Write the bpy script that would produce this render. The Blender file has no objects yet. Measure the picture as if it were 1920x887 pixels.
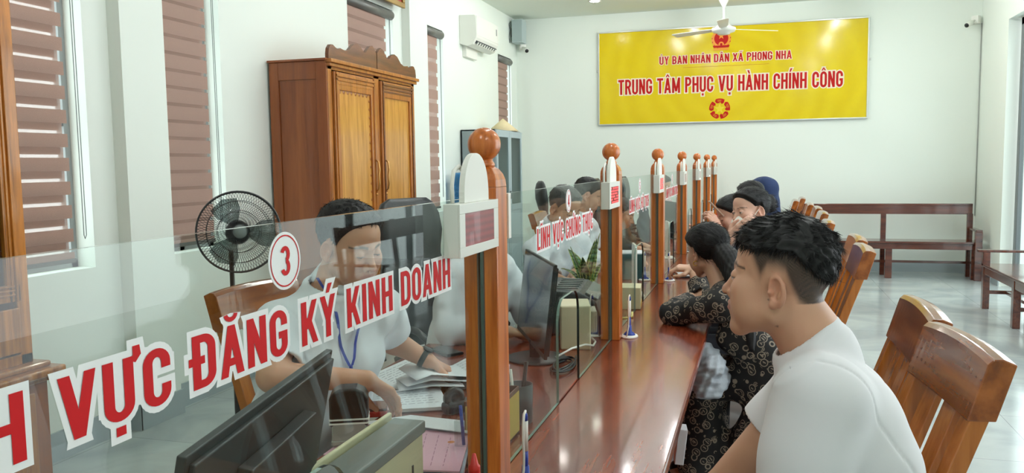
import bpy, bmesh, math, random
import numpy as np
from mathutils import Vector, Matrix, Euler
random.seed(7); np.random.seed(7)
PI = math.pi
SC = bpy.context.scene
COL = SC.collection

# ------------------------------------------------------------------ camera
CAM_F = 1539.168
CAM_R = np.array([0.95791358, 0.28672506, -0.01379527])
CAM_U = np.array([-0.01207946, 0.08827788, 0.99602264])
CAM_D = np.array([-0.28680247, 0.95393698, -0.08802606])
CAM_O = np.array([0.0, 0.0, 1.5])
cd = bpy.data.cameras.new('camera'); cam = bpy.data.objects.new('camera', cd); COL.objects.link(cam)
cd.sensor_width = 36; cd.lens = CAM_F / 1920 * 36; cd.clip_start = 0.05; cd.clip_end = 100
M = Matrix.Identity(4)
for k in range(3):
    M[k][0] = CAM_R[k]; M[k][1] = CAM_U[k]; M[k][2] = -CAM_D[k]; M[k][3] = CAM_O[k]
cam.matrix_world = M
SC.camera = cam

# ------------------------------------------------------------------ world and exposure
wd = bpy.data.worlds.new('world'); SC.world = wd; wd.use_nodes = True
bgn = wd.node_tree.nodes['Background']
bgn.inputs[0].default_value = (0.90, 0.96, 1.0, 1); bgn.inputs[1].default_value = 3.3
SC.view_settings.view_transform = 'Standard'; SC.view_settings.look = 'None'
SC.view_settings.exposure = 0.32; SC.view_settings.gamma = 1
SC.view_settings.use_curve_mapping = False
try:
    SC.cycles.use_denoising = True
    SC.cycles.max_bounces = 10; SC.cycles.diffuse_bounces = 5; SC.cycles.glossy_bounces = 5
    SC.cycles.transparent_max_bounces = 24; SC.cycles.sample_clamp_indirect = 6
    SC.cycles.caustics_reflective = False; SC.cycles.caustics_refractive = False
except Exception:
    pass
DOWNLIGHT_STRENGTH = 60.0
FILL_TUBE_STRENGTH = 105.0

# ------------------------------------------------------------------ helpers
def at(px, py, ax, val):
    """point of the view ray through a photo pixel on the plane ax = val"""
    d = CAM_D + (px - 960) / CAM_F * CAM_R - (py - 443.5) / CAM_F * CAM_U
    k = 'XYZ'.index(ax)
    t = (val - CAM_O[k]) / d[k]
    return CAM_O + t * d

def lin(c):
    return tuple(((v / 255) / 12.92 if v <= 10 else ((v / 255 + 0.055) / 1.055) ** 2.4) for v in c)

def tag(o, label=None, cat=None, group=None, kind=None):
    if label: o['label'] = label
    if cat: o['category'] = cat
    if group: o['group'] = group
    if kind: o['kind'] = kind
    return o

def thing(name, label, cat, loc=(0, 0, 0), rz=0.0, group=None):
    o = bpy.data.objects.new(name, None); COL.objects.link(o)
    o.empty_display_size = 0.05
    o.location = loc; o.rotation_euler = (0, 0, rz)
    return tag(o, label, cat, group)

def rotm(rx=0, ry=0, rz=0):
    return np.array(Euler((rx, ry, rz)).to_matrix())

class MB:
    """collects simple shapes; build() links them as one mesh object"""
    def __init__(s):
        s.v = []; s.f = []; s.m = []; s.sm = []
    def add(s, verts, faces, mat=0, smooth=False):
        n = len(s.v); s.v += [tuple(float(c) for c in v) for v in verts]
        s.f += [tuple(i + n for i in f) for f in faces]
        s.m += [mat] * len(faces); s.sm += [smooth] * len(faces)
        return s
    def box(s, a, b, mat=0, R=None, piv=None):
        x0, y0, z0 = a; x1, y1, z1 = b
        v = np.array([(x0,y0,z0),(x1,y0,z0),(x1,y1,z0),(x0,y1,z0),(x0,y0,z1),(x1,y0,z1),(x1,y1,z1),(x0,y1,z1)], float)
        if R is not None:
            p = np.array(piv if piv is not None else (v.mean(0)))
            v = (v - p) @ np.array(R).T + p
        return s.add(v, [(0,3,2,1),(4,5,6,7),(0,1,5,4),(1,2,6,5),(2,3,7,6),(3,0,4,7)], mat)
    def cbox(s, c, d, mat=0, R=None):
        c = np.array(c, float); d = np.array(d, float) / 2
        return s.box(c - d, c + d, mat, R, c)
    def prism(s, poly, axis, a, b, mat=0, smooth=False):
        """poly of 2D points in the plane normal to axis, extruded a..b"""
        n = len(poly)
        def P(p, h):
            if axis == 0: return (h, p[0], p[1])
            if axis == 1: return (p[0], h, p[1])
            return (p[0], p[1], h)
        v = [P(p, a) for p in poly] + [P(p, b) for p in poly]
        f = [tuple(range(n - 1, -1, -1)), tuple(range(n, 2 * n))]
        s.add(v, f, mat, False)
        v0 = len(s.v) - 2 * n
        for i in range(n):
            j = (i + 1) % n
            s.f.append((v0 + i, v0 + j, v0 + n + j, v0 + n + i)); s.m.append(mat); s.sm.append(smooth)
        return s
    def lathe(s, prof, c=(0, 0, 0), n=24, mat=0, R=None, smooth=True):
        v = []; f = []
        for (r, z) in prof:
            for k in range(n):
                a = 2 * PI * k / n; v.append((r * math.cos(a), r * math.sin(a), z))
        for i in range(len(prof) - 1):
            for k in range(n):
                k2 = (k + 1) % n
                f.append((i * n + k, i * n + k2, (i + 1) * n + k2, (i + 1) * n + k))
        f.append(tuple(range(n - 1, -1, -1))); m = (len(prof) - 1) * n; f.append(tuple(range(m, m + n)))
        v = np.array(v)
        if R is not None: v = v @ np.array(R).T
        v = v + np.array(c)
        return s.add(v, f, mat, smooth)
    def tube(s, pts, r, n=8, mat=0, smooth=True, closed=False):
        P = [np.array(p, float) for p in pts]; N = len(P)
        rs = r if hasattr(r, '__len__') else [r] * N
        v = []; prev = None
        for i in range(N):
            if closed: t = P[(i + 1) % N] - P[i - 1]
            else: t = P[min(i + 1, N - 1)] - P[max(i - 1, 0)]
            t = t / (np.linalg.norm(t) + 1e-12)
            if prev is None:
                h = np.array([0, 0, 1.]) if abs(t[2]) < .9 else np.array([1., 0, 0])
                a = np.cross(t, h)
            else:
                a = prev - t * (prev @ t)
            a /= np.linalg.norm(a) + 1e-12; prev = a; b = np.cross(t, a)
            for k in range(n):
                th = 2 * PI * k / n
                v.append(P[i] + rs[i] * (math.cos(th) * a + math.sin(th) * b))
        f = []
        M_ = N if closed else N - 1
        for i in range(M_):
            i2 = (i + 1) % N
            for k in range(n):
                k2 = (k + 1) % n
                f.append((i * n + k, i * n + k2, i2 * n + k2, i2 * n + k))
        if not closed:
            f.append(tuple(range(n - 1, -1, -1))); f.append(tuple((N - 1) * n + k for k in range(n)))
        return s.add(v, f, mat, smooth)
    def sphere(s, c, r, nu=20, nv=12, mat=0, sc=(1, 1, 1)):
        prof = [(math.sin(PI * i / nv) * r + 1e-5, -math.cos(PI * i / nv) * r) for i in range(nv + 1)]
        n0 = len(s.v); s.lathe(prof, (0, 0, 0), nu, mat)
        for i in range(n0, len(s.v)):
            x, y, z = s.v[i]; s.v[i] = (x * sc[0] + c[0], y * sc[1] + c[1], z * sc[2] + c[2])
        return s
    def build(s, name, mats, parent=None, origin=(0, 0, 0), bevel=0, rot=None, seg=2, link=True):
        me = bpy.data.meshes.new(name)
        o_ = np.array(origin, float)
        v = np.array(s.v) - o_
        me.from_pydata([tuple(p) for p in v], [], s.f)
        if not isinstance(mats, (list, tuple)): mats = [mats]
        for m in mats: me.materials.append(m)
        me.polygons.foreach_set('material_index', s.m)
        me.polygons.foreach_set('use_smooth', s.sm)
        me.update()
        bm = bmesh.new(); bm.from_mesh(me); bmesh.ops.recalc_face_normals(bm, faces=bm.faces); bm.to_mesh(me); bm.free()
        ob = bpy.data.objects.new(name, me); COL.objects.link(ob)
        if parent is not None: ob.parent = parent
        ob.location = tuple(o_)
        if bevel:
            md = ob.modifiers.new('bevel', 'BEVEL'); md.width = bevel; md.segments = seg
            md.limit_method = 'ANGLE'; md.angle_limit = 0.6; md.harden_normals = False
        return ob

def copy_tree(o, parent=None):
    c = o.copy(); COL.objects.link(c)
    if parent is not None: c.parent = parent
    for ch in list(o.children): copy_tree(ch, c)
    return c

# ------------------------------------------------------------------ materials
def mat(name, col, rough=0.5, metal=0.0, spec=0.5, coat=0.0, bump=None, noise=None, trans=0.0, sub=0.0, sheen=0.0, emit=None):
    m = bpy.data.materials.new(name); m.use_nodes = True
    nt = m.node_tree; b = nt.nodes['Principled BSDF']
    c = lin(col) if max(col) > 1 else col
    b.inputs['Base Color'].default_value = (*c, 1); b.inputs['Roughness'].default_value = rough
    b.inputs['Metallic'].default_value = metal; b.inputs['Specular IOR Level'].default_value = spec
    b.inputs['Coat Weight'].default_value = coat; b.inputs['Coat Roughness'].default_value = 0.06
    b.inputs['Transmission Weight'].default_value = trans
    if sheen: b.inputs['Sheen Weight'].default_value = sheen
    if sub:
        b.inputs['Subsurface Weight'].default_value = sub; b.inputs['Subsurface Radius'].default_value = (.012, .005, .003)
        b.inputs['Subsurface Scale'].default_value = 1.0
    if emit:
        b.inputs['Emission Color'].default_value = (*lin(emit[0]), 1); b.inputs['Emission Strength'].default_value = emit[1]
    if noise or bump:
        tc = nt.nodes.new('ShaderNodeTexCoord'); nz = nt.nodes.new('ShaderNodeTexNoise')
        nt.links.new(tc.outputs['Object'], nz.inputs['Vector'])
        nz.inputs['Scale'].default_value = (noise or bump)[0]; nz.inputs['Detail'].default_value = 5
        if noise:
            mx = nt.nodes.new('ShaderNodeMix'); mx.data_type = 'RGBA'
            c2 = tuple(v * (1 - noise[1]) for v in c)
            mx.inputs[6].default_value = (*c2, 1); mx.inputs[7].default_value = (*tuple(min(1, v * (1 + noise[1] * .5)) for v in c), 1)
            nt.links.new(nz.outputs['Fac'], mx.inputs[0]); nt.links.new(mx.outputs[2], b.inputs['Base Color'])
        if bump:
            bp_ = nt.nodes.new('ShaderNodeBump'); bp_.inputs['Strength'].default_value = bump[1]; bp_.inputs['Distance'].default_value = bump[2]
            nz2 = nt.nodes.new('ShaderNodeTexNoise'); nt.links.new(tc.outputs['Object'], nz2.inputs['Vector']); nz2.inputs['Scale'].default_value = bump[0]
            nz2.inputs['Detail'].default_value = 4
            nt.links.new(nz2.outputs['Fac'], bp_.inputs['Height']); nt.links.new(bp_.outputs[0], b.inputs['Normal'])
    return m

def wood(name, dark, light, axis=2, rough=0.28, scale=1.0, coat=0.5, mid=None, contrast=1.0):
    m = bpy.data.materials.new(name); m.use_nodes = True
    nt = m.node_tree; b = nt.nodes['Principled BSDF']; N = nt.nodes.new; L = nt.links.new
    tc = N('ShaderNodeTexCoord'); mp = N('ShaderNodeMapping')
    sc = [11 * scale] * 3; sc[axis] = 0.9 * scale
    mp.inputs['Scale'].default_value = sc; L(tc.outputs['Object'], mp.inputs[0])
    n1 = N('ShaderNodeTexNoise'); n1.inputs['Scale'].default_value = 1.6; n1.inputs['Detail'].default_value = 6
    n1.inputs['Distortion'].default_value = 1.1; L(mp.outputs[0], n1.inputs['Vector'])
    n2 = N('ShaderNodeTexNoise'); n2.inputs['Scale'].default_value = 14; n2.inputs['Detail'].default_value = 4; L(mp.outputs[0], n2.inputs['Vector'])
    ad = N('ShaderNodeMath'); ad.operation = 'MULTIPLY_ADD'; ad.inputs[1].default_value = 0.28
    L(n2.outputs['Fac'], ad.inputs[0]); L(n1.outputs['Fac'], ad.inputs[2])
    cr = N('ShaderNodeValToRGB'); e = cr.color_ramp.elements
    e[0].position = 0.42; e[0].color = (*lin(dark), 1); e[1].position = 0.82; e[1].color = (*lin(light), 1)
    if mid:
        q = e.new(0.6); q.color = (*lin(mid), 1)
    L(ad.outputs[0], cr.inputs[0]); L(cr.outputs[0], b.inputs['Base Color'])
    b.inputs['Roughness'].default_value = rough; b.inputs['Coat Weight'].default_value = coat; b.inputs['Coat Roughness'].default_value = 0.08
    bp_ = N('ShaderNodeBump'); bp_.inputs['Strength'].default_value = 0.08; bp_.inputs['Distance'].default_value = 0.002
    L(n2.outputs['Fac'], bp_.inputs['Height']); L(bp_.outputs[0], b.inputs['Normal'])
    return m

def thin_glass(name, tint, rough=0.0, extra=0.0):
    m = bpy.data.materials.new(name); m.use_nodes = True
    nt = m.node_tree; N = nt.nodes.new; L = nt.links.new
    nt.nodes.remove(nt.nodes['Principled BSDF']); out = nt.nodes['Material Output']
    tr = N('ShaderNodeBsdfTransparent'); tr.inputs[0].default_value = (*tint, 1)
    gl = N('ShaderNodeBsdfGlossy'); gl.inputs['Roughness'].default_value = rough; gl.inputs[0].default_value = (1, 1, 1, 1)
    lw = N('ShaderNodeLayerWeight'); lw.inputs[0].default_value = .5
    pw = N('ShaderNodeMath'); pw.operation = 'POWER'; pw.inputs[1].default_value = 5.0; L(lw.outputs['Facing'], pw.inputs[0])
    ad = N('ShaderNodeMath'); ad.operation = 'MULTIPLY_ADD'; ad.use_clamp = True; ad.inputs[1].default_value = .23; ad.inputs[2].default_value = .015 + extra
    L(pw.outputs[0], ad.inputs[0])
    mx = N('ShaderNodeMixShader'); L(ad.outputs[0], mx.inputs[0]); L(tr.outputs[0], mx.inputs[1]); L(gl.outputs[0], mx.inputs[2])
    L(mx.outputs[0], out.inputs[0])
    return m

WHITE_WALL = mat('wall_paint', (234, 240, 232), 0.75, bump=(60, .05, .002), noise=(0.7, 0.03))
CEIL = mat('ceiling_paint', (228, 234, 224), 0.8)
POST = wood('post_wood', (150, 72, 20), (222, 132, 58), 2, 0.28, 1.3, 0.35, mid=(196, 104, 38))
COUNTER = wood('counter_wood', (96, 36, 20), (146, 66, 38), 1, 0.26, 0.8, 0.35, mid=(122, 50, 28))
CHAIRW = wood('chair_wood', (136, 74, 24), (186, 114, 46), 2, 0.25, .7, 0.4, mid=(164, 94, 34))
CHAIRH = wood('chair_wood_crest', (112, 56, 18), (168, 96, 38), 1, 0.22, .6, 0.6, mid=(142, 76, 26))
BENCHW = wood('bench_wood', (58, 22, 14), (102, 48, 30), 0, 0.25, 0.9, 0.6)
BENCHY = wood('bench_wood_long', (62, 24, 14), (112, 54, 32), 1, 0.22, 0.9, 0.7)
CABSIDE = wood('cabinet_side_wood', (122, 60, 20), (160, 88, 36), 2, 0.35, 0.4, 0.3, mid=(142, 74, 26))
CABFR = wood('cabinet_frame_wood', (138, 78, 26), (190, 120, 52), 2, 0.3, 1.2, 0.4)
CABGOLD = wood('cabinet_panel_wood', (170, 112, 40), (214, 156, 78), 2, 0.3, 1.0, 0.4, mid=(196, 138, 58))
CABDARK = wood('cabinet_moulding_wood', (78, 38, 14), (122, 68, 32), 1, 0.35, 1.0, 0.3)
CABORANGE = wood('display_cabinet_wood', (124, 72, 24), (206, 130, 50), 2, 0.3, 1.0, 0.5)
GLASS = thin_glass('glass_sheet', (0.90, 0.94, 0.92), 0.0, 0.012)
GLASS_EDGE = mat('glass_edge', (128, 152, 142), 0.15, coat=0.5)
GLASS_DARK = mat('glass_edge_dark_reflection', (22, 36, 32), 0.15, coat=0.5)  # dark colour stands in for total reflection in the glass edge
ACRYL = thin_glass('acrylic', (0.93, 0.95, 0.95), 0.02, 0.02)
WHITEPL = mat('white_plastic', (232, 232, 224), 0.45)
WHITEM = mat('white_metal', (226, 228, 220), 0.4, coat=0.2)
GREYPL = mat('grey_plastic', (122, 128, 126), 0.45)
DGREY = mat('dark_grey_plastic', (62, 66, 68), 0.45)
BLACKPL = mat('black_plastic', (22, 23, 24), 0.35)
BLACKM = mat('black_metal', (30, 30, 32), 0.35, coat=0.3)
LEATHER = mat('black_leather', (38, 42, 44), 0.42, bump=(90, .25, .003))
REDLET = mat('red_vinyl', (202, 10, 18), 0.55, spec=.25)
WHITELET = mat('white_vinyl', (238, 240, 240), 0.4)
BLUEPL = mat('blue_plastic', (34, 62, 158), 0.35)
PAPER = mat('paper', (226, 228, 232), 0.8)
INK = mat('printed_ink', (140, 142, 152), 0.8)
PINK = mat('pink_paper', (216, 168, 184), 0.7)
BEIGE = mat('beige_plastic', (222, 214, 178), 0.5)
STEEL = mat('steel', (190, 192, 190), 0.25, metal=1.0)
ALU = mat('aluminium_frame', (208, 210, 204), 0.35, metal=0.7)
BRASS = mat('brass', (196, 150, 92), 0.3, metal=0.9)
YELLOW = mat('yellow_card', (206, 176, 84), 0.6)
GREYMET = mat('grey_cabinet_metal', (142, 154, 156), 0.45, noise=(3, .05))
LGREYMET = mat('light_grey_cabinet_metal', (168, 184, 190), 0.4)
RUBBER = mat('groove_rubber', (96, 88, 84), 0.5)
# ------------------------------------------------------------------ the room
XL, XR, YB, YF, ZC = -3.47, 2.70, 11.9, -2.6, 3.62
CZ = 0.766           # counter top height
XG = -0.582          # glass line

def floor_mat():
    m = bpy.data.materials.new('floor_tiles'); m.use_nodes = True
    nt = m.node_tree; b = nt.nodes['Principled BSDF']; N = nt.nodes.new; L = nt.links.new
    tc = N('ShaderNodeTexCoord'); mp = N('ShaderNodeMapping'); mp.inputs['Location'].default_value = (0.23, 0.31, 0)
    L(tc.outputs['Object'], mp.inputs[0])
    br = N('ShaderNodeTexBrick'); br.offset = 0; br.squash = 1
    br.inputs['Scale'].default_value = 1; br.inputs['Brick Width'].default_value = 0.8; br.inputs['Row Height'].default_value = 0.8
    br.inputs['Mortar Size'].default_value = 0.0022; br.inputs['Mortar Smooth'].default_value = 0.2
    br.inputs['Color1'].default_value = (1, 1, 1, 1); br.inputs['Color2'].default_value = (.94, .94, .94, 1); br.inputs['Mortar'].default_value = (.55, .55, .55, 1)
    L(mp.outputs[0], br.inputs['Vector'])
    nz = N('ShaderNodeTexNoise'); nz.inputs['Scale'].default_value = 1.4; nz.inputs['Detail'].default_value = 8; nz.inputs['Distortion'].default_value = 1.8
    L(tc.outputs['Object'], nz.inputs['Vector'])
    cr = N('ShaderNodeValToRGB'); e = cr.color_ramp.elements
    e[0].position = .3; e[0].color = (*lin((168, 178, 180)), 1); e[1].position = .7; e[1].color = (*lin((196, 204, 203)), 1)
    L(nz.outputs['Fac'], cr.inputs[0])
    mx = N('ShaderNodeMix'); mx.data_type = 'RGBA'; mx.blend_type = 'MULTIPLY'; mx.inputs[0].default_value = 1
    L(cr.outputs[0], mx.inputs[6]); L(br.outputs['Color'], mx.inputs[7]); L(mx.outputs[2], b.inputs['Base Color'])
    b.inputs['Roughness'].default_value = 0.12; b.inputs['Specular IOR Level'].default_value = 0.5
    return m
FLOOR = floor_mat()
TILE = mat('skirting_tile', (166, 178, 182), 0.2, noise=(2.5, 0.12))

def struct(name, mb, m, bevel=0, **k):
    o = mb.build(name, m, bevel=bevel, **k); o['kind'] = 'structure'; return o

struct('floor', MB().box((XL - .3, YF, -.1), (5.2, YB + .2, 0)), FLOOR)
struct('ceiling', MB().box((XL - .3, YF, ZC), (XR + .3, YB + .2, ZC + .12)), CEIL)
struct('wall_back', MB().box((XL - .3, YB, 0), (XR + .3, YB + .2, ZC)), WHITE_WALL)

# left wall with five window openings: (near y, far y, sill z, head z)
WINS = [(2.35, 3.62, .97, 3.02), (4.16, 4.80, .97, 3.02), (6.62, 7.56, .97, 3.02), (8.25, 8.90, .97, 3.02), (10.98, 11.62, .97, 3.02)]
w = MB(); y = YF
for (a, b_, s_, h_) in WINS:
    w.box((XL - .2, y, 0), (XL, a, ZC)); w.box((XL - .2, a, 0), (XL, b_, s_)); w.box((XL - .2, a, h_), (XL, b_, ZC)); y = b_
w.box((XL - .2, y, 0), (XL, YB, ZC))
struct('wall_left', w, WHITE_WALL)
struct('trim_1', MB().box((XL, 3.80, 0), (XL + .085, 4.15, ZC)), WHITE_WALL)      # wall piers
struct('trim_2', MB().box((XL, 7.78, 0), (XL + .085, 8.24, ZC)), WHITE_WALL)
struct('wall_front', MB().box((XL - .3, YF - .2, 0), (XR + .3, YF, ZC)), WHITE_WALL)
bb = MB()
bb.box((XL, YF, 0), (XL + .012, 3.79, .15)); bb.box((XL + .085, 3.79, 0), (XL + .097, 4.162, .15)); bb.box((XL, 3.788, 0), (XL + .097, 3.80, .15))
bb.box((XL, 4.162, 0), (XL + .012, 7.77, .15)); bb.box((XL, 7.768, 0), (XL + .097, 7.78, .15)); bb.box((XL + .085, 7.77, 0), (XL + .097, 8.25, .15)); bb.box((XL, 8.25, 0), (XL + .012, YB, .15))
struct('baseboard_left', bb, TILE)
struct('baseboard_back', MB().box((XL, YB - .012, 0), (XR, YB, .13)), TILE)
struct('baseboard_right', MB().box((XR - .012, 10.72, 0), (XR, YB - .012, .13)), TILE)
# right wall: two wide door openings that let the daylight in
RW = MB()
RW.box((XR, 10.72, 0), (XR + .26, YB, ZC)); RW.box((XR, 6.0, 3.06), (XR + .26, 10.72, ZC)); RW.box((XR, 5.2, 0), (XR + .26, 6.0, ZC))
RW.box((XR, 2.7, 3.06), (XR + .26, 5.2, ZC)); RW.box((XR, YF, 0), (XR + .26, 2.7, ZC))
struct('wall_right', RW, WHITE_WALL)
DOORM = mat('door_metal', (92, 98, 100), 0.4, coat=.2)
dr = MB()
for yy in (10.58, 9.0, 7.5, 6.06):
    dr.box((XR + .12, yy, 0), (XR + .17, yy + .10, 3.06))
dr.box((XR + .12, 6.06, 2.98), (XR + .17, 10.68, 3.06)); dr.box((XR + .12, 6.06, 0), (XR + .17, 10.68, .05))
o = struct('door_1', dr, DOORM, bevel=.003)
g = MB().box((XR + .14, 6.1, .05), (XR + .15, 10.6, 2.98)).build('door_pane', GLASS, o)

# zebra roller blinds in the windows
def blind_mat(name, open_):
    m = bpy.data.materials.new(name); m.use_nodes = True
    nt = m.node_tree; N = nt.nodes.new; L = nt.links.new
    nt.nodes.remove(nt.nodes['Principled BSDF']); out = nt.nodes['Material Output']
    tc = N('ShaderNodeTexCoord'); wv = N('ShaderNodeTexNoise'); wv.inputs['Scale'].default_value = 260
    L(tc.outputs['Object'], wv.inputs['Vector'])
    cr = N('ShaderNodeMix'); cr.data_type = 'RGBA'; cr.inputs[6].default_value = (*lin((172, 144, 132)), 1); cr.inputs[7].default_value = (*lin((198, 170, 158)), 1)
    L(wv.outputs['Fac'], cr.inputs[0])
    df = N('ShaderNodeBsdfDiffuse'); tl = N('ShaderNodeBsdfTranslucent'); L(cr.outputs[2], df.inputs[0]); tl.inputs[0].default_value = (*lin((202, 170, 154)), 1)
    mx = N('ShaderNodeMixShader'); mx.inputs[0].default_value = .22; L(df.outputs[0], mx.inputs[1]); L(tl.outputs[0], mx.inputs[2])
    if open_:
        tr = N('ShaderNodeBsdfTransparent'); m2 = N('ShaderNodeMixShader'); m2.inputs[0].default_value = open_
        L(mx.outputs[0], m2.inputs[1]); L(tr.outputs[0], m2.inputs[2]); L(m2.outputs[0], out.inputs[0])
    else:
        L(mx.outputs[0], out.inputs[0])
    return m
BL_SOLID = blind_mat('blind_band', 0); BL_SHEER = blind_mat('blind_sheer', 0.42)
BL_SHADE = mat('blind_case', (112, 112, 108), 0.4, metal=.3)
PANEW = mat('frosted_pane_frame', (150, 156, 156), 0.4)
def window(i, a, b_, s_, h_):
    fr = MB(); x0 = XL - .17; t = .04
    fr.box((x0, a, s_), (x0 + .05, a + t, h_)); fr.box((x0, b_ - t, s_), (x0 + .05, b_, h_))
    fr.box((x0, a, h_ - t), (x0 + .05, b_, h_)); fr.box((x0, a, s_), (x0 + .05, b_, s_ + t))
    m_ = (a + b_) / 2
    fr.box((x0, m_ - .02, s_), (x0 + .05, m_ + .02, h_))
    for zz in (1.75, 2.5): fr.box((x0 + .01, a, zz - .015), (x0 + .04, b_, zz + .015))
    o = struct('window_%d' % i, fr, PANEW)
    MB().box((x0 + .02, a + t, s_ + t), (x0 + .026, b_ - t, h_ - t)).build('window_pane', GLASS, o)
def blind(name_y, a, b_, s_, h_, label, period, phase, gap, low):
    t = thing('roller_blind', label, 'blind', (XL - .03, (a + b_) / 2, h_), 0, 'zebra roller blinds on the left wall windows')
    hw = (b_ - a) / 2 - .012
    c = MB().lathe([(.001, -hw), (.045, -hw), (.045, hw), (.001, hw)], (0.012, 0, -.052), 20, R=rotm(PI / 2, 0, 0))
    c.box((-.04, -hw, -.052), (.012, hw, -.004)); c.build('cassette', BL_SHADE, t)
    so = MB(); sh = MB(); H = h_ - low - .09
    z = -.09 - phase
    edge = hw - .10
    zs = -.08
    k = 0
    band = period * (1 - gap)
    # front bands and, behind them, the second layer whose offset leaves the sheer strips
    z = -.08
    while z > -.08 - H:
        z2 = max(z - band, -.08 - H); so.box((.002, -hw + .004, z2), (.003, edge, z))
        z3 = max(z2 - (period - band), -.08 - H)
        if z3 < z2: sh.box((.002, -hw + .004, z3), (.003, edge - .035, z2))
        z = z3
    if phase > 0:
        z = -.08 - band * .55
        while z > -.08 - H:
            z2 = max(z - band, -.08 - H); so.box((-.012, -hw + .004, z2), (-.011, edge - .04, z)); z = z2 - (period - band)
    so.box((-.012, -hw + .004, -.08 - H - .022), (.012, edge, -.08 - H), 1)
    so.build('opaque_bands', [BL_SOLID, BL_SHADE], t); sh.build('sheer_bands', BL_SHEER, t)
    cz0 = -(h_ - 1.15)
    MB().tube([(.02, hw - .05, -.06), (.02, hw - .047, cz0), (.02, hw - .04, cz0 - .02), (.02, hw - .03, cz0), (.02, hw - .035, -.06)], .0025, 6).build('pull_cord', GREYPL, t)
for i, wv in enumerate(WINS): window(i + 1, *wv)
blind(0, *WINS[0], 'wide brown zebra blind in the window beside the nearest wooden display cabinet', .125, .01, .44, 1.02)
blind(0, *WINS[1], 'brown striped blind in the window behind the standing fan', .105, .01, .20, 1.02)
blind(0, *WINS[2], 'brown blind of the window partly hidden behind the carved wooden wardrobe', .12, .01, .25, 1.02)
blind(0, *WINS[3], 'brown blind with bright open strips between the wardrobe and the air conditioner', .15, 0, .30, 1.02)
blind(0, *WINS[4], 'narrow brown blind in the corner window above the conical hat', .11, .01, .2, 1.02)

# lights: recessed downlights, and ceiling tubes added to brighten the room
EMIT = mat('lamp_disc', (255, 255, 250), .5, emit=((255, 252, 244), DOWNLIGHT_STRENGTH))
EMIT_T = mat('fill_tube_glow', (255, 255, 250), .5, emit=((250, 253, 255), FILL_TUBE_STRENGTH))
def downlight(x, y, lab):
    t = thing('ceiling_downlight', lab, 'light', (x, y, ZC), 0, 'round downlights in the ceiling')
    MB().lathe([(.062, -.002), (.085, -.006), (.085, 0), (.062, 0)], n=28).build('rim', WHITEPL, t)
    MB().lathe([(.001, -.004), (.061, -.004), (.061, -.001), (.001, -.001)], n=24).build('lamp_disc', EMIT, t)
cl = at(1115, 2, 'Z', ZC)
for (x, y, l) in [(cl[0], cl[1], 'round white downlight showing at the top edge left of the banner'), (-2.25, 9.5, 'round white downlight over the rear of the staff side'), (1.24, 9.8, 'round white downlight over the rear of the visitor side'),
                  (1.24, 7.0, 'round white downlight on the ceiling over the customer chairs'),
                  (-2.1, 5.4, 'round white downlight over the staff desks near the wardrobe'), (.9, 5.4, 'round white downlight over the woman in the printed dress'),
                  (-2.1, 2.6, 'round white downlight over the clerk at counter three'), (.9, 2.6, 'round white downlight over the nearest wooden chairs')]:
    downlight(x, y, l)
for (x, y, lab_) in [(-1.4, 8.6, 'added fill tube over the rear staff desks'), (-1.0, 10.2, 'added fill tube nearest the back wall on the staff side'), (1.1, 10.2, 'added fill tube nearest the back wall on the visitor side'), (-1.0, 5.9, 'added fill tube over the middle staff desks'), (-.4, 3.0, 'added fill tube over the near staff desks'), (-.9, -.2, 'added fill tube nearest the camera on the staff side'),
                     (1.1, 8.2, 'added fill tube over the rear customer chairs'), (1.1, 4.4, 'added fill tube over the near customer chairs'), (1.1, -.2, 'added fill tube nearest the camera on the visitor side')]:
    t = thing('fill_tube_light', lab_, 'light', (x, y, ZC), 0, 'added fill tubes on the ceiling')  # fill lamp added for more light on desks and walls
    MB().box((-.05, -.62, -.03), (.05, .62, 0)).build('fill_tube_fixture', WHITEPL, t, bevel=.004)
    MB().lathe([(.001, -.6), (.014, -.6), (.014, .6), (.001, .6)], (0, 0, -.046), 12, R=rotm(PI / 2, 0, 0)).build('tube', EMIT_T, t)

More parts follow.
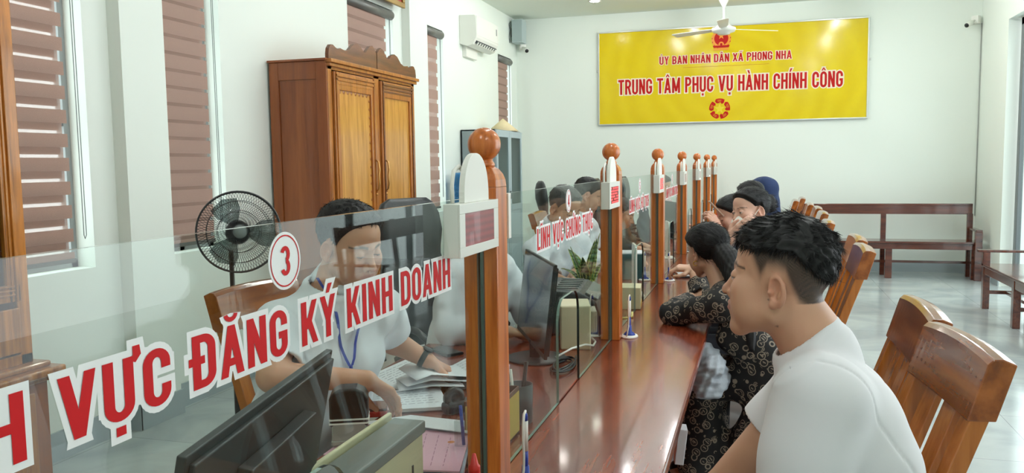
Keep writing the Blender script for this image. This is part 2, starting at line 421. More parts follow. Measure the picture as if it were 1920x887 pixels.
# ------------------------------------------------------------------ stroke lettering
LT = .17   # stem width
def _arc(cx, cy, rx, ry, a0, a1, t, h, n=12):
    return [('arc', cx, cy, rx, ry, a0 + (a1 - a0) * i / n, a0 + (a1 - a0) * (i + 1) / n, t, h) for i in range(n)]
def glyph(ch, W=.50, T=LT, Hh=.15):
    V = lambda x, y0=0, y1=1: [('q', [(x, y0), (x + T, y0), (x + T, y1), (x, y1)])]
    Hb = lambda x0, x1, y: [('q', [(x0, y), (x1, y), (x1, y + Hh), (x0, y + Hh)])]
    D = lambda xa, ya, xb, yb, t=T: [('q', [(xa, ya), (xa + t, ya), (xb + t, yb), (xb, yb)])]
    ry = .26; r = W / 2
    top = _arc(r, 1 - ry, r, ry, 0, 180, T, Hh); bot = _arc(r, ry, r, ry, 180, 360, T, Hh)
    if ch == ' ': return [], .24
    if ch == 'I': return V(0), T
    if ch == 'L': return V(0) + Hb(0, W * .86, 0), W * .86
    if ch == 'H': return V(0) + V(W - T) + Hb(0, W, .44), W
    if ch == 'N': return V(0) + V(W - T) + D(W - T, 0, 0, 1), W
    if ch == 'M':
        w2 = W * 1.3; return V(0) + V(w2 - T) + D(w2 / 2 - T / 2, .1, 0, 1, T) + D(w2 / 2 - T / 2, .1, w2 - T, 1, T), w2
    if ch == 'T': return V(W / 2 - T / 2) + Hb(0, W, 1 - Hh), W
    if ch == 'V':
        w2 = W * 1.1; return D(w2 / 2 - T / 2, 0, 0, 1) + D(w2 / 2 - T / 2, 0, w2 - T, 1), w2
    if ch == 'A':
        w2 = W * 1.12; return D(0, 0, w2 / 2 - T / 2, 1) + D(w2 - T, 0, w2 / 2 - T / 2, 1) + Hb(w2 * .22, w2 * .78, .2), w2
    if ch == 'Y':
        w2 = W * 1.08; return V(w2 / 2 - T / 2, 0, .5) + D(w2 / 2 - T / 2, .42, 0, 1) + D(w2 / 2 - T / 2, .42, w2 - T, 1), w2
    if ch == 'X':
        w2 = W * 1.08; return D(0, 0, w2 - T, 1) + D(w2 - T, 0, 0, 1), w2
    if ch == 'K': return V(0) + D(W - T + .03, 0, T * .75, .62) + D(T * .6, .36, W - T + .02, 1), W + .03
    if ch == 'U': return V(0, ry) + V(W - T, ry) + bot, W
    if ch == 'O': return V(0, ry, 1 - ry) + V(W - T, ry, 1 - ry) + top + bot, W
    if ch == 'C': return V(0, ry, 1 - ry) + V(W - T, ry, .36) + V(W - T, .64, 1 - ry) + top + bot, W
    if ch == 'G': return V(0, ry, 1 - ry) + V(W - T, ry, .5) + V(W - T, .66, 1 - ry) + Hb(W * .5, W, .38) + top + bot, W
    if ch in 'DĐ':
        q = W * .52
        s = V(0) + Hb(0, W - q, 0) + Hb(0, W - q, 1 - Hh) + V(W - T, ry, 1 - ry) + _arc(W - q, 1 - ry, q, ry, 0, 90, T, Hh) + _arc(W - q, ry, q, ry, 270, 360, T, Hh)
        if ch == 'Đ': s = s + Hb(-.08, W * .52, .45)
        return s, W
    if ch in 'PRB':
        q = W * .5; my = .42; h2 = (1 - my) / 2; c = my + h2
        s = V(0) + Hb(0, W - q, 1 - Hh) + Hb(0, W - q, my) + _arc(W - q, c, q, h2, -90, 90, T, Hh, 12)
        if ch == 'R': s = s + D(W - T + .02, 0, W * .42, my + .05)
        if ch == 'B':
            h3 = (my + Hh) / 2; s = s + Hb(0, W - q, 0) + _arc(W - q, h3, q, h3, -90, 90, T, Hh, 12)
        return s, W
    if ch == '3': return _arc(r, .72, r, .28, -80, 160, T, Hh, 12) + _arc(r, .29, r, .29, -160, 80, T, Hh, 12), W
    if ch == '4': return V(W - T - .08) + Hb(0, W, .2) + D(0, .25, W - T - .1, 1, T * .9), W
    if ch == '5': return Hb(.03, W - .03, 1 - Hh) + V(.03, .5, 1) + _arc(r, .3, r, .32, -160, 130, T, Hh, 14), W
    if ch == '6': return V(0, ry, 1 - ry) + top + bot + _arc(r, .33, r, .26, 0, 180, T, Hh), W
    if ch == '7': return Hb(0, W, 1 - Hh) + D(.06, 0, W - T, 1 - Hh + .02), W
    if ch == '8': return _arc(r, .73, r * .92, .27, 0, 360, T, Hh, 16) + _arc(r, .29, r, .29, 0, 360, T, Hh, 16), W
    return V(0), T
MARKS = {'Ủ': 'U?', 'Â': 'A^', 'Ã': 'A~', 'Ụ': 'U.', 'À': 'A`', 'Í': "I'", 'Ô': 'O^', 'Ĩ': 'I~', 'Ự': 'U+.', 'Ă': 'Au', 'Ý': "Y'", 'Ứ': "U+'", 'Ộ': 'O^.', 'Ị': 'I.'}
def mark(m, w):
    c = w / 2; q = []
    if m == '^': q = [('q', [(c - .17, 1.06), (c - .05, 1.06), (c + .04, 1.24), (c - .04, 1.24)]), ('q', [(c + .05, 1.06), (c + .17, 1.06), (c + .04, 1.24), (c - .04, 1.24)])]
    if m == '~': q = [('q', [(c - .19, 1.07), (c - .12, 1.07), (c - .02, 1.22), (c - .10, 1.22)]), ('q', [(c - .10, 1.22), (c - .05, 1.13), (c + .05, 1.10), (c + .02, 1.19)]), ('q', [(c + .02, 1.09), (c + .10, 1.09), (c + .19, 1.23), (c + .12, 1.23)])]
    if m == "'": q = [('q', [(c - .06, 1.06), (c + .05, 1.06), (c + .17, 1.28), (c + .02, 1.28)])]
    if m == '`': q = [('q', [(c - .05, 1.06), (c + .06, 1.06), (c - .02, 1.28), (c - .17, 1.28)])]
    if m == '.': q = [('q', [(c - .08, -.24), (c + .08, -.24), (c + .08, -.09), (c - .08, -.09)])]
    if m == '?': q = _arc(c, 1.2, .1, .09, -60, 170, .06, .06, 6) + [('q', [(c - .03, 1.05), (c + .04, 1.05), (c + .04, 1.14), (c - .03, 1.14)])]
    if m == 'u': q = _arc(c, 1.24, .17, .17, 190, 350, .09, .09, 8)
    if m == '+': q = [('q', [(w - .05, .93), (w + .04, .88), (w + .14, 1.0), (w + .0, 1.02)]), ('q', [(w - .0, 1.0), (w + .14, 1.0), (w + .12, 1.16), (w + .0, 1.16)])]
    return q
def text_prims(s, gap=.10):
    out = []; x = 0; pos = []
    for ch in s:
        base, mk = (MARKS[ch][0], MARKS[ch][1:]) if ch in MARKS else (ch, '')
        pr, w_ = glyph(base)
        for m_ in mk: pr = pr + mark(m_, w_)
        pos.append(x)
        for p in pr:
            if p[0] == 'q': out.append(('q', [(a + x, b) for a, b in p[1]]))
            else: out.append((p[0], p[1] + x, *p[2:]))
        x += w_ + gap + (.06 if '+' in mk else 0)
    return out, x - gap, pos
def prim_poly(p, b, ax_=1.0):
    """outline of one stroke, grown by b; ax_ is the horizontal squeeze (so that the border is even)"""
    bx = b / ax_; by = b
    if p[0] == 'q':
        P = [np.array(q, float) for q in p[1]]
        if b == 0: return [tuple(q) for q in P]
        Q = [np.array([q[0] * ax_, q[1]]) for q in P]; n = len(Q); A = sum(Q[i][0] * Q[(i + 1) % n][1] - Q[(i + 1) % n][0] * Q[i][1] for i in range(n))
        sg = 1 if A > 0 else -1; res = []
        for i in range(n):
            e0 = Q[i] - Q[i - 1]; e1 = Q[(i + 1) % n] - Q[i]; e0 = e0 / (np.linalg.norm(e0) + 1e-9); e1 = e1 / (np.linalg.norm(e1) + 1e-9)
            n0 = sg * np.array([e0[1], -e0[0]]); n1 = sg * np.array([e1[1], -e1[0]]); mm = n0 + n1; L_ = mm @ mm
            mm = mm / max(L_ / 2, .45)
            v = Q[i] + mm * b; res.append((v[0] / ax_, v[1]))
        return res
    _, cx, cy, rx, ry, a0, a1, t, h = p
    e = 3 if b else 0
    a0 = math.radians(a0 - e); a1 = math.radians(a1 + e)
    ox, oy = rx + bx, ry + by; ix, iy = max(rx - t - bx, .004), max(ry - h - by, .004)
    return [(cx + ox * math.cos(a0), cy + oy * math.sin(a0)), (cx + ox * math.cos(a1), cy + oy * math.sin(a1)),
            (cx + ix * math.cos(a1), cy + iy * math.sin(a1)), (cx + ix * math.cos(a0), cy + iy * math.sin(a0))]
def lettering(mb, prims, org, ux, uz, nrm, h, sx, border, t0, t1, mat_=0):
    """strokes merged into one clean flat film: org + x*ux*h*sx + z*uz*h, lifted t1 along nrm"""
    from mathutils.geometry import delaunay_2d_cdt
    org, ux, uz, nrm = map(lambda a: np.array(a, float), (org, ux, uz, nrm))
    if not prims: return
    V = []; F = []
    for p in prims:
        poly = prim_poly(p, border, sx); n = len(V); q = list(range(n, n + len(poly)))
        A = sum(poly[i][0] * poly[(i + 1) % len(poly)][1] - poly[(i + 1) % len(poly)][0] * poly[i][1] for i in range(len(poly)))
        V += [Vector((a * sx, b)) for a, b in poly]; F.append(q if A > 0 else q[::-1])
    vv, _, ff, _, _, of = delaunay_2d_cdt(V, [], F, 0, 1e-5)
    base = [org + ux * (v.x * h) + uz * (v.y * h) + nrm * t1 for v in vv]
    mb.add(base, [tuple(f) for f, o in zip(ff, of) if len(o)], mat_)
def words(tx, gap=.10):
    """each word: strokes and its x offset; overall width"""
    x = 0; out = []
    for w in tx.split(' '):
        pr, wd, pos = text_prims(w, gap); out.append((pr, x, wd)); x += wd + gap + .24 + gap
    return out, x - gap * 2 - .24
# ------------------------------------------------------------------ counter
EY0, EY1 = 0.35, 12 - .45
ct = thing('service_counter', 'long glossy red-brown wooden service counter running down the room', 'counter', (XG, 6, 0))
def cpart(name, mb, m, **k): return mb.build(name, m, ct, origin=(0, 0, 0), **k)
def W_(a, b): return ((a[0] - XG, a[1] - 6, a[2]), (b[0] - XG, b[1] - 6, b[2]))
cpart('customer_top', MB().box(*W_((XG + .0012, EY0, CZ - .035), (-.205, EY1, CZ))), COUNTER, bevel=.006, seg=3)
cpart('staff_top', MB().box(*W_((-1.06, EY0, CZ - .035), (XG - .0012, EY1, CZ))), COUNTER, bevel=.003)
cpart('side_desk_top', MB().box(*W_((-1.30, 2.26, CZ - .035), (-1.0605, 3.10, CZ))), COUNTER, bevel=.003)
pm = MB()
pm.box(*W_((XG + .10, EY0 + .05, .02), (XG + .13, EY1 - .05, CZ - .035)))
k = 0; yy = EY0 + .05
while yy < EY1:
    pm.box(*W_((XG - .40, yy, .0), (XG + .10, yy + .03, CZ - .035))); pm.box(*W_((XG + .13, yy - .02, .0), (XG + .15, yy + .06, CZ - .035))); yy += 1.6375 / 2
cpart('counter_front', pm, COUNTER)
SP = 1.6375; Y0 = 1.7317
labs = ['nearest wooden divider post beside the clerk at counter three', 'second wooden post from the camera, between counters four and five',
        'third wooden post along the counter, left of the woman in the printed dress', 'fourth wooden post along the counter', 'fifth wooden post along the counter',
        'sixth wooden post along the counter, beside the held phone', 'farthest wooden post of the row']
def make_post(lab):
    t = thing('divider_post', lab, 'post', (XG, Y0, CZ), 0, 'ball-topped wooden posts along the counter')
    s = .039; prof = []
    m = MB()
    # shaft with a grooved front and back: two halves and a recessed strip
    g_ = .007
    for sg in (-1, 1):
        m.prism([(sg * g_, -s), (sg * s, -s), (sg * s, s), (sg * g_, s)], 2, 0, .685)
    m.box((-g_, -s + .012, 0), (g_, s - .012, .685))
    rings = [(s, .685), (.0375, .700), (.033, .713), (.026, .723), (.0185, .729)]
    for i in range(len(rings) - 1):
        (a, z0), (b, z1) = rings[i], rings[i + 1]
        m.add([(-a, -a, z0), (a, -a, z0), (a, a, z0), (-a, a, z0), (-b, -b, z1), (b, -b, z1), (b, b, z1), (-b, b, z1)],
              [(0, 1, 5, 4), (1, 2, 6, 5), (2, 3, 7, 6), (3, 0, 4, 7)] + ([(4, 5, 6, 7)] if i == len(rings) - 2 else []), 0, False)
    m.build('shaft', POST, t, bevel=.003)
    MB().lathe([(.022, .728), (.0235, .733), (.021, .738), (.0185, .741), (.0185, .746)], n=24).sphere((0, 0, .778), .037, 28, 16).build('ball_finial', POST, t)
    gr = MB()
    for sg in (-1, 1):
        gr.box((-g_, sg * (s - .012) - .0005, .0), (g_, sg * (s - .0115) + .0005, .60))
        for q in (-1, 1): gr.box((q * g_ - .0012, sg * (s + .0002) - .012 * (sg > 0), 0), (q * g_ + .0012, sg * (s + .0002) + .012 * (sg < 0), .60))
    gr.build('glass_channel', RUBBER, t)
    return t
p0 = make_post(labs[0]); posts = [p0]
for i in range(1, 7):
    p = copy_tree(p0); p.location = (XG, Y0 + i * SP, CZ); p['label'] = labs[i]; posts.append(p)

def arch_poly(y0, y1, c):
    hw, hh, r = .150, .315, .075; zt = 1.43
    L = [(y0, CZ + .001), (c - hw, CZ + .001), (c - hw, CZ + hh - r)]
    L += [(c - hw + r - r * math.cos(a), CZ + hh - r + r * math.sin(a)) for a in np.linspace(.2, PI / 2, 7)]
    L += [(c + hw - r + r * math.sin(a), CZ + hh - r + r * math.cos(a)) for a in np.linspace(0, PI / 2 - .2, 7)]
    L += [(c + hw, CZ + hh - r), (c + hw, CZ + .001), (y1, CZ + .001), (y1, zt), (y0, zt)]
    return L
texts = {0: ('LĨNH VỰC ĐĂNG KÝ KINH DOANH', '3'), 1: ('LĨNH VỰC CHỨNG THỰC', '4'), 2: ('LĨNH VỰC HỘ TỊCH', '5'), 3: ('LĨNH VỰC CHỨNG THỰC', '6'), 4: (None, None), 5: (None, None), 6: (None, None)}
glabs = ['nearest clear glass screen with red lettering and the number 3', 'clear glass screen with red lettering and the number 4', 'clear glass screen with the number 5 between the second and third posts',
         'clear glass screen between the third and fourth posts', 'plain glass screen between the fourth and fifth posts', 'plain glass screen between the fifth and sixth posts', 'farthest plain glass screen between the last two posts']
for i in range(7):
    ya = Y0 + (i - 1) * SP + .030; yb = Y0 + i * SP - .030; c = (ya + yb) / 2
    t = thing('glass_screen', glabs[i], 'glass screen', (XG, c, CZ), 0, 'glass screens between the counter posts')
    poly = [(y - c, z - CZ) for y, z in arch_poly(ya, yb, c)]
    me = MB(); n = len(poly); h = .004
    v = [(-h, *q) for q in poly] + [(h, *q) for q in poly]
    me.add(v, [tuple(range(n - 1, -1, -1)), tuple(range(n, 2 * n))], 0)
    for a in range(n):
        b = (a + 1) % n; mi = 1
        zc_ = (poly[a][1] + poly[b][1]) / 2; yc_ = (poly[a][0] + poly[b][0]) / 2
        if abs(yc_) < .16 and zc_ < .4 and zc_ > .01: mi = 2 if yc_ > .03 else 1  # far jamb gets the painted dark reflection, near jamb stays pale
        me.f.append((a, b, n + b, n + a)); me.m.append(mi); me.sm.append(False)
    me.build('glass_sheet', [GLASS, GLASS_EDGE, GLASS_DARK], t)
    tx, num = texts[i]
    if tx:
        wl, wd_ = words(tx)
        if i == 0: k5 = wl[1][1]; sc_ = .943 / (wd_ - k5); h_ = .0585; ystart = 1.494 - wd_ * sc_; sx = sc_ / h_
        else: L_ = {1: .785, 2: .70, 3: .785}[i]; h_ = .060; sx = L_ / wd_ / h_; ystart = c - L_ / 2
        zb = 1.262
        for pr_, xo, _w in wl:
            a_ = (h + .0002, ystart - c + xo * sx * h_, zb - CZ)
            lt = MB(); lettering(lt, pr_, a_, (0, 1, 0), (0, 0, 1), (1, 0, 0), h_, sx, .115, 0, .0006)
            wo = lt.build('lettering_outline', WHITELET, t)
            lt = MB(); lettering(lt, pr_, a_, (0, 1, 0), (0, 0, 1), (1, 0, 0), h_, sx, 0, .0005, .0012)
            lt.build('lettering', REDLET, wo)
        R_ = rotm(0, PI / 2, 0); zc_ = 1.381 - CZ
        bd = MB().lathe([(.0005, 0), (.037, 0), (.037, .0006), (.0005, .0006)], (h + .0002, 0, zc_), 48, 0, R_, smooth=False)
        ring = [(.0315, .0005), (.0315, .0012), (.0335, .0012), (.0335, .0005)]
        bd.lathe(ring[:], (h + .0002, 0, zc_), 48, 1, R_, smooth=False) if False else None
        for q in range(48):
            a0, a1 = 2 * PI * q / 48, 2 * PI * (q + 1) / 48
            P4 = [(h + .0013, r * math.cos(a), zc_ + r * math.sin(a)) for r, a in ((.0315, a0), (.0333, a0), (.0333, a1), (.0315, a1))]
            bd.add(P4, [(0, 1, 2, 3)], 1)
        pr_, w3, _ = text_prims(num); hN = .038; sN = 1.15
        lettering(bd, pr_, (h + .0002, -w3 * hN * sN / 2, zc_ - hN / 2), (0, 1, 0), (0, 0, 1), (1, 0, 0), hN, sN, 0, .0006, .0014, 1)
        bd.build('number_badge', [WHITELET, REDLET], t)

# electronic number displays on the posts
LED_RED = mat('display_lens', (150, 28, 26), 0.18, coat=.6)
LED_ON = mat('display_led', (232, 60, 66), 0.4, emit=((255, 70, 70), .8))
def led_lens():
    m = bpy.data.materials.new('display_lens_ribbed'); m.use_nodes = True
    nt = m.node_tree; b = nt.nodes['Principled BSDF']; N = nt.nodes.new; L = nt.links.new
    tc = N('ShaderNodeTexCoord'); wv = N('ShaderNodeTexWave'); wv.inputs['Scale'].default_value = 55; wv.bands_direction = 'Y'
    wz = N('ShaderNodeTexWave'); wz.inputs['Scale'].default_value = 22; wz.bands_direction = 'Z'
    L(tc.outputs['Object'], wv.inputs['Vector']); L(tc.outputs['Object'], wz.inputs['Vector'])
    ad = N('ShaderNodeMath'); ad.operation = 'ADD'; L(wv.outputs['Fac'], ad.inputs[0]); L(wz.outputs['Fac'], ad.inputs[1])
    mx = N('ShaderNodeMix'); mx.data_type = 'RGBA'; mx.inputs[6].default_value = (*lin((96, 10, 12)), 1); mx.inputs[7].default_value = (*lin((158, 42, 42)), 1)
    hf = N('ShaderNodeMath'); hf.operation = 'MULTIPLY'; hf.inputs[1].default_value = .5; L(ad.outputs[0], hf.inputs[0])
    L(hf.outputs[0], mx.inputs[0]); L(mx.outputs[2], b.inputs['Base Color'])
    b.inputs['Roughness'].default_value = .35; b.inputs['Coat Weight'].default_value = .15
    return m
LENS = led_lens()
def display(i, lab):
    y = Y0 + i * SP - .036
    t = thing('number_display', lab, 'display', (XG + .012, y, 1.322), 0, 'white number displays fixed to the posts')
    L_, H_, D_ = .240, .103, .030
    m = MB(); x1 = D_; b = .019
    m.box((-.004, -L_, 0), (x1 - .004, 0, H_))
    m.box((x1 - .004, -L_, 0), (x1, 0, b)); m.box((x1 - .004, -L_, H_ - b), (x1, 0, H_)); m.box((x1 - .004, -L_, b), (x1, -L_ + b * 1.6, H_ - b)); m.box((x1 - .004, -b * 1.6, b), (x1, 0, H_ - b))
    m.build('housing', WHITEM, t, bevel=.0008)
    ya, yb = -L_ + b * 1.6, -b * 1.6
    if i == 0:
        sm = MB(); n = 10
        for q in range(n):
            a0, a1 = q / n, (q + 1) / n
            f_ = lambda a: x1 - .0035 + .003 * math.sin(PI * min(1, a * 1.5) * .5 + .0)
            sm.add([(f_(a0), ya + (yb - ya) * a0, b), (f_(a1), ya + (yb - ya) * a1, b), (f_(a1), ya + (yb - ya) * a1, H_ - b), (f_(a0), ya + (yb - ya) * a0, H_ - b)], [(0, 1, 2, 3)], 0)
        sm.build('display_lens', LENS, t)
    else:
        sm = MB().box((x1 - .0035, ya, b), (x1 - .002, yb, H_ - b), 0)
        if i <= 2:
            for r in range(6):
                for c_ in range(7):
                    ys = ya + (yb - ya) * (c_ + .12) / 7; ye = ya + (yb - ya) * (c_ + .80) / 7; zs = b + (H_ - 2 * b) * (r + .15) / 6; ze = b + (H_ - 2 * b) * (r + .78) / 6
                    if (r * 7 + c_) % 9: sm.box((x1 - .002, ys, zs), (x1 - .0012, ye, ze), 1)
        sm.build('display_lens', [LED_RED, LED_ON], t)
    # rounded white plate standing on the housing
    P = [(-.190 + .150 * .5 * (1 - math.cos(a)), H_ + .098 * math.sin(a) ** .75) for a in np.linspace(0, PI, 25)]
    MB().prism(P, 0, .010, .022).build('top_plate', WHITEPL, t, bevel=.001)
    MB().tube([(.0, -.198, H_ - .002), (.0, -.200, H_ + .035), (.0, -.190, H_ + .062), (.0, -.16, H_ + .072), (-.004, -.12, H_ + .06), (-.006, -.09, H_ + .03), (-.006, -.09, H_)], .0042, 8).build('cable_loop', WHITEPL, t)
dl = ['nearest white display box with a dark red ribbed screen on the first post', 'white display box with glowing red dots on the second post', 'white display box with small red digits on the third post',
      'white display box on the fourth post', 'white display box on the fifth post', 'white display box on the sixth post', 'white display box on the farthest post']
for i in range(7): display(i, dl[i])
# ------------------------------------------------------------------ banner on the back wall
def banner():
    t = thing('wall_banner', 'wide yellow banner with red lettering in an aluminium frame on the back wall', 'banner', (-.43, YB, 2.70))
    W2, H2 = 1.787, .645
    m = bpy.data.materials.new('banner_vinyl'); m.use_nodes = True
    nt = m.node_tree; b = nt.nodes['Principled BSDF']; N = nt.nodes.new; L = nt.links.new
    tc = N('ShaderNodeTexCoord'); nz = N('ShaderNodeTexWave'); nz.wave_type = 'RINGS'; nz.rings_direction = 'Y'; nz.inputs['Scale'].default_value = 1.2; nz.inputs['Distortion'].default_value = 6
    nz.inputs['Detail'].default_value = 3; L(tc.outputs['Object'], nz.inputs['Vector'])
    mx = N('ShaderNodeMix'); mx.data_type = 'RGBA'; mx.inputs[6].default_value = (*lin((224, 196, 10)), 1); mx.inputs[7].default_value = (*lin((229, 203, 18)), 1)
    L(nz.outputs['Fac'], mx.inputs[0]); L(mx.outputs[2], b.inputs['Base Color']); b.inputs['Roughness'].default_value = .13
    MB().box((-W2, -.030, -H2), (W2, -.004, H2)).build('banner_panel', m, t)
    f = MB(); k = .018
    f.box((-W2 - k, -.04, H2), (W2 + k, -.002, H2 + k)); f.box((-W2 - k, -.04, -H2 - k), (W2 + k, -.002, -H2))
    f.box((-W2 - k, -.04, -H2), (-W2, -.002, H2)); f.box((W2, -.04, -H2), (W2 + k, -.002, H2))
    f.box((-W2 - .045, -.02, .10), (-W2 - k, -.002, .13)); f.box((W2 + k, -.02, .10), (W2 + .045, -.002, .13))
    f.build('frame', ALU, t, bevel=.003)
    RB = mat('banner_red', (186, 22, 18), .5, spec=.2); RW_ = mat('banner_white', (240, 224, 200), .5, spec=.2); GO = mat('emblem_gold', (236, 150, 30), .35)
    def line(s, x0, x1, z, h, nm):
        wl, wd_ = words(s, .085); sx = (x1 - x0) / wd_ / h
        for pr, xo, _w in wl:
            a_ = (x0 + xo * sx * h, -.0302, z)
            mb = MB(); lettering(mb, pr, a_, (1, 0, 0), (0, 0, 1), (0, -1, 0), h, sx, .07, 0, .0008); wo = mb.build('lettering_outline', RW_, t)
            mb = MB(); lettering(mb, pr, a_, (1, 0, 0), (0, 0, 1), (0, -1, 0), h, sx, 0, .0006, .0016); mb.build('lettering', RB, wo)
    line('ỦY BAN NHÂN DÂN XÃ PHONG NHA', -.93, .84, .165, .112, 'lettering_small')
    line('TRUNG TÂM PHỤC VỤ HÀNH CHÍNH CÔNG', -1.515, 1.49, -.235, .212, 'lettering_large')
    e = MB()
    def flat(poly, d0, mi): e.prism(poly, 1, -.0302 - d0 - .0008, -.0300 - d0 + .0004, mi)
    cx, cz = -.085, .475
    # state emblem simplified: red disc, gold star, sheaf ring, gear and ribbon
    circ = lambda cx, cz, r, n=32, q=1.0: [(cx + r * math.cos(2 * PI * i / n), cz + q * r * math.sin(2 * PI * i / n)) for i in range(n)]
    star = lambda cx, cz, R, r, a0=PI / 2, n=5: [(cx + (R if i % 2 == 0 else r) * math.cos(a0 + PI * i / n), cz + (R if i % 2 == 0 else r) * math.sin(a0 + PI * i / n)) for i in range(2 * n)]
    flat(circ(cx, cz, .132, q=.98), 0, 2); flat(circ(cx, cz + .01, .095), .0014, 0); flat(star(cx, cz + .045, .05, .02), .0028, 2)
    for k_ in range(-4, 5):
        if k_:
            a = -PI / 2 + k_ * .42; e.prism([(cx + .115 * math.cos(a - .1), cz + .115 * math.sin(a - .1)), (cx + .13 * math.cos(a), cz + .13 * math.sin(a)), (cx + .125 * math.cos(a + .12), cz + .125 * math.sin(a + .12))], 1, -.0330, -.0322, 0)
    flat(circ(cx, cz - .070, .036), .0028, 2); flat(circ(cx, cz - .070, .017), .0042, 0)
    flat([(cx - .10, cz - .115), (cx + .10, cz - .115), (cx + .115, cz - .085), (cx - .115, cz - .085)], .0042, 0)
    flat([(cx - .105, cz - .150), (cx + .105, cz - .150), (cx + .10, cz - .12), (cx - .10, cz - .12)], .0042, 2)
    e.build('state_emblem', [RB, RW_, GO], t)
    e = MB(); cx, cz = -.10, -.475
    for k_ in range(5):
        a = PI / 2 + k_ * 2 * PI / 5
        pts = [(cx + .142 * math.cos(a + u), cz + .142 * math.sin(a + u)) for u in np.linspace(-.50, .38, 7)]
        pts += [(cx + r_ * math.cos(a + u), cz + r_ * math.sin(a + u)) for r_, u in ((.120, .56), (.085, .50), (.078, .2), (.092, -.10), (.070, -.42), (.095, -.62))]
        e.prism(pts, 1, -.0312, -.0300, 0)
        for q in (.105, .121):
            pp = [(cx + (q + .002 * s_) * math.cos(a + u), cz + (q + .002 * s_) * math.sin(a + u)) for s_, us in ((-1, (-.2, .0, .25)), (1, (.25, .0, -.2))) for u in us]
            e.prism(pp, 1, -.0322, -.0310, 2)
    e.prism(star(cx, cz, .070, .030), 1, -.0316, -.030, 2)
    e.build('star_emblem', [RB, RW_, mat('emblem_yellow', (232, 204, 30), .35)], t)
    u = MB(); u.box((-.60, -.0308, .109), (.55, -.030, .112), 0)
    u.build('divider_line', [RB], t)
banner()

# ------------------------------------------------------------------ benches
def bench_back():
    t = thing('long_bench', 'long dark wooden bench with open backrest against the back wall', 'bench', (1.55, 11.35, 0))
    L2 = 1.03
    MB().box((-L2, -.20, .445), (L2, .18, .47)).build('seat', BENCHW, t, bevel=.004)
    MB().box((-L2 + .03, -.17, .37), (L2 - .03, -.14, .445)).box((-L2 + .03, .12, .37), (L2 - .03, .15, .445)).build('apron', BENCHW, t, bevel=.003)
    m = MB(); m.box((-L2, .16, .79), (L2, .185, .905)); m.box((-L2, .155, .895), (L2, .19, .925)); m.build('top_rail', BENCHW, t, bevel=.006)
    for x in (-L2 + .03, 0, L2 - .03):
        MB().box((x - .032, .14, 0), (x + .032, .19, .80)).build('back_post', BENCHW, t, bevel=.003)
        MB().box((x - .04 + .03 * (x == 0), -.16, 0), (x + .04 + .03 * (x == 0), -.10, .445)).build('leg', BENCHW, t, bevel=.003)
    MB().box((-L2 + .02, .10, .17), (L2 - .02, .14, .20)).build('stretcher', BENCHW, t)
    for s in (-1, 1):
        a = MB(); x = s * (L2 - .01)
        a.box((x - .035, -.25, .60), (x + .035, .15, .625)); a.box((x - .04, -.24, 0), (x + .04, -.17, .60)); a.build('armrest', BENCHW, t, bevel=.004)
bench_back()
def bench_right():
    t = thing('long_bench', 'dark wooden bench with armrest along the right wall, cut by the picture edge', 'bench', (2.14, 9.13, 0))
    LY = -2.3
    MB().box((0, LY, .425), (.46, 0, .45)).build('seat', BENCHY, t, bevel=.004)
    MB().box((.01, LY, .35), (.035, -.0, .425)).box((.40, LY, .35), (.43, 0, .425)).box((.03, -.03, .35), (.42, -.005, .425)).build('apron', BENCHY, t, bevel=.003)
    for y in (-.035, -1.05, LY + .035):
        for x in (.035, .42):
            MB().box((x - .03, y - .035, 0), (x + .03, y + .035, .43)).build('leg', BENCHY, t, bevel=.003)
        MB().box((.04, y - .015, .15), (.42, y + .015, .185)).build('stretcher', BENCHY, t)
    MB().box((.21, LY, .15), (.245, -.03, .18)).build('long_stretcher', BENCHY, t)
    for y in (-.035, LY + .035):
        a = MB(); a.box((-.045, y - .035, .565), (.50, y + .035, .59)); a.box((.0, y - .03, .43), (.065, y + .03, .565)); a.build('armrest', BENCHY, t, bevel=.004)
    R = rotm(0, .12, 0)
    b = MB(); b.box((.45, LY, .72), (.475, 0, .92), R=R); b.build('top_rail', BENCHY, t, bevel=.004)
    for y in (-.035, -1.05, LY + .035): MB().box((.43, y - .03, .40), (.47, y + .03, .93), R=R).build('back_post', BENCHY, t, bevel=.003)
bench_right()

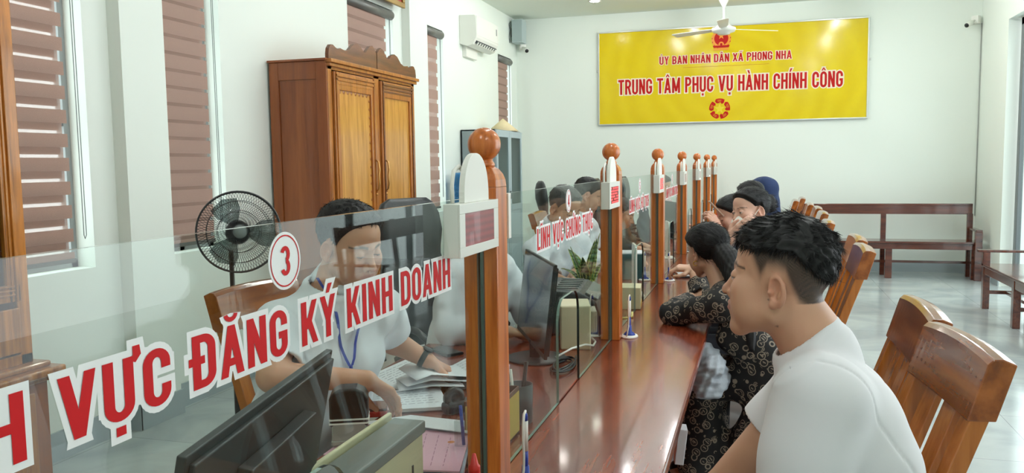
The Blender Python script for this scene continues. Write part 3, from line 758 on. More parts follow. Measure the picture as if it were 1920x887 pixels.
# ------------------------------------------------------------------ wooden chairs
def make_chair(lab, loc, rz, group='wooden chairs for visitors'):
    """faces local -X; origin on the floor under the seat"""
    t = thing('dining_chair', lab, 'chair', loc, rz, group)
    sw = .225
    MB().box((-.22, -sw, .435), (.20, sw, .46)).build('seat', CHAIRW, t, bevel=.006)
    a = MB(); a.box((-.19, -sw + .02, .36), (.18, -sw + .04, .435)); a.box((-.19, sw - .04, .36), (.18, sw - .02, .435)); a.box((-.20, -sw + .04, .36), (-.18, sw - .04, .435)); a.box((.16, -sw + .04, .36), (.18, sw - .04, .435))
    a.build('apron', CHAIRW, t, bevel=.002)
    for s in (-1, 1):
        MB().box((-.21, s * sw - .024 - .02 * s, 0), (-.16, s * sw + .024 - .02 * s, .435)).build('leg', CHAIRW, t, bevel=.003)
    def prof(z):   # x of the back post centre
        return .185 + (.0 if z < .45 else .20 * ((z - .45) / .6) ** 1.15) + (.05 * (1 - z / .45) if z < .45 else 0)
    zs = [0, .2, .45, .6, .75, .9, .925]
    for s in (-1, 1):
        poly = [(prof(z) - .021, z) for z in zs] + [(prof(z) + .021, z) for z in reversed(zs)]
        y = s * (sw - .027); MB().prism(poly, 1, y - .027, y + .027).build('back_post', CHAIRW, t, bevel=.003)
    for y in (-.068, .068):
        zz = [.50, .6, .75, .9, .925]
        poly = [(prof(z) - .008, z) for z in zz] + [(prof(z) + .010, z) for z in reversed(zz)]
        MB().prism(poly, 1, y - .041, y + .041).build('back_slat', CHAIRW, t, bevel=.002)
    # crest rail, bowed backwards and arched on top
    m = MB(); n = 14; rows = []
    for k in range(n + 1):
        u = -1 + 2 * k / n; y = u * (sw + .002); bow = .012 * (1 - u * u); top = 1.060 - .012 * u * u; bot = .905
        lean = .040
        x0 = prof(.905) - .027 + bow * .4; x1 = x0 + .062
        rows.append([(x0, y, bot), (x1, y, bot), (x1 + lean, y, top - .012), (x0 + lean + .034, y, top), (x0 + lean + .012, y, top), (x0 + lean, y, top - .012)])
    for k in range(n + 1): m.v += rows[k]
    for k in range(n):
        for q in range(6):
            q2 = (q + 1) % 6; m.f.append((k * 6 + q, k * 6 + q2, (k + 1) * 6 + q2, (k + 1) * 6 + q)); m.m.append(0); m.sm.append(False)
    m.f.append(tuple(range(6))); m.f.append(tuple(n * 6 + q for q in range(5, -1, -1))); m.m += [0, 0]; m.sm += [False, False]
    m.build('crest_rail', CHAIRH, t, bevel=.003)
    MB().box((.155, -sw + .04, .47), (.20, sw - .04, .51), R=rotm(0, .12, 0)).build('lower_back_rail', CHAIRH, t, bevel=.003)
    for s in (-1, 1): MB().box((-.17, s * (sw - .022) - .01, .16), (.20, s * (sw - .022) + .01, .19)).build('stretcher', CHAIRW, t, bevel=.002)
    MB().box((0, -sw + .03, .165), (.03, sw - .03, .185)).build('stretcher', CHAIRW, t, bevel=.002)
    return t
CX = .16
ch0 = make_chair('nearest empty wooden chair in the lower right corner', (.130, 2.22, 0), .12)
def chair(lab, x, y, rz=0, group=None):
    c = copy_tree(ch0); c.location = (x, y, 0); c.rotation_euler = (0, 0, rz); c['label'] = lab
    if group: c['group'] = group
    return c
chair('wooden chair right behind the nearest empty chair, its crest touching it', .118, 2.74, .02)
chair('front one of the two chair backs standing beside the young man\'s nape', .155, 4.58, 0)
chair('rear one of the two chair backs standing beside the young man\'s nape', .185, 5.16, 0)
chair('chair whose pale crest shows just above the young man\'s hair', .035, 5.90, 0)
chair('chair behind the pale crest above the young man\'s hair', .125, 6.48, 0)
chair('middle chair in the far row of chair backs, by the bench end', .165, 7.58, 0)
chair('next chair beyond the middle of the far row', .17, 8.35, 0)
chair('second farthest chair of the visitor row', .136, 9.0, 0)
chair('farthest chair of the visitor row, its back sticking up', .13, 10.45, 0)
chair('far chair whose back stands left of the farthest one', .03, 9.85, 0)
chair('wooden chair of the clerk at counter three, behind his shoulder', -1.50, 2.68, PI - .14, 'wooden chairs on the staff side')
chair('wooden chair whose back shows between the white display box and the office chair', -1.62, 5.35, PI + .1, 'wooden chairs on the staff side')
chair('wooden chair seen through the glass right of the second post', -1.60, 7.4, PI, 'wooden chairs on the staff side')

# office chairs
def office_chair(lab, loc, rz, s=1.0):
    """faces local +X"""
    t = thing('office_chair', lab, 'office chair', loc, rz, 'black office chairs on the staff side')
    m = MB(); n = 12
    def shell(prof, name, wid):
        mb = MB(); rows = []
        for (x, z, hw, th) in prof:
            row = []
            for k in range(n):
                a = 2 * PI * k / n; cy = math.cos(a); cx_ = math.sin(a)
                row.append((x + th * np.sign(cx_) * abs(cx_) ** .7 - .10 * (1 - 0) * 0 + .03 * cy * cy, hw * np.sign(cy) * abs(cy) ** .45, z))
            rows.append(row)
        for r in rows: mb.v += r
        for i in range(len(rows) - 1):
            for k in range(n):
                k2 = (k + 1) % n; mb.f.append((i * n + k, i * n + k2, (i + 1) * n + k2, (i + 1) * n + k)); mb.m.append(0); mb.sm.append(True)
        mb.f.append(tuple(range(n - 1, -1, -1))); mb.f.append(tuple((len(rows) - 1) * n + k for k in range(n))); mb.m += [0, 0]; mb.sm += [False, False]
        return mb.build(name, LEATHER, t)
    shell([(-.20, .55, .20, .03), (-.22, .65, .235, .045), (-.25, .80, .235, .05), (-.27, .92, .225, .042), (-.28, 1.02, .20, .035), (-.285, 1.06, .20, .045), (-.295, 1.15, .215, .06), (-.305, 1.24, .205, .055), (-.31, 1.30, .175, .035), (-.31, 1.325, .13, .015)], 'backrest', 1)
    shell([(0, .44, .20, .20), (0, .46, .235, .24), (0, .50, .24, .25), (0, .53, .21, .21)], 'seat', 1)
    for s_ in (-1, 1):
        MB().tube([(-.20, s_ * .26, .50), (-.22, s_ * .28, .62), (-.20, s_ * .29, .69), (-.10, s_ * .29, .71), (.10, s_ * .29, .70), (.17, s_ * .28, .66), (.16, s_ * .26, .55), (.05, s_ * .24, .48)], .018, 10).build('armrest', BLACKPL, t)
    MB().lathe([(.03, .09), (.03, .28), (.022, .28), (.022, .44)], n=16).build('gas_column', BLACKM, t)
    b = MB()
    for k in range(5):
        a = 2 * PI * k / 5; b.tube([(0, 0, .10), (.15 * math.cos(a), .15 * math.sin(a), .095), (.30 * math.cos(a), .30 * math.sin(a), .07)], [.025, .02, .015], 8)
        b.sphere((.30 * math.cos(a), .30 * math.sin(a), .03), .028, 10, 8)
    b.build('star_base', BLACKPL, t)
    return t
oc = office_chair('empty black leather office chair right of the clerk at counter three', (-1.54, 3.92, 0), -.45)
def office(lab, x, y, rz):
    c = copy_tree(oc); c.location = (x, y, 0); c.rotation_euler = (0, 0, rz); c['label'] = lab; return c
office('black office chair with rounded back sticking up left of the number 4', -1.80, 8.05, .3)
office('black office chair top just left of the second post', -1.46, 9.1, 0)
office('black chair top just left of the third post', -1.32, 10.2, 0)

# ------------------------------------------------------------------ carved wardrobe
def wardrobe():
    t = thing('wardrobe', 'tall carved wooden wardrobe with two gold-brown doors on the left wall', 'wardrobe', (XL + .02, 5.35, 0))
    D, W, H = .47, 1.55, 2.26
    m = MB()
    m.box((0, 0, 0), (D, .03, H), 0)
    m.box((0, W - .03, 0), (D, W, H)); m.box((0, 0, H - .03), (D, W, H)); m.box((0, 0, 0), (.02, W, H)); m.box((0, 0, .06), (D - .02, W, .10))
    m.build('carcass', CABSIDE, t, bevel=.002)
    s = MB()
    s.box((0, -.012, 0), (.075, 0, H)); s.box((D - .085, -.012, 0), (D, 0, H)); s.box((.075, -.012, H - .13), (D - .085, 0, H)); s.box((.075, -.012, 0), (D - .085, 0, .15))
    s.box((-.005, -.03, H), (D + .01, W + .03, H + .016))
    s.build('side_frame', CABSIDE, t, bevel=.003)
    f = MB()
    for (a, b) in ((0, .06), (.735, .835), (W - .06, W)): f.box((D - .02, a, 0), (D + .004, b, H))
    f.box((D - .02, 0, H - .06), (D + .004, W, H)); f.box((D - .02, 0, 0), (D + .004, W, .12))
    f.build('face_frame', CABFR, t, bevel=.003)
    cr = MB(); cr.box((D - .01, -.02, H - .015), (D + .05, W + .02, H + .012)); cr.box((D - .01, -.01, H - .04), (D + .03, W + .01, H - .015)); cr.build('cornice', CABFR, t, bevel=.004)
    # carved crest board
    base = [(-.01, 0), (-.01, .03), (.0, .065), (.03, .09), (.06, .092), (.10, .078), (.14, .072), (.17, .082), (.20, .078), (.25, .074), (.31, .088), (.38, .13), (.44, .142), (.50, .125), (.55, .095), (.58, .098), (.62, .125), (.66, .150), (.70, .158), (.73, .14), (.76, .118), (.78, .122)]
    prof = base + [(W - y, z) for y, z in reversed(base)]
    poly = [(y, H + .012 + z * 1.15) for y, z in prof]
    n = len(poly); c = MB()
    for i in range(n - 1):
        (a0, z0), (a1, z1) = poly[i], poly[i + 1]; zb = H + .010
        if abs(a1 - a0) < 1e-6: continue
        c.add([(D - .005, a0, zb), (D + .022, a0, zb), (D + .022, a1, zb), (D - .005, a1, zb), (D - .005, a0, z0), (D + .022, a0, z0), (D + .022, a1, z1), (D - .005, a1, z1)], [(0, 3, 2, 1), (4, 5, 6, 7), (0, 1, 5, 4), (2, 3, 7, 6), (1, 2, 6, 5), (3, 0, 4, 7)])
    c.build('carved_crest', CABDARK, t)
    for k, (a, b) in enumerate(((.065, .73), (.84, W - .065))):
        fl = k == 0
        d = MB(); t_ = .075; z0, z1 = .13, H - .07
        d.box((D, a, z0), (D + .022, a + t_, z1)); d.box((D, b - t_, z0), (D + .022, b, z1)); d.box((D, a + t_, z1 - .13), (D + .022, b - t_, z1)); d.box((D, a + t_, z0), (D + .022, b - t_, z0 + .12))
        dob = d.build('door', CABFR, t, bevel=.004)
        p = MB().box((D - .004, a + t_, z0 + .1), (D + .006, b - t_, z1 - .10)).build('door_panel', CABGOLD, dob)
        mo = MB()
        for j in range(3): mo.box((D + .018, a + .02, z1 - .035 - j * .028), (D + .036 - j * .006, b - .02, z1 - .018 - j * .028))
        mo.box((D + .018, a + .02, z0), (D + .03, a + .038, z1)); mo.box((D + .018, b - .038, z0), (D + .03, b - .02, z1))
        if fl:
            for j in range(9): mo.lathe([(.001, 0), (.022, 0), (.001, .006)], (D + .006, a + t_ + .03 + j * .062, z1 - .135), 10, R=rotm(0, PI / 2, 0))
            for j in range(26): mo.lathe([(.001, 0), (.013, 0), (.001, .006)], (D + .006, b - t_ - .012, z1 - .18 - j * .065), 8, R=rotm(0, PI / 2, 0))
        mo.build('door_moulding', CABDARK if not fl else CABFR, dob, bevel=.002)
        y = b - .035 if fl else a + .035; zc = 1.42
        MB().tube([(D + .022, y, zc + .13), (D + .05, y, zc + .11), (D + .056, y + .004, zc + .05), (D + .05, y, zc), (D + .056, y - .004, zc - .06), (D + .045, y, zc - .11), (D + .022, y, zc - .13)], [.006, .007, .009, .007, .009, .007, .006], 8).sphere((D + .03, y, zc - .15), .010, 10, 8).build('door_handle', BRASS, dob)
    return t
wardrobe()
def display_cabinet():
    t = thing('display_cabinet', 'tall glazed wooden display cabinet cut off by the left edge of the picture', 'cabinet', (XL + .02, 2.72, 0))
    D = .48; W = -1.3; H = 2.45
    m = MB()
    m.box((0, -.03, .7), (D - .02, 0, H)); m.box((0, W, .7), (D - .02, W + .03, H)); m.box((0, W, H - .03), (D, 0, H)); m.box((0, W, .7), (.02, 0, H))
    for z in (1.15, 1.6, 2.05): m.box((.02, W + .03, z), (D - .04, -.03, z + .015))
    m.build('upper_carcass', CABSIDE, t, bevel=.003)
    m = MB(); m.box((0, W - .0, .05), (D + .03, .04, .62)); m.build('lower_carcass', CABSIDE, t, bevel=.004)
    for a, b in ((0.035, 0.62), (.65, 1.25)):
        q = MB(); q.box((D + .03, -b, .12), (D + .042, -a, .56)); q.box((D + .042, -b + .07, .19), (D + .05, -a - .07, .49)); q.build('lower_door', CABFR, t, bevel=.006)
    l = MB(); l.box((-.0, W - .05, .625), (D + .09, .09, .66)); l.box((0, W - .03, .60), (D + .06, .06, .625)); l.box((0, W - .03, .66), (D + .05, .05, .685)); l.build('ledge', CABFR, t, bevel=.010, seg=3)
    l = MB(); l.box((0, W - .05, 0), (D + .07, .07, .06)); l.box((0, W - .03, .06), (D + .05, .05, .09)); l.build('plinth', CABFR, t, bevel=.010, seg=3)
    f = MB(); x0 = D - .02; x1 = D + .005
    f.box((x0, -.06, .685), (x1, 0, H)); f.box((x0, W, .685), (x1, W + .06, H)); f.box((x0, W, H - .1), (x1, 0, H)); f.box((x0, W / 2 - .04, .685), (x1, W / 2 + .04, H)); f.box((x0, W, .685), (x1, 0, .73))
    f.box((x1, -.30, .74), (x1 + .012, -.06, .93)); f.box((x1, W + .07, .74), (x1 + .012, W / 2 - .05, .93)); f.box((x1, -.59, .74), (x1 + .012, -.30, .93))
    f.build('face_frame', CABORANGE, t, bevel=.004)
    for a, b in ((.06, .61), (.69, 1.24)):
        d = MB(); d.box((x1, -b, .96), (x1 + .02, -b + .06, 2.34)); d.box((x1, -a - .06, .96), (x1 + .02, -a, 2.34)); d.box((x1, -b, 2.26), (x1 + .02, -a, 2.34)); d.box((x1, -b, .96), (x1 + .02, -a, 1.03))
        for j in range(3): d.box((x1 + .018, -a - .025 - j * .018, .96), (x1 + .03 - j * .004, -a - .015 - j * .018, 2.34))
        for j in range(3): d.box((x1 + .018, -b + .03, .985 + j * .018), (x1 + .028, -a - .03, .993 + j * .018))
        dob = d.build('glazed_door', CABORANGE, t, bevel=.003)
        MB().box((x1 + .006, -b + .06, 1.03), (x1 + .010, -a - .06, 2.26)).build('door_pane', GLASS, dob)
display_cabinet()

# ------------------------------------------------------------------ filing cabinets, dispenser, air conditioner ...
def filing(lab, loc, W, D, H, glass=True):
    t = thing('filing_cabinet', lab, 'cabinet', loc, 0)
    MB().box((0, 0, .04), (D - .02, .02, H)).box((0, W - .02, .04), (D - .02, W, H)).box((0, 0, H - .02), (D - .02, W, H)).box((0, 0, .04), (.02, W, H)).box((0, 0, .04), (D - .02, W, .08)).box((.02, .02, H * .5), (D - .04, W - .02, H * .5 + .02)).box((.02, .02, 0), (D - .05, W - .02, .04)).build('body', GREYMET, t, bevel=.004)
    for k, (a, b) in enumerate(((.005, W / 2 - .003), (W / 2 + .003, W - .005))):
        d = MB(); x0, x1 = D - .02, D
        q = .06
        d.box((x0, a, .06), (x1, a + q, H - .01)); d.box((x0, b - q, .06), (x1, b, H - .01)); d.box((x0, a + q, H - .09), (x1, b - q, H - .01)); d.box((x0, a + q, .06), (x1, b - q, .14)); d.box((x0, a + q, H * .5 - .05), (x1, b - q, H * .5 + .03)); d.box((x0 + .004, a + q, .14), (x1 - .006, b - q, H * .5 - .05))
        dob = d.build('door', LGREYMET, t, bevel=.003)
        MB().box((x0 + .008, a + q, H * .5 + .03), (x0 + .012, b - q, H - .09)).build('door_pane', GLASS if glass else GREYPL, dob)
        y = b - .03 if k == 0 else a + .03
        MB().box((x1, y - .008, H * .5 + .1), (x1 + .02, y + .008, H * .5 + .2)).build('door_handle', STEEL, dob, bevel=.004)
filing('grey steel cabinet with two glazed doors in the back corner under the conical hat', (XL + .01, 9.41, 0), 1.10, .455, 1.92)
t = MB().lathe([(.200, 0), (.202, .002), (.003, .165), (.001, .165), (.198, 0)], n=40)
o = t.build('conical_hat', mat('palm_leaf', (226, 208, 166), .7, noise=(30, .12)), origin=(0, 0, 0)); o.location = (-3.18, 10.24, 1.922)
tag(o, 'pale conical palm leaf hat lying on the grey corner cabinet', 'hat')

def dispenser():
    t = thing('water_dispenser', 'white water dispenser with a blue bottle in front of the bright blind window', 'water dispenser', (-3.26, 8.92, 0))
    MB().box((-.15, -.15, .02), (.15, .15, .95)).build('dispenser_body', WHITEPL, t, bevel=.012)
    MB().box((.15, -.10, .60), (.17, .10, .80)).build('tap_panel', GREYPL, t, bevel=.004)
    for y, c in ((-.05, BLUEPL), (.05, REDLET)): MB().lathe([(.012, 0), (.012, .05), (.006, .05)], (.18, y, .68), 12).build('tap', c, t)
    bm = bpy.data.materials.new('blue_bottle'); bm.use_nodes = True
    bb_ = bm.node_tree.nodes['Principled BSDF']; bb_.inputs['Base Color'].default_value = (*lin((60, 150, 214)), 1); bb_.inputs['Roughness'].default_value = .12; bb_.inputs['Transmission Weight'].default_value = .45
    MB().lathe([(.03, .95), (.04, .97), (.10, 1.02), (.135, 1.06), (.135, 1.12), (.128, 1.14), (.135, 1.16), (.135, 1.24), (.128, 1.26), (.135, 1.28), (.135, 1.36), (.12, 1.40), (.10, 1.41)], n=28).build('water_bottle', bm, t)
dispenser()
def aircon():
    t = thing('air_conditioner', 'white wall air conditioner high on the left wall near the corner', 'air conditioner', (XL, 9.46, 2.92))
    W = .86; pr = [(0, .03), (.10, 0), (.17, .02), (.215, .10), (.22, .13), (.215, .35), (.19, .365), (0, .37)]
    MB().prism([(x, z) for x, z in pr], 1, 0, W).build('casing', WHITEPL, t, bevel=.006, seg=3)
    MB().box((.216, .01, .125), (.222, W - .01, .355)).build('front_panel', WHITEPL, t, bevel=.002)
    v = MB(); v.box((.17, .05, .035), (.205, W - .06, .075), R=rotm(0, -.9, 0)); v.build('air_outlet', DGREY, t)
    l = MB()
    for k in range(9): l.box((.175, .08 + k * .085, .03), (.21, .12 + k * .085, .05), R=rotm(0, -.9, 0))
    l.build('louvre', WHITEPL, t)
    MB().box((.222, W - .10, .22), (.224, W - .07, .30)).build('status_light', GREYPL, t)
    MB().box((0, .10, -.11), (.05, W - .35, .03)).build('pipe_cover', WHITEPL, t, bevel=.004)
aircon()
t = thing('wall_speaker', 'light grey box loudspeaker mounted high in the left back corner', 'speaker', (XL, 11.55, 3.24))
MB().box((.04, -.02, .0), (.20, .20, .33)).build('speaker_cabinet', mat('speaker_grey', (176, 190, 190), .6), t, bevel=.008)
MB().box((.045, -.026, .015), (.195, -.02, .315)).build('grille', mat('grille_grey', (158, 172, 172), .7, bump=(400, .3, .001)), t, bevel=.004)
MB().box((0, .06, .10), (.05, .12, .22)).build('bracket', GREYPL, t)
MB().tube([(.03, -.01, .30), (.0, -.02, .27), (.02, -.03, .18), (0, -.02, .08), (.01, -.02, .0)], .005, 6).build('speaker_cable', DGREY, t)
def cctv(lab, loc, rz):
    t = thing('security_camera', lab, 'camera', loc, rz, 'small security cameras on the walls')
    MB().box((-.045, -.005, -.05), (.045, .055, .05)).build('junction_box', WHITEPL, t, bevel=.006)
    MB().tube([(0, -.0, -.01), (0, -.05, -.02), (0, -.07, -.035)], .012, 10).build('arm', WHITEPL, t)
    R = rotm(PI / 2 + .35, 0, 0)
    MB().lathe([(.028, -.04), (.033, -.03), (.033, .07), (.029, .075)], (0, -.10, -.055), 20, R=R).build('camera_body', WHITEPL, t)
    MB().lathe([(.001, .0), (.027, .0), (.027, .006), (.001, .006)], (0, -.17, -.083), 20, R=R).build('lens_face', BLACKPL, t)
cctv('white bullet camera beneath the loudspeaker in the left corner', (-3.35, 11.84, 3.22), .6)
cctv('white bullet camera by the right corner of the back wall', (2.60, 11.84, 3.24), -.75)
MB_ = MB().tube([(2.69, 11.885, 3.2), (2.688, 11.885, .75)], .006, 6); o = MB_.build('wall_cable', mat('cable_grey', (170, 172, 168), .6), origin=(2.69, 11.885, 0)); tag(o, 'thin grey cable running down the right corner below the camera', 'cable')
t = thing('picture_frame', 'gold-framed red picture at the top edge, above the wardrobe', 'picture', (XL + .085, 7.62, 3.04))
MB().box((0, -.65, 0), (.03, 0, .05)).box((0, -.05, .05), (.03, 0, .5)).box((0, -.65, .05), (.03, -.60, .5)).box((0, -.65, .45), (.03, 0, .5)).build('frame', mat('gilt', (150, 120, 60), .35, metal=.5), t, bevel=.006)
MB().box((0, -.60, .05), (.012, -.05, .45)).build('picture', mat('picture_red', (170, 34, 26), .5), t)

# ceiling fan
def ceiling_fan():
    t = thing('ceiling_fan', 'white three-bladed ceiling fan in front of the top of the banner', 'ceiling fan', (-.44, 10.8, ZC))
    MB().lathe([(.10, 0), (.095, -.04), (.05, -.14), (.02, -.20), (.018, -.21)], n=28).build('canopy', WHITEM, t)
    MB().lathe([(.014, -.20), (.014, -.37)], n=14).build('down_rod', WHITEM, t)
    MB().lathe([(.02, -.345), (.045, -.37), (.075, -.42), (.10, -.445), (.145, -.46), (.15, -.48), (.135, -.51), (.08, -.525), (.075, -.54), (.001, -.545)], n=36).build('motor', WHITEM, t)
    for k in range(3):
        a = -PI / 2 + .03 + k * 2 * PI / 3
        R = rotm(0, 0, a)
        m = MB(); pts = [(.13, -.035), (.24, -.055), (.70, -.072), (.735, -.06), (.74, .05), (.71, .065), (.24, .055), (.13, .035)]
        v = []
        for z in (0, .006):
            for (x, y) in pts:
                q = np.array((x, y, -.475 + z + y * .18)); v.append(R @ q)
        n = len(pts); m.add(v, [tuple(range(n)), tuple(range(2 * n - 1, n - 1, -1))] + [(i, (i + 1) % n, n + (i + 1) % n, n + i) for i in range(n)])
        m.build('blade', WHITEM, t)
ceiling_fan()

# standing fan
def stand_fan():
    t = thing('standing_fan', 'black standing fan beside the second blind, behind the glass', 'fan', (-2.46, 3.42, 0), 0)
    MB().lathe([(.001, .0), (.20, .0), (.205, .02), (.17, .045), (.05, .06), (.04, .075), (.001, .075)], (0, 0, 0), 36).build('base', BLACKPL, t)
    MB().lathe([(.016, .07), (.016, .62), (.012, .62), (.012, 1.10)], n=14).build('pole', BLACKM, t)
    MB().lathe([(.022, .58), (.024, .66)], n=14).build('height_collar', BLACKPL, t)
    ax = Vector((.62, -.76, .10)).normalized(); q = ax.to_track_quat('Z', 'Y').to_matrix(); R = np.array(q); c = np.array((.05, 0.0, 1.19)); Rg = .195
    MB().lathe([(.02, -.18), (.055, -.17), (.06, -.08), (.05, -.05), (.001, -.045)], c, 24, R=R).build('motor', BLACKPL, t)
    g = MB(); nw = 84
    def dome(sg, z0):
        for k in range(nw):
            a = 2 * PI * k / nw; tw = .35
            pts = []
            for u in (0, .25, .5, .75, 1):
                r = .035 + (Rg - .035) * u; z = z0 + sg * .055 * (1 - u * u); aa = a + tw * u * (1 if sg > 0 else -1)
                pts.append(c + R @ np.array((r * math.cos(aa), r * math.sin(aa), z)))
            g.tube(pts, .0011, 3, smooth=True)
        for r, u in ((.035, 0), (.10, .4), (.15, .72)):
            z = z0 + sg * .055 * (1 - u * u)
            g.tube([c + R @ np.array((r * math.cos(2 * PI * k / 32), r * math.sin(2 * PI * k / 32), z)) for k in range(32)], .0016, 4, closed=True)
    dome(1, .015); dome(-1, -.015)
    for z in (.012, -.012): g.tube([c + R @ np.array((Rg * math.cos(2 * PI * k / 48), Rg * math.sin(2 * PI * k / 48), z)) for k in range(48)], .005, 6, closed=True)
    g.build('guard', BLACKM, t)
    MB().lathe([(.001, .068), (.033, .068), (.038, .06), (.001, .055)], c, 24, R=R).build('badge', GREYPL, t)
    bl = MB()
    for k in range(3):
        a0 = 2 * PI * k / 3; P = []
        for (u, w) in ((.03, -.12), (.06, -.55), (.12, -.62), (.165, -.5), (.175, -.1), (.165, .35), (.12, .45), (.06, .35), (.03, .2)):
            P.append(c + R @ np.array((u * math.cos(a0 + w), u * math.sin(a0 + w), .018 * w)))
        P2 = [p + R @ np.array((0, 0, .003)) for p in P]; n = len(P)
        bl.add(P + P2, [tuple(range(n)), tuple(range(2 * n - 1, n - 1, -1))] + [(i, (i + 1) % n, n + (i + 1) % n, n + i) for i in range(n)], 0, True)
    bl.lathe([(.001, -.03), (.03, -.03), (.03, .03), (.001, .035)], c, 20, R=R)
    bl.build('blades', thin_glass('smoky_plastic', (.50, .54, .54), .1, .03), t)
stand_fan()
# ------------------------------------------------------------------ figures: smooth distance fields turned into meshes
def smin(a, b, k):
    h = np.clip(.5 + .5 * (b - a) / k, 0, 1); return b * (1 - h) + a * h - k * h * (1 - h)
def smax(a, b, k): return -smin(-a, -b, k)
def rc(P, a, b, ra, rb):
    a = np.asarray(a, float); b = np.asarray(b, float); ab = b - a
    q = P - a; t = np.clip((q @ ab) / (ab @ ab + 1e-12), 0, 1)
    q -= t[:, None] * ab
    return np.sqrt(np.einsum('ij,ij->i', q, q)) - (ra + (rb - ra) * t)
def sph(P, c, r):
    q = P - np.asarray(c, float); return np.sqrt(np.einsum('ij,ij->i', q, q)) - r
def ell(P, c, r, R=None):
    q = P - np.asarray(c, float)
    if R is not None: q = q @ np.asarray(R)
    r = np.asarray(r, float); k0 = np.linalg.norm(q / r, axis=1); k1 = np.linalg.norm(q / (r * r), axis=1) + 1e-9
    return k0 * (k0 - 1) / k1
def surface_nets(fn, lo, hi, h, newton=1):
    lo = np.array(lo, float); hi = np.array(hi, float); B = 6
    nb = np.ceil((hi - lo) / (h * B)).astype(int) + 1; n = nb * B + 1
    ax = [lo[k] + (np.arange(nb[k]) + .5) * h * B for k in range(3)]
    C = np.stack(np.meshgrid(*ax, indexing='ij'), -1).reshape(-1, 3)
    dc = fn(C).reshape(nb)
    F = np.ones(n, np.float32)
    big = np.repeat(np.repeat(np.repeat(np.where(dc < 0, -1, 1), B, 0), B, 1), B, 2)
    F[:-1, :-1, :-1] = big
    act = np.argwhere(np.abs(dc) < h * B * .87 * 1.35 + .004)
    off = np.stack(np.meshgrid(*[np.arange(B + 1)] * 3, indexing='ij'), -1).reshape(-1, 3)
    for s in range(0, len(act), 900):
        idx = (act[s:s + 900, None, :] * B + off[None]).reshape(-1, 3)
        F[idx[:, 0], idx[:, 1], idx[:, 2]] = fn(lo + idx * h)
    S = F < 0
    c = S[:-1, :-1, :-1].astype(np.int8)
    cnt = np.zeros(np.array(S.shape) - 1, np.int8)
    for dx in (0, 1):
        for dy in (0, 1):
            for dz in (0, 1):
                cnt += S[dx:S.shape[0] - 1 + dx, dy:S.shape[1] - 1 + dy, dz:S.shape[2] - 1 + dz]
    cells = np.argwhere((cnt > 0) & (cnt < 8)); vid = -np.ones(cnt.shape, np.int64); vid[tuple(cells.T)] = np.arange(len(cells))
    acc = np.zeros((len(cells), 3)); num = np.zeros(len(cells))
    corners = [(0, 0, 0), (1, 0, 0), (0, 1, 0), (1, 1, 0), (0, 0, 1), (1, 0, 1), (0, 1, 1), (1, 1, 1)]
    edges = [(0, 1), (2, 3), (4, 5), (6, 7), (0, 2), (1, 3), (4, 6), (5, 7), (0, 4), (1, 5), (2, 6), (3, 7)]
    val = [F[cells[:, 0] + a, cells[:, 1] + b, cells[:, 2] + c_] for a, b, c_ in corners]
    for i, j in edges:
        m = (val[i] < 0) != (val[j] < 0); t = np.where(m, val[i] / (val[i] - val[j] + 1e-12), 0)
        p = np.array(corners[i], float) + t[:, None] * (np.array(corners[j], float) - np.array(corners[i], float))
        acc += p * m[:, None]; num += m
    V = lo + (cells + acc / num[:, None]) * h
    for _ in range(newton):
        d = fn(V); e = h * .3; g = np.stack([(fn(V + np.eye(3)[k] * e) - d) / e for k in range(3)], 1)
        st = (d / (np.sum(g * g, 1) + 1e-6))[:, None] * g; ln = np.linalg.norm(st, axis=1)[:, None]
        V = V - st * np.minimum(1, h * .6 / (ln + 1e-9))
    Q = []
    for a in range(3):
        sl0 = [slice(None)] * 3; sl1 = [slice(None)] * 3; sl0[a] = slice(0, -1); sl1[a] = slice(1, None)
        ch = S[tuple(sl0)] != S[tuple(sl1)]
        e = np.argwhere(ch); b, c_ = [(1, 2), (2, 0), (0, 1)][a]
        ok = (e[:, b] > 0) & (e[:, c_] > 0) & (e[:, b] < n[b] - 1) & (e[:, c_] < n[c_] - 1); e = e[ok]
        flip = S[e[:, 0], e[:, 1], e[:, 2]]
        def at_(db, dc_):
            q = e.copy(); q[:, b] -= db; q[:, c_] -= dc_; return vid[q[:, 0], q[:, 1], q[:, 2]]
        q = np.stack([at_(1, 1), at_(0, 1), at_(0, 0), at_(1, 0)], 1)
        q[~flip] = q[~flip][:, ::-1]; Q.append(q)
    Q = np.concatenate(Q); Q = Q[(Q >= 0).all(1)]
    return V, Q
def sdf_object(name, fn, lo, hi, h, m, parent=None, origin=(0, 0, 0), col=None, newton=1):
    V, Q = surface_nets(fn, lo, hi, h, newton)
    me = bpy.data.meshes.new(name)
    o_ = np.array(origin, float)
    me.vertices.add(len(V)); me.vertices.foreach_set('co', (V - o_).ravel())
    me.loops.add(len(Q) * 4); me.loops.foreach_set('vertex_index', Q.ravel().astype(np.int32))
    me.polygons.add(len(Q)); me.polygons.foreach_set('loop_start', np.arange(0, len(Q) * 4, 4, dtype=np.int32))
    me.polygons.foreach_set('loop_total', np.full(len(Q), 4, np.int32)); me.polygons.foreach_set('use_smooth', np.ones(len(Q), bool))
    me.update(calc_edges=True); me.validate()
    if col is not None:
        a = me.color_attributes.new('Col', 'FLOAT_COLOR', 'POINT'); c = np.concatenate([col(V), np.ones((len(V), 1))], 1)
        a.data.foreach_set('color', c.ravel().astype(np.float32))
    me.materials.append(m)
    ob = bpy.data.objects.new(name, me); COL.objects.link(ob)
    if parent is not None:
        ob.parent = parent; ob.location = tuple(o_ - np.array(parent.location))
    else: ob.location = tuple(o_)
    return ob, V

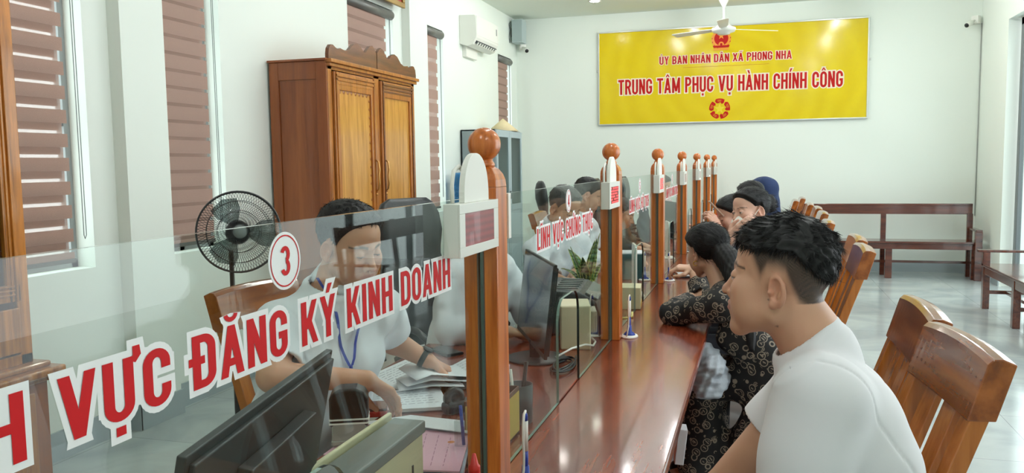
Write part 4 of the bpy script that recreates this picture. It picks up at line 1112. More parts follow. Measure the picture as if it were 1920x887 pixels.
def skin_mat(name, rough=.45):
    m = bpy.data.materials.new(name); m.use_nodes = True; nt = m.node_tree; b = nt.nodes['Principled BSDF']
    a = nt.nodes.new('ShaderNodeVertexColor'); a.layer_name = 'Col'; nt.links.new(a.outputs[0], b.inputs['Base Color'])
    b.inputs['Roughness'].default_value = rough; b.inputs['Subsurface Weight'].default_value = .10
    b.inputs['Subsurface Radius'].default_value = (.010, .004, .002); b.inputs['Subsurface Scale'].default_value = 1
    tc = nt.nodes.new('ShaderNodeTexCoord'); nz = nt.nodes.new('ShaderNodeTexNoise'); nz.inputs['Scale'].default_value = 350; nt.links.new(tc.outputs['Object'], nz.inputs['Vector'])
    bp_ = nt.nodes.new('ShaderNodeBump'); bp_.inputs['Strength'].default_value = .12; bp_.inputs['Distance'].default_value = .001
    nt.links.new(nz.outputs['Fac'], bp_.inputs['Height']); nt.links.new(bp_.outputs[0], b.inputs['Normal'])
    return m
SKIN = skin_mat('skin')
HAIR = mat('black_hair', (11, 11, 13), .55, spec=.35)
TEE = mat('white_tshirt', (232, 232, 236), .85, bump=(900, .15, .0006), sheen=.2)
SHIRTW = mat('white_shirt', (226, 230, 236), .8, bump=(700, .1, .0006))
TROUS = mat('dark_trousers', (42, 46, 56), .8, bump=(500, .2, .0006))
DENIM = mat('grey_trousers', (72, 78, 86), .85, bump=(500, .2, .0006))
SHOE = mat('shoe_leather', (30, 26, 24), .4)

def frame(fwd, up=(0, 0, 1), roll=0):
    f = np.array(fwd, float); f /= np.linalg.norm(f); u = np.array(up, float)
    r = np.cross(f, u); r /= np.linalg.norm(r); u = np.cross(r, f)
    c, s = math.cos(roll), math.sin(roll); r, u = c * r + s * u, -s * r + c * u
    return np.stack([r, f, u])          # rows: local x (their right), y forward, z up

class Head:
    def __init__(s, c, fwd, up=(0, 0, 1), roll=0, scale=1.0, female=False, cheeks=1.0, gaze=0.0, lids=.5, skin=(206, 158, 128), chin=1.0, brow=True, nose=1.0):
        s.c = np.array(c, float); s.R = frame(fwd, up, roll); s.s = scale; s.fem = female; s.ck = cheeks; s.lids = lids
        s.back = 0.0; s.skin = np.array(lin(skin)); s.chin = chin; s.brow = brow; s.nose = nose; s.gaze = gaze
    def loc(s, P): return ((P - s.c) @ s.R.T) / s.s
    def wld(s, q): return np.asarray(q) * s.s @ s.R + s.c
    def skull(s, q):
        d = ell(q, (0, -.014 + s.back / 2, .042), (.0745, .093 - s.back / 2, .078))
        d = smin(d, ell(q, (0, .022, .050), (.064, .066, .056)), .02)
        return d
    def sdf(s, P):
        q = s.loc(P); a = q.copy(); a[:, 0] = np.abs(a[:, 0]); f = s.fem
        d = s.skull(q)
        d = smin(d, ell(q, (0, .030, -.012), (.058 if f else .061, .059, .078)), .020)
        d = smin(d, rc(a, (.046, .002, -.048), (.014, .064, -.088 * s.chin), .022 if f else .025, .019), .026)
        d = smin(d, sph(a, (0, .073, -.095 * s.chin), .017 if f else .019), .016)
        d = smin(d, sph(a, (.037, .058, -.016), .029), .02)
        d = smin(d, sph(a, (.034, .050, -.050), .027 * s.ck), .022)
        d = smin(d, rc(a, (0, .084, .027), (.040, .068, .030), .0105 if not f else .0085, .009), .012)
        n = s.nose
        # eye sockets
        d = smax(d, -sph(a, (.031, .101, .009), .016), .013)
        d = smin(d, rc(q, (0, .083, .018), (0, .083 + .021 * n, -.022), .0075, .0100), .010)
        d = smin(d, sph(q, (0, .083 + .0245 * n, -.0265), .0105), .006)
        d = smin(d, sph(a, (.0125, .093, -.030), .0080), .006)
        d = smax(d, -sph(a, (.0065, .100, -.0385), .0032), .003)
        # mouth
        d = smin(d, ell(q, (0, .076, -.056), (.027, .021, .025)), .014)
        d = smin(d, rc(a, (0, .0965, -.0505), (.020, .0865, -.055), .0050, .0025), .004)
        d = smin(d, rc(a, (0, .0950, -.0610), (.017, .0865, -.0585), .0062, .0035), .004)
        d = smax(d, -rc(a, (0, .1040, -.0560), (.023, .0900, -.0575), .0016, .0010), .002)
        # eyeballs with lids
        e = sph(a, (.031, .0775, .009), .0125); d = smin(d, e, .0015)
        up_ = np.maximum(sph(a, (.031, .0772, .0095), .0142), (.0135 - .009 * s.lids) - (q[:, 2] - 0))
        lo_ = np.maximum(sph(a, (.031, .0772, .0085), .0138), (q[:, 2]) - .0035)
        d = smin(d, up_, .002); d = smin(d, lo_, .002)
        # ears
        Re = rotm(-.18, 0, 0) @ rotm(0, 0, .38)
        ec = np.array((.0775, -.010, -.002))
        er = ell(a, ec, (.0085, .0185, .0315), Re)
        er = smax(er, -ell(a, ec + np.array((.0064, .003, .003)), (.0095, .0125, .0220), Re), .003)
        er = smin(er, rc(a, ec + np.array((.002, -.010, .014)), ec + np.array((.0015, -.004, -.010)), .0034, .0030), .004)
        er = smin(er, sph(a, ec + np.array((.0, .012, -.004)), .0052), .004)
        er = smin(er, sph(a, ec + np.array((-.001, .006, -.027)), .0072), .007)
        d = smin(d, er, .006)
        return d * s.s
    def color(s, P, base):
        q = s.loc(P); a = np.abs(q[:, 0]); y = q[:, 1]; z = q[:, 2]
        c = base
        inh = np.linalg.norm(q - np.array((0, 0, 0)), axis=1) < .16
        def mixc(c, m, col, amt=1.0):
            m = (np.clip(m, 0, 1) * amt * inh)[:, None]; return c * (1 - m) + np.array(lin(col)) * m
        # flush on cheeks, nose and ears
        m = np.exp(-((a - .040) ** 2 / .0005 + (z + .022) ** 2 / .0006)) * (y > .02); c = mixc(c, m, (206, 128, 108), .28)
        m = np.exp(-(a ** 2 / .0002 + (z + .026) ** 2 / .0002)) * (y > .09); c = mixc(c, m, (206, 128, 108), .3)
        m = (a > .074) & (np.abs(z + .002) < .036) & (np.abs(y + .01) < .03); c = mixc(c, m.astype(float), (206, 122, 98), .25)
        if s.brow:
            zb = .030 + .004 * np.sin((a - .012) / .04 * PI) - .0 * a; th = np.where(a < .038, .0048 if not s.fem else .0026, .0028 if not s.fem else .0018)
            m = np.clip(1.3 - np.abs(z - zb) / th, 0, 1) * (a > .012) * (a < .056) * (y > .040); c = mixc(c, m, (28, 22, 20), .88)
        lip = (np.maximum(np.abs(z + .0562) / (.0100 * (1 - (a / .026) ** 2 * .75).clip(.05, 1)), a / .0245) < 1) & (y > .078)
        c = mixc(c, lip.astype(float), (176, 92, 84) if not s.fem else (186, 84, 82), .62)
        # eyes
        e = np.sqrt((a - .031) ** 2 + (y - .0775) ** 2 + (z - .009) ** 2)
        zt = .0135 - .009 * s.lids; zb_ = .0035; ins = (e < .0134) & (y > .083) & (z < zt + .0006) & (z > zb_ - .0002) & (np.abs(a - .031) < .0125)
        c = mixc(c, ins.astype(float), (206, 200, 196), 1)
        gx = s.gaze; ir = (q[:, 0] - np.sign(q[:, 0]) * .031 - gx) ** 2 + (z - .0075) ** 2 < .0057 ** 2
        c = mixc(c, (ins & ir).astype(float), (22, 14, 12), 1)
        lash = (np.abs(z - zt - .0003) < .0016) & (np.abs(a - .031) < .0145) & (y > .078) & (e < .0165); c = mixc(c, lash.astype(float), (24, 18, 18), .85)
        c = mixc(c, (((a - .0065) ** 2 + (z + .037) ** 2 < .0034 ** 2) & (y > .088)).astype(float), (70, 32, 26), .7)
        return c

def hairline(y, kind='short'):
    if kind == 'short': return np.interp(y, [-.11, -.075, -.045, -.020, -.004, .014, .026, .05, .07, .09], [-.058, -.056, -.030, .028, .036, .034, .012, .058, .080, .092])
    return np.interp(y, [-.11, -.06, -.035, -.015, 0, .02, .05, .07, .09], [-.075, -.07, -.035, .030, .036, .030, .060, .078, .088])

def hand_prims(w, f, n, u, curl=(.3, .35, .4, .45), thumb=.5, s=1.0, spread=.06):
    """wrist, direction to the fingers, palm side normal, thumb side direction"""
    w, f, n, u = map(lambda v: np.array(v, float), (w, f, n, u)); f /= np.linalg.norm(f); n = n - f * (n @ f); n /= np.linalg.norm(n)
    u2 = np.cross(n, f); u = u2 if u2 @ u > 0 else -u2
    P = []
    offs = (.027, .009, -.009, -.026); lens = ((.040, .024, .019), (.044, .027, .020), (.041, .025, .019), (.032, .019, .017)); klen = (.083, .086, .082, .074)
    for i in range(4):
        k = w + s * (f * klen[i] + u * offs[i]); P.append((w + s * u * offs[i] * .55, k, .0125 * s, .0105 * s, .014))
        a = curl[i]; ang = a * .8; d0 = f + u * offs[i] * spread * 20 * .3; p = k; r = .0088 * s
        for j, L in enumerate(lens[i]):
            dd = d0 * math.cos(ang) + n * math.sin(ang); dd /= np.linalg.norm(dd); q = p + dd * L * s
            P.append((p, q, r, r * .90, .005)); p = q; r *= .90; ang += a * 1.15
    b = w + s * (f * .018 + u * .022 + n * .006); t1 = b + s * (f * .030 + u * .026 + n * (.010 + .015 * thumb)); t2 = t1 + s * (f * .030 + u * (.012 - .02 * thumb) + n * .020 * thumb); t3 = t2 + s * (f * .024 + u * (.002 - .018 * thumb) + n * .012 * thumb)
    P += [(b, t1, .0145 * s, .0115 * s, .012), (t1, t2, .0108 * s, .0098 * s, .006), (t2, t3, .0096 * s, .0076 * s, .005)]
    return P

class Person:
    def __init__(s, name_label, root, J, head, skin=(206, 158, 128), h=.004, group=None, male=True, girth=1.0):
        s.J = {k: np.array(v, float) for k, v in J.items()}; s.head = head; s.h = h; s.root = np.array(root, float)
        s.skin = np.array(lin(skin)); s.hands = []; s.g = girth; s.male = male; s.label = name_label; s.group = group
    def arm(s, P, d, side, add=0.0, upto=1.0, k=.02, fore=1.0):
        J = s.J; sh, el, wr = J['sh' + side], J['el' + side], J['wr' + side]; g = s.g
        d = smin(d, rc(P, sh, el, (.050 + add) * g, (.040 + add) * g), k)
        if upto > 1: d = smin(d, rc(P, el, el + (wr - el) * (upto - 1), (.040 + add) * g, ((.040 + (.027 - .040) * (upto - 1)) + add) * g), k * .6)
        return d
    def torso(s, P, add=0.0, low=True):
        J = s.J; hip, ch, nk = J['hip'], J['chest'], J['neck']; g = s.g
        sl = J['shL'] - J['shR']; sl = sl / np.linalg.norm(sl); hl = J.get('hl', sl)
        wv = .078 if s.male else .066
        d = rc(P, hip + hl * .075, hip - hl * .075, .115 * g + add, .115 * g + add)
        for q in (1, -1):
            mid = (hip + ch) / 2 + sl * q * wv * .85; 
            d = smin(d, rc(P, hip + hl * q * .07, mid, .108 * g + add, .098 * g + add), .04)
            d = smin(d, rc(P, mid, ch + sl * q * wv, .098 * g + add, (.102 if s.male else .092) * g + add), .04)
        up = (J['shL'] + J['shR']) / 2
        d = smin(d, rc(P, J['shL'] - sl * .03, J['shR'] + sl * .03, .056 * g + add, .056 * g + add), .045)
        d = smin(d, rc(P, nk - np.array((0, 0, .015)), J['shL'] - sl * .03, .050 + add, .046 * g + add), .035)
        d = smin(d, rc(P, nk - np.array((0, 0, .015)), J['shR'] + sl * .03, .050 + add, .046 * g + add), .035)
        if 'bust' in J:
            for q in (1, -1): d = smin(d, sph(P, J['bust'] + sl * q * .07, .062 + add), .04)
        return d
    def legs(s, P, d, add=0.0):
        J = s.J; g = s.g
        for q in 'LR':
            if 'kn' + q in J:
                hl = J.get('hl'); hp = J['hp' + q]
                d = smin(d, rc(P, hp, J['kn' + q], .082 * g + add, .056 * g + add), .03)
                d = smin(d, rc(P, J['kn' + q], J['an' + q], .052 * g + add, .036 + add), .02)
        return d
    def body_sdf(s, P):
        d = s.torso(P, -.006); J = s.J
        d = s.legs(P, d, -.004)
        for q in 'LR':
            d = s.arm(P, d, q)
            d = smin(d, rc(P, J['el' + q], J['wr' + q], .040 * s.g, .0255), .015)
            if 'an' + q in J: d = smin(d, rc(P, J['an' + q], J['an' + q] + s.foot, .034, .028), .02)
        nb = s.head.wld((0, -.022, -.045)); nr = s.neckr if hasattr(s, 'neckr') else (.058 if s.male else .047)
        d = smin(d, rc(P, nb, J['neck'], nr * .95, nr * 1.05), .03)
        near = np.einsum('ij,ij->i', P - s.head.c, P - s.head.c) < (.215 * s.head.s) ** 2
        if near.any(): d[near] = smin(d[near], s.head.sdf(P[near]), .018)
        for hp in s.hands:
            c0 = np.array(hp[1][1]); nr_ = np.einsum('ij,ij->i', P - c0, P - c0) < .19 ** 2
            if not nr_.any(): continue
            Q_ = P[nr_]; dh = None
            for (a, b, r0, r1, k) in hp:
                e = rc(Q_, a, b, r0, r1); dh = e if dh is None else smin(dh, e, k)
            d[nr_] = smin(d[nr_], dh, .012)
        return d
    def bounds(s, pad=.16):
        pts = [v for k, v in s.J.items() if k not in ('hl',)] + [s.head.c + np.array((0, 0, .1)), s.head.c - np.array((0, 0, .1))]
        for hp in s.hands: pts += [q[1] for q in hp]
        pts = np.array(pts); return pts.min(0) - pad, pts.max(0) + pad
    def col(s, P, extra=None):
        base = np.tile(s.skin, (len(P), 1))
        n = (np.sin(P[:, 0] * 61 + np.sin(P[:, 2] * 43) * 2) * np.sin(P[:, 1] * 57 + P[:, 2] * 31)) * .03 + 1
        base = base * n[:, None]
        c = s.head.color(P, base)
        if extra: c = extra(P, c)
        return np.clip(c, 0, 1)
    def build(s, extra=None, newton=1):
        lo, hi = s.bounds()
        lo[2] = max(lo[2], .0)
        s.obj, s.V = sdf_object('person', s.body_sdf, lo, hi, s.h, SKIN, None, s.root, lambda P: s.col(P, extra), newton)
        tag(s.obj, s.label, 'person', s.group); return s.obj
    def child(s, name, fn, m, h=None, lo=None, hi=None, newton=1):
        if lo is None: lo, hi = s.bounds(.18)
        return sdf_object(name, fn, lo, hi, h or s.h, m, s.obj, s.root, None, newton)

def folds(P, amp=.004, f=1.0, seed=0):
    r = np.random.RandomState(seed); d = 0
    for i in range(6):
        k = r.normal(size=3) * 26 * f; ph = r.uniform(0, 6)
        w = r.normal(size=3) * 14 * f
        d = d + np.sin(P @ k + ph + 1.6 * np.sin(P @ w + ph * 2))
    return amp * d / 6 * 1.6

def shirt(p, m, neck_c, neck_n, neck_r, sleeve=(.62, .62), loose=.012, fold=.006, seed=1, hem=None, h=None, name='shirt', sl_r=.016, name_col=None, cut=None, seam=False, ff=1.0):
    """sleeve: 0..1 upper arm, 1..2 down to the wrist; hollow at sleeves, neck and hem"""
    J = p.J; th = max(.0035, 2.0 * (h or p.h))
    def outer(P):
        d = p.torso(P, loose)
        for q, sv in zip('LR', sleeve):
            sh, el, wr = J['sh' + q], J['el' + q], J['wr' + q]
            if sv <= 1: d = smin(d, rc(P, sh, sh + (el - sh) * sv, .053 * p.g + sl_r, .047 * p.g + sl_r), .03)
            else:
                d = smin(d, rc(P, sh, el, .052 * p.g + sl_r, .043 * p.g + sl_r), .03)
                d = smin(d, rc(P, el, el + (wr - el) * (sv - 1), .043 * p.g + sl_r, .034 + sl_r), .025)
        nc = np.array(neck_c, float)
        d = smin(d, rc(P, J['neck'], nc + np.array(neck_n, float) * .01, neck_r + .012, neck_r), .03)
        if seam:
            for q in 'LR':
                ax0 = (J['sh' + q] - (J['shL'] + J['shR']) / 2); ax0 = ax0 / np.linalg.norm(ax0); dd_ = (J['el' + q] - J['sh' + q]); dd_ = dd_ / np.linalg.norm(dd_); nn_ = ax0 * .75 + dd_ * .45; nn_ = nn_ / np.linalg.norm(nn_)
                d = d + .0022 * np.exp(-(((P - J['sh' + q] - ax0 * .0) @ nn_) / .0035) ** 2)
            d = d - .0022 * np.clip(1 - np.abs((P - nc) @ (np.array(neck_n) / np.linalg.norm(neck_n)) + .010) / .010, 0, 1)
        return d - folds(P, fold, ff, seed)
    def f(P):
        o = outer(P); d = np.maximum(o, -(o + th))
        nn = np.array(neck_n, float) / np.linalg.norm(neck_n); v = P - np.array(neck_c); ax_ = v @ nn
        rad = np.linalg.norm(v - ax_[:, None] * nn, axis=1)
        d = np.maximum(d, -np.maximum(rad - .115, -ax_))
        for q, sv in zip('LR', sleeve):
            sh, el, wr = J['sh' + q], J['el' + q], J['wr' + q]
            if sv <= 1: a, b = sh, el; c = sh + (el - sh) * sv
            else: a, b = el, wr; c = el + (wr - el) * (sv - 1)
            dr = (b - a) / np.linalg.norm(b - a); t = (P - c) @ dr
            rr = np.linalg.norm((P - c) - t[:, None] * dr, axis=1)
            d = np.maximum(d, -np.maximum(rr - .085, np.maximum(-t, t - .09)))
        if hem is not None: d = np.maximum(d, hem - P[:, 2])
        if cut is not None: d = np.maximum(d, cut(P))
        return d
    o, V = p.child(name, f, m, h)
    return o, outer

def trousers(p, m, add=.010, name='trousers', ank=.03, seed=5):
    J = p.J
    top = J['hip'][2] + .09
    def f(P):
        g = p.g; hl = J['hpL'] - J['hpR']; hl = hl / np.linalg.norm(hl)
        d = rc(P, J['hip'] + hl * .075, J['hip'] - hl * .075, .118 * g + add, .118 * g + add)
        d = p.legs(P, d, add) - folds(P, .004, 1, seed)
        d = np.maximum(d, P[:, 2] - top)
        return np.maximum(d, (J['anL'][2] + J['anR'][2]) / 2 - .02 - P[:, 2])
    return p.child(name, f, m, max(p.h, .007))
def shoes(p, m=SHOE):
    J = p.J
    for q in 'LR':
        a = J['an' + q]; b = a + p.foot
        def f(P, a=a, b=b):
            g0 = np.array((a[0], a[1], .045)); g1 = np.array((b[0], b[1], .036))
            d = smin(rc(P, g0 - p.foot * .25, g1, .040, .036), rc(P, g0, (a[0], a[1], .085), .042, .040), .02)
            return np.maximum(d, .004 - P[:, 2])
        lo = np.minimum(a, b) - .12; hi = np.maximum(a, b) + .12; lo[2] = -.01; hi[2] = .16
        p.child('shoe', f, m, .008, lo, hi)

def strands(p, name, pts, nrm, flow, L=(.02, .04), r=.0008, lift=.3, seg=4, m=None, curl=.25, seed=3, sink=.002):
    rs = np.random.RandomState(seed); n = len(pts)
    V = []; F = []
    Ls = rs.uniform(L[0], L[1], n)
    fl = flow / (np.linalg.norm(flow, axis=1)[:, None] + 1e-9)
    jit = rs.normal(size=(n, 3)) * curl; d = fl + jit - nrm * ((fl + jit) * nrm).sum(1)[:, None]; d /= np.linalg.norm(d, axis=1)[:, None] + 1e-9
    lf = lift * rs.uniform(.3, 1.3, n)
    side = np.cross(d, nrm)
    rings = []
    for k in range(seg + 1):
        t = k / seg
        c = pts - nrm * sink + d * (Ls * t)[:, None] + nrm * ((Ls * lf) * (t - .75 * t * t))[:, None]
        rad = r * (1 - t) ** .6 + .00006
        for a in range(3):
            an = 2 * PI * a / 3; rings.append(c + side * (rad * math.cos(an)) + nrm * (rad * math.sin(an)))
    V = np.stack(rings, 1).reshape(-1, 3); per = 3 * (seg + 1)
    q = []
    for k in range(seg):
        for a in range(3):
            b = (a + 1) % 3; q.append((k * 3 + a, k * 3 + b, (k + 1) * 3 + b, (k + 1) * 3 + a))
    q = np.array(q); Q = (np.arange(n)[:, None, None] * per + q[None]).reshape(-1, 4)
    return V, Q
def hair(p, thick, region, flow, n=2500, L=(.02, .04), r=.0008, lift=.3, name='hair', m=HAIR, seed=3, h=None, noise=.003, extra=None, curl=.25, bumpf=1.0, taper=True):
    """cap over the skull (thick(q) metres above the skin where region(q) > 0) plus tapered strands"""
    H = p.head
    def f(P):
        q = H.loc(P); d = H.skull(q)
        t = thick(q)
        if taper: t = t * np.clip(region(q) / .022, .22, 1)
        w = np.sin(q[:, 0] * 240 * bumpf + 3 * np.sin(q[:, 1] * 60)) * np.sin(q[:, 1] * 90 * bumpf + 2.5 * np.sin(q[:, 0] * 70 + q[:, 2] * 50)) * np.cos(q[:, 2] * 110 * bumpf + q[:, 0] * 40)
        d2 = d - t - noise * w
        rg = region(q)
        d2 = smax(d2, -rg, .006)
        d2 = np.maximum(d2, -(d + .008))
        if extra is not None: d2 = smin(d2, extra(q), .012)
        return d2 * H.s
    lo = H.c - .20; hi = H.c + .20
    o, V = p.child(name, f, m, h or min(p.h, .004), lo, hi)
    if n:
        rs = np.random.RandomState(seed); q = H.loc(V); keep = np.argwhere((H.skull(q) > .002)).ravel()
        idx = rs.choice(keep, min(n, len(keep)), replace=len(keep) < n); pv = V[idx]
        e = .002; d0 = f(pv); g = np.stack([(f(pv + np.eye(3)[k] * e) - d0) / e for k in range(3)], 1); g /= np.linalg.norm(g, axis=1)[:, None] + 1e-9
        fw = flow(H.loc(pv)) @ H.R
        SV, SQ = strands(p, name, pv, g, fw, L, r, lift, m=m, seed=seed, curl=curl)
        me = o.data; nv = len(me.vertices)
        v0 = np.zeros(nv * 3, np.float32); me.vertices.foreach_get('co', v0); nf = len(me.polygons)
        l0 = np.zeros(len(me.loops), np.int32); me.loops.foreach_get('vertex_index', l0)
        me2 = bpy.data.meshes.new(name)
        VV = np.concatenate([v0.reshape(-1, 3), SV - p.root]); QQ = np.concatenate([l0.reshape(-1, 4), SQ + nv])
        me2.vertices.add(len(VV)); me2.vertices.foreach_set('co', VV.ravel()); me2.loops.add(len(QQ) * 4); me2.loops.foreach_set('vertex_index', QQ.ravel().astype(np.int32))
        me2.polygons.add(len(QQ)); me2.polygons.foreach_set('loop_start', np.arange(0, len(QQ) * 4, 4, dtype=np.int32)); me2.polygons.foreach_set('loop_total', np.full(len(QQ), 4, np.int32))
        me2.polygons.foreach_set('use_smooth', np.ones(len(QQ), bool)); me2.update(calc_edges=True); me2.materials.append(m); o.data = me2
    return o
# ------------------------------------------------------------------ the people
def seated_legs(J, hip, fwd, left, seat_z=.46, spread=.10, thigh=.43, foot_fwd=.02):
    fwd = np.array(fwd, float); left = np.array(left, float); J['hl'] = left
    for q, sg in (('L', 1), ('R', -1)):
        J['hp' + q] = hip + left * sg * .085; J['hp' + q][2] = seat_z + .085
        k = J['hp' + q] + fwd * thigh + left * sg * (spread - .085); k[2] = seat_z + .055; J['kn' + q] = k
        a = k + fwd * foot_fwd; a[2] = .09; J['an' + q] = a
def z_(v, z): v = np.array(v, float); v[2] = z; return v

# --- young man in a white T-shirt (nearest)
th = math.radians(15); fw = np.array((-math.cos(th), math.sin(th), .09))
H1 = Head((0, 0, 0), fw, roll=0.0, cheeks=1.12, lids=.75, skin=(208, 160, 132), nose=.9); H1.back = .016
ear = at(1457, 547, 'Y', 1.58); H1.c = ear - np.array((-.0775, -.010, -.002)) @ H1.R
J = {}
J['neck'] = at(1534, 654, 'Y', 1.66); J['shL'] = at(1540, 752, 'Y', 1.49); J['shR'] = at(1530, 722, 'Y', 1.85)
J['chest'] = at(1570, 795, 'Y', 1.66) ; J['hip'] = np.array((.27, 1.66, .56))
J['elL'] = at(1478, 1010, 'Y', 1.46); J['wrL'] = J['elL'] + np.array((-.235, .03, -.02))
J['elR'] = at(1345, 925, 'Y', 1.88); J['wrR'] = np.array((-.16, 1.72, .575))
seated_legs(J, J['hip'], (-1, 0, 0), (0, -1, 0), thigh=.44)
P1 = Person('young man with faded black hair and white T-shirt sitting nearest the camera', (.2, 1.66, 0), J, H1, skin=(208, 160, 132), h=.0029, girth=1.06)
P1.foot = np.array((-.16, 0, -.05)); P1.neckr = .062
P1.hands = [hand_prims(J['wrL'], (-1, .1, -.15), (0, 0, -1), (0, 1, 0)), hand_prims(J['wrR'], (-.3, -.3, -1), (.8, 0, -.2), (0, -1, 0))]
def fade(P, c):
    q = P1.head.loc(P); hl = hairline(q[:, 1]); m = np.clip((q[:, 2] - hl + .012) / .028, 0, 1)
    den = np.clip((q[:, 2] - hl) / .040 + .42, .15, 1) * m * (np.linalg.norm(q, axis=1) < .17) * (np.abs(q[:, 0]) < .0785)
    den = den * np.clip((.0 + (P1.head.skull(q) < .014)), 0, 1)
    sp = .92 + .08 * np.sin(q[:, 0] * 900) * np.sin(q[:, 1] * 1100) * np.sin(q[:, 2] * 1000)
    den = (den * sp * .98)[:, None]
    # moles on the cheek and neck
    for px, py, r in ((1441, 562, .0016), (1457, 612, .0019)):
        w = at(px, py, 'Y', 1.60); d = np.linalg.norm((P - w)[:, [0, 2]], axis=1); mm = (np.clip(1.6 - d / r, 0, 1) * (P[:, 1] < 1.66))[:, None]
        c = c * (1 - mm * .7) + np.array(lin((60, 40, 34))) * mm * .7
    return c * (1 - den) + np.array(lin((9, 9, 10))) * den
P1.build(fade)
def th1(q):
    y, z, x = q[:, 1], q[:, 2], q[:, 0]
    t = np.interp(z, [.0, .03, .06, .085, .12], [.002, .006, .010, .016, .020]) + .006 * np.clip((y - .03) / .05, 0, 1) * np.clip((z - .06) / .04, 0, 1)
    t = t + .000 * np.clip((-y - .03) / .05, 0, 1) * np.clip((z - .00) / .05, 0, 1) * np.clip((.12 - z) / .05, 0, 1)
    return t * np.interp(y, [.0, .05, .09], [.90, .75, .62])
def rg1(q): return q[:, 2] - np.interp(q[:, 1], [-.13, -.07, -.03, .02, .05, .07, .10], [-.012, .034, .074, .074, .070, .072, .078])
def fl1(q):
    v = np.zeros_like(q); x, y, z = q[:, 0], q[:, 1], q[:, 2]
    v[:, 1] = np.where(z > .085, .9, .35) * np.where(y > -.04, 1, -.7); v[:, 2] = np.where(z > .085, -.1, -1.0); v[:, 0] = .5 * np.sin(y * 40 + x * 30) + .2
    return v
hair(P1, th1, rg1, fl1, n=10000, L=(.012, .028), r=.0006, lift=.13, h=.0034, noise=.0045, curl=.20, taper=False)
o, _ = shirt(P1, TEE, at(1511, 624, 'Y', 1.66), np.array((-.61, 0, .79)), .066, sleeve=(.80, .42), loose=.012, fold=.010, seed=11, h=.0042, name='tshirt', sl_r=.026, seam=True, ff=.55)
trousers(P1, DENIM); shoes(P1)

# --- woman in a black printed dress leaning on the counter
def dress_mat():
    m = bpy.data.materials.new('printed_dress'); m.use_nodes = True; nt = m.node_tree; b = nt.nodes['Principled BSDF']; N = nt.nodes.new; L = nt.links.new
    tc = N('ShaderNodeTexCoord')
    def M_(op, a, v=None, w=None):
        n = N('ShaderNodeMath'); n.operation = op; L(a, n.inputs[0])
        if v is not None:
            if isinstance(v, (int, float)): n.inputs[1].default_value = v
            else: L(v, n.inputs[1])
        if w is not None: n.inputs[2].default_value = w
        return n.outputs[0]
    def rings(scale, off, r, w, cut):
        mp = N('ShaderNodeMapping'); mp.inputs['Location'].default_value = off; L(tc.outputs['Object'], mp.inputs[0])
        v = N('ShaderNodeTexVoronoi'); v.inputs['Scale'].default_value = scale; v.inputs['Randomness'].default_value = .75; L(mp.outputs[0], v.inputs['Vector'])
        d = v.outputs['Distance']
        ring = M_('LESS_THAN', M_('ABSOLUTE', M_('SUBTRACT', d, r)), w)
        w2 = N('ShaderNodeTexWave'); w2.inputs['Scale'].default_value = scale * 1.5; w2.bands_direction = 'DIAGONAL'; w2.inputs['Distortion'].default_value = 3; L(mp.outputs[0], w2.inputs['Vector'])
        dot = M_('MULTIPLY', M_('LESS_THAN', d, r * .62), M_('GREATER_THAN', w2.outputs['Fac'], cut))
        return M_('MAXIMUM', ring, dot)
    a = rings(24, (0, 0, 0), .40, .045, .55)
    bb_ = rings(38, (3.3, 1.7, .4), .33, .05, .2)
    msk = N('ShaderNodeTexNoise'); msk.inputs['Scale'].default_value = 30; L(tc.outputs['Object'], msk.inputs['Vector'])
    bb_ = M_('MULTIPLY', bb_, M_('GREATER_THAN', msk.outputs['Fac'], .53))
    f = M_('MAXIMUM', a, bb_)
    mx = N('ShaderNodeMix'); mx.data_type = 'RGBA'; mx.inputs[6].default_value = (*lin((20, 20, 22)), 1); mx.inputs[7].default_value = (*lin((140, 128, 113)), 1)
    L(f, mx.inputs[0]); L(mx.outputs[2], b.inputs['Base Color']); b.inputs['Roughness'].default_value = .8
    return m
DRESS = dress_mat()
th = math.radians(48); fw = np.array((-math.cos(th), math.sin(th), -.22))
H2 = Head(at(1326, 473, 'Y', 3.80), fw, roll=.05, female=True, scale=.97, skin=(206, 164, 138))
J = {}
J['neck'] = at(1357, 545, 'Y', 3.74); J['shL'] = at(1352, 572, 'Y', 3.57); J['shR'] = at(1362, 568, 'Y', 3.90)
J['chest'] = at(1392, 625, 'Y', 3.70); J['hip'] = np.array((.13, 3.72, .585))
J['elL'] = at(1262, 588, 'Z', .812); J['wrL'] = at(1300, 556, 'Z', .83)
J['elR'] = np.array((-.26, 4.12, .83)); J['wrR'] = at(1300, 503, 'Y', 4.24)
seated_legs(J, J['hip'], (-.98, .2, 0), (-.2, -.98, 0), thigh=.36, spread=.07)
P2 = Person('woman in a black printed dress leaning on the counter with her back to the camera', (.1, 3.7, 0), J, H2, skin=(206, 164, 138), h=.005, male=False, girth=.95)
P2.foot = np.array((-.13, .03, -.05))
P2.hands = [hand_prims(J['wrL'], (-.75, .4, -.1), (0, 0, -1), (.4, .6, 0), curl=(.3, .3, .35, .4), s=.92), hand_prims(J['wrR'], (-1, -.1, .05), (0, .2, -1), (0, -1, .1), curl=(.6, .7, .8, .8), s=.92)]
P2.build()
def th2(q): return np.interp(q[:, 2], [-.06, 0, .06, .12], [.014, .017, .020, .020])
def rg2(q): return q[:, 2] - np.interp(q[:, 1], [-.13, -.06, -.035, -.012, .02, .05, .08], [-.088, -.085, -.05, .032, .034, .062, .085])
def fl2(q):
    v = np.zeros_like(q); v[:, 1] = -1; v[:, 2] = -.35; return v
tail = [(0, -.105, -.01), (.0, -.135, -.07), (.0, -.15, -.15), (.0, -.16, -.24)]
hair(P2, th2, rg2, fl2, n=1600, L=(.03, .05), r=.0009, lift=.02, noise=.0012, curl=.05, h=.0045)
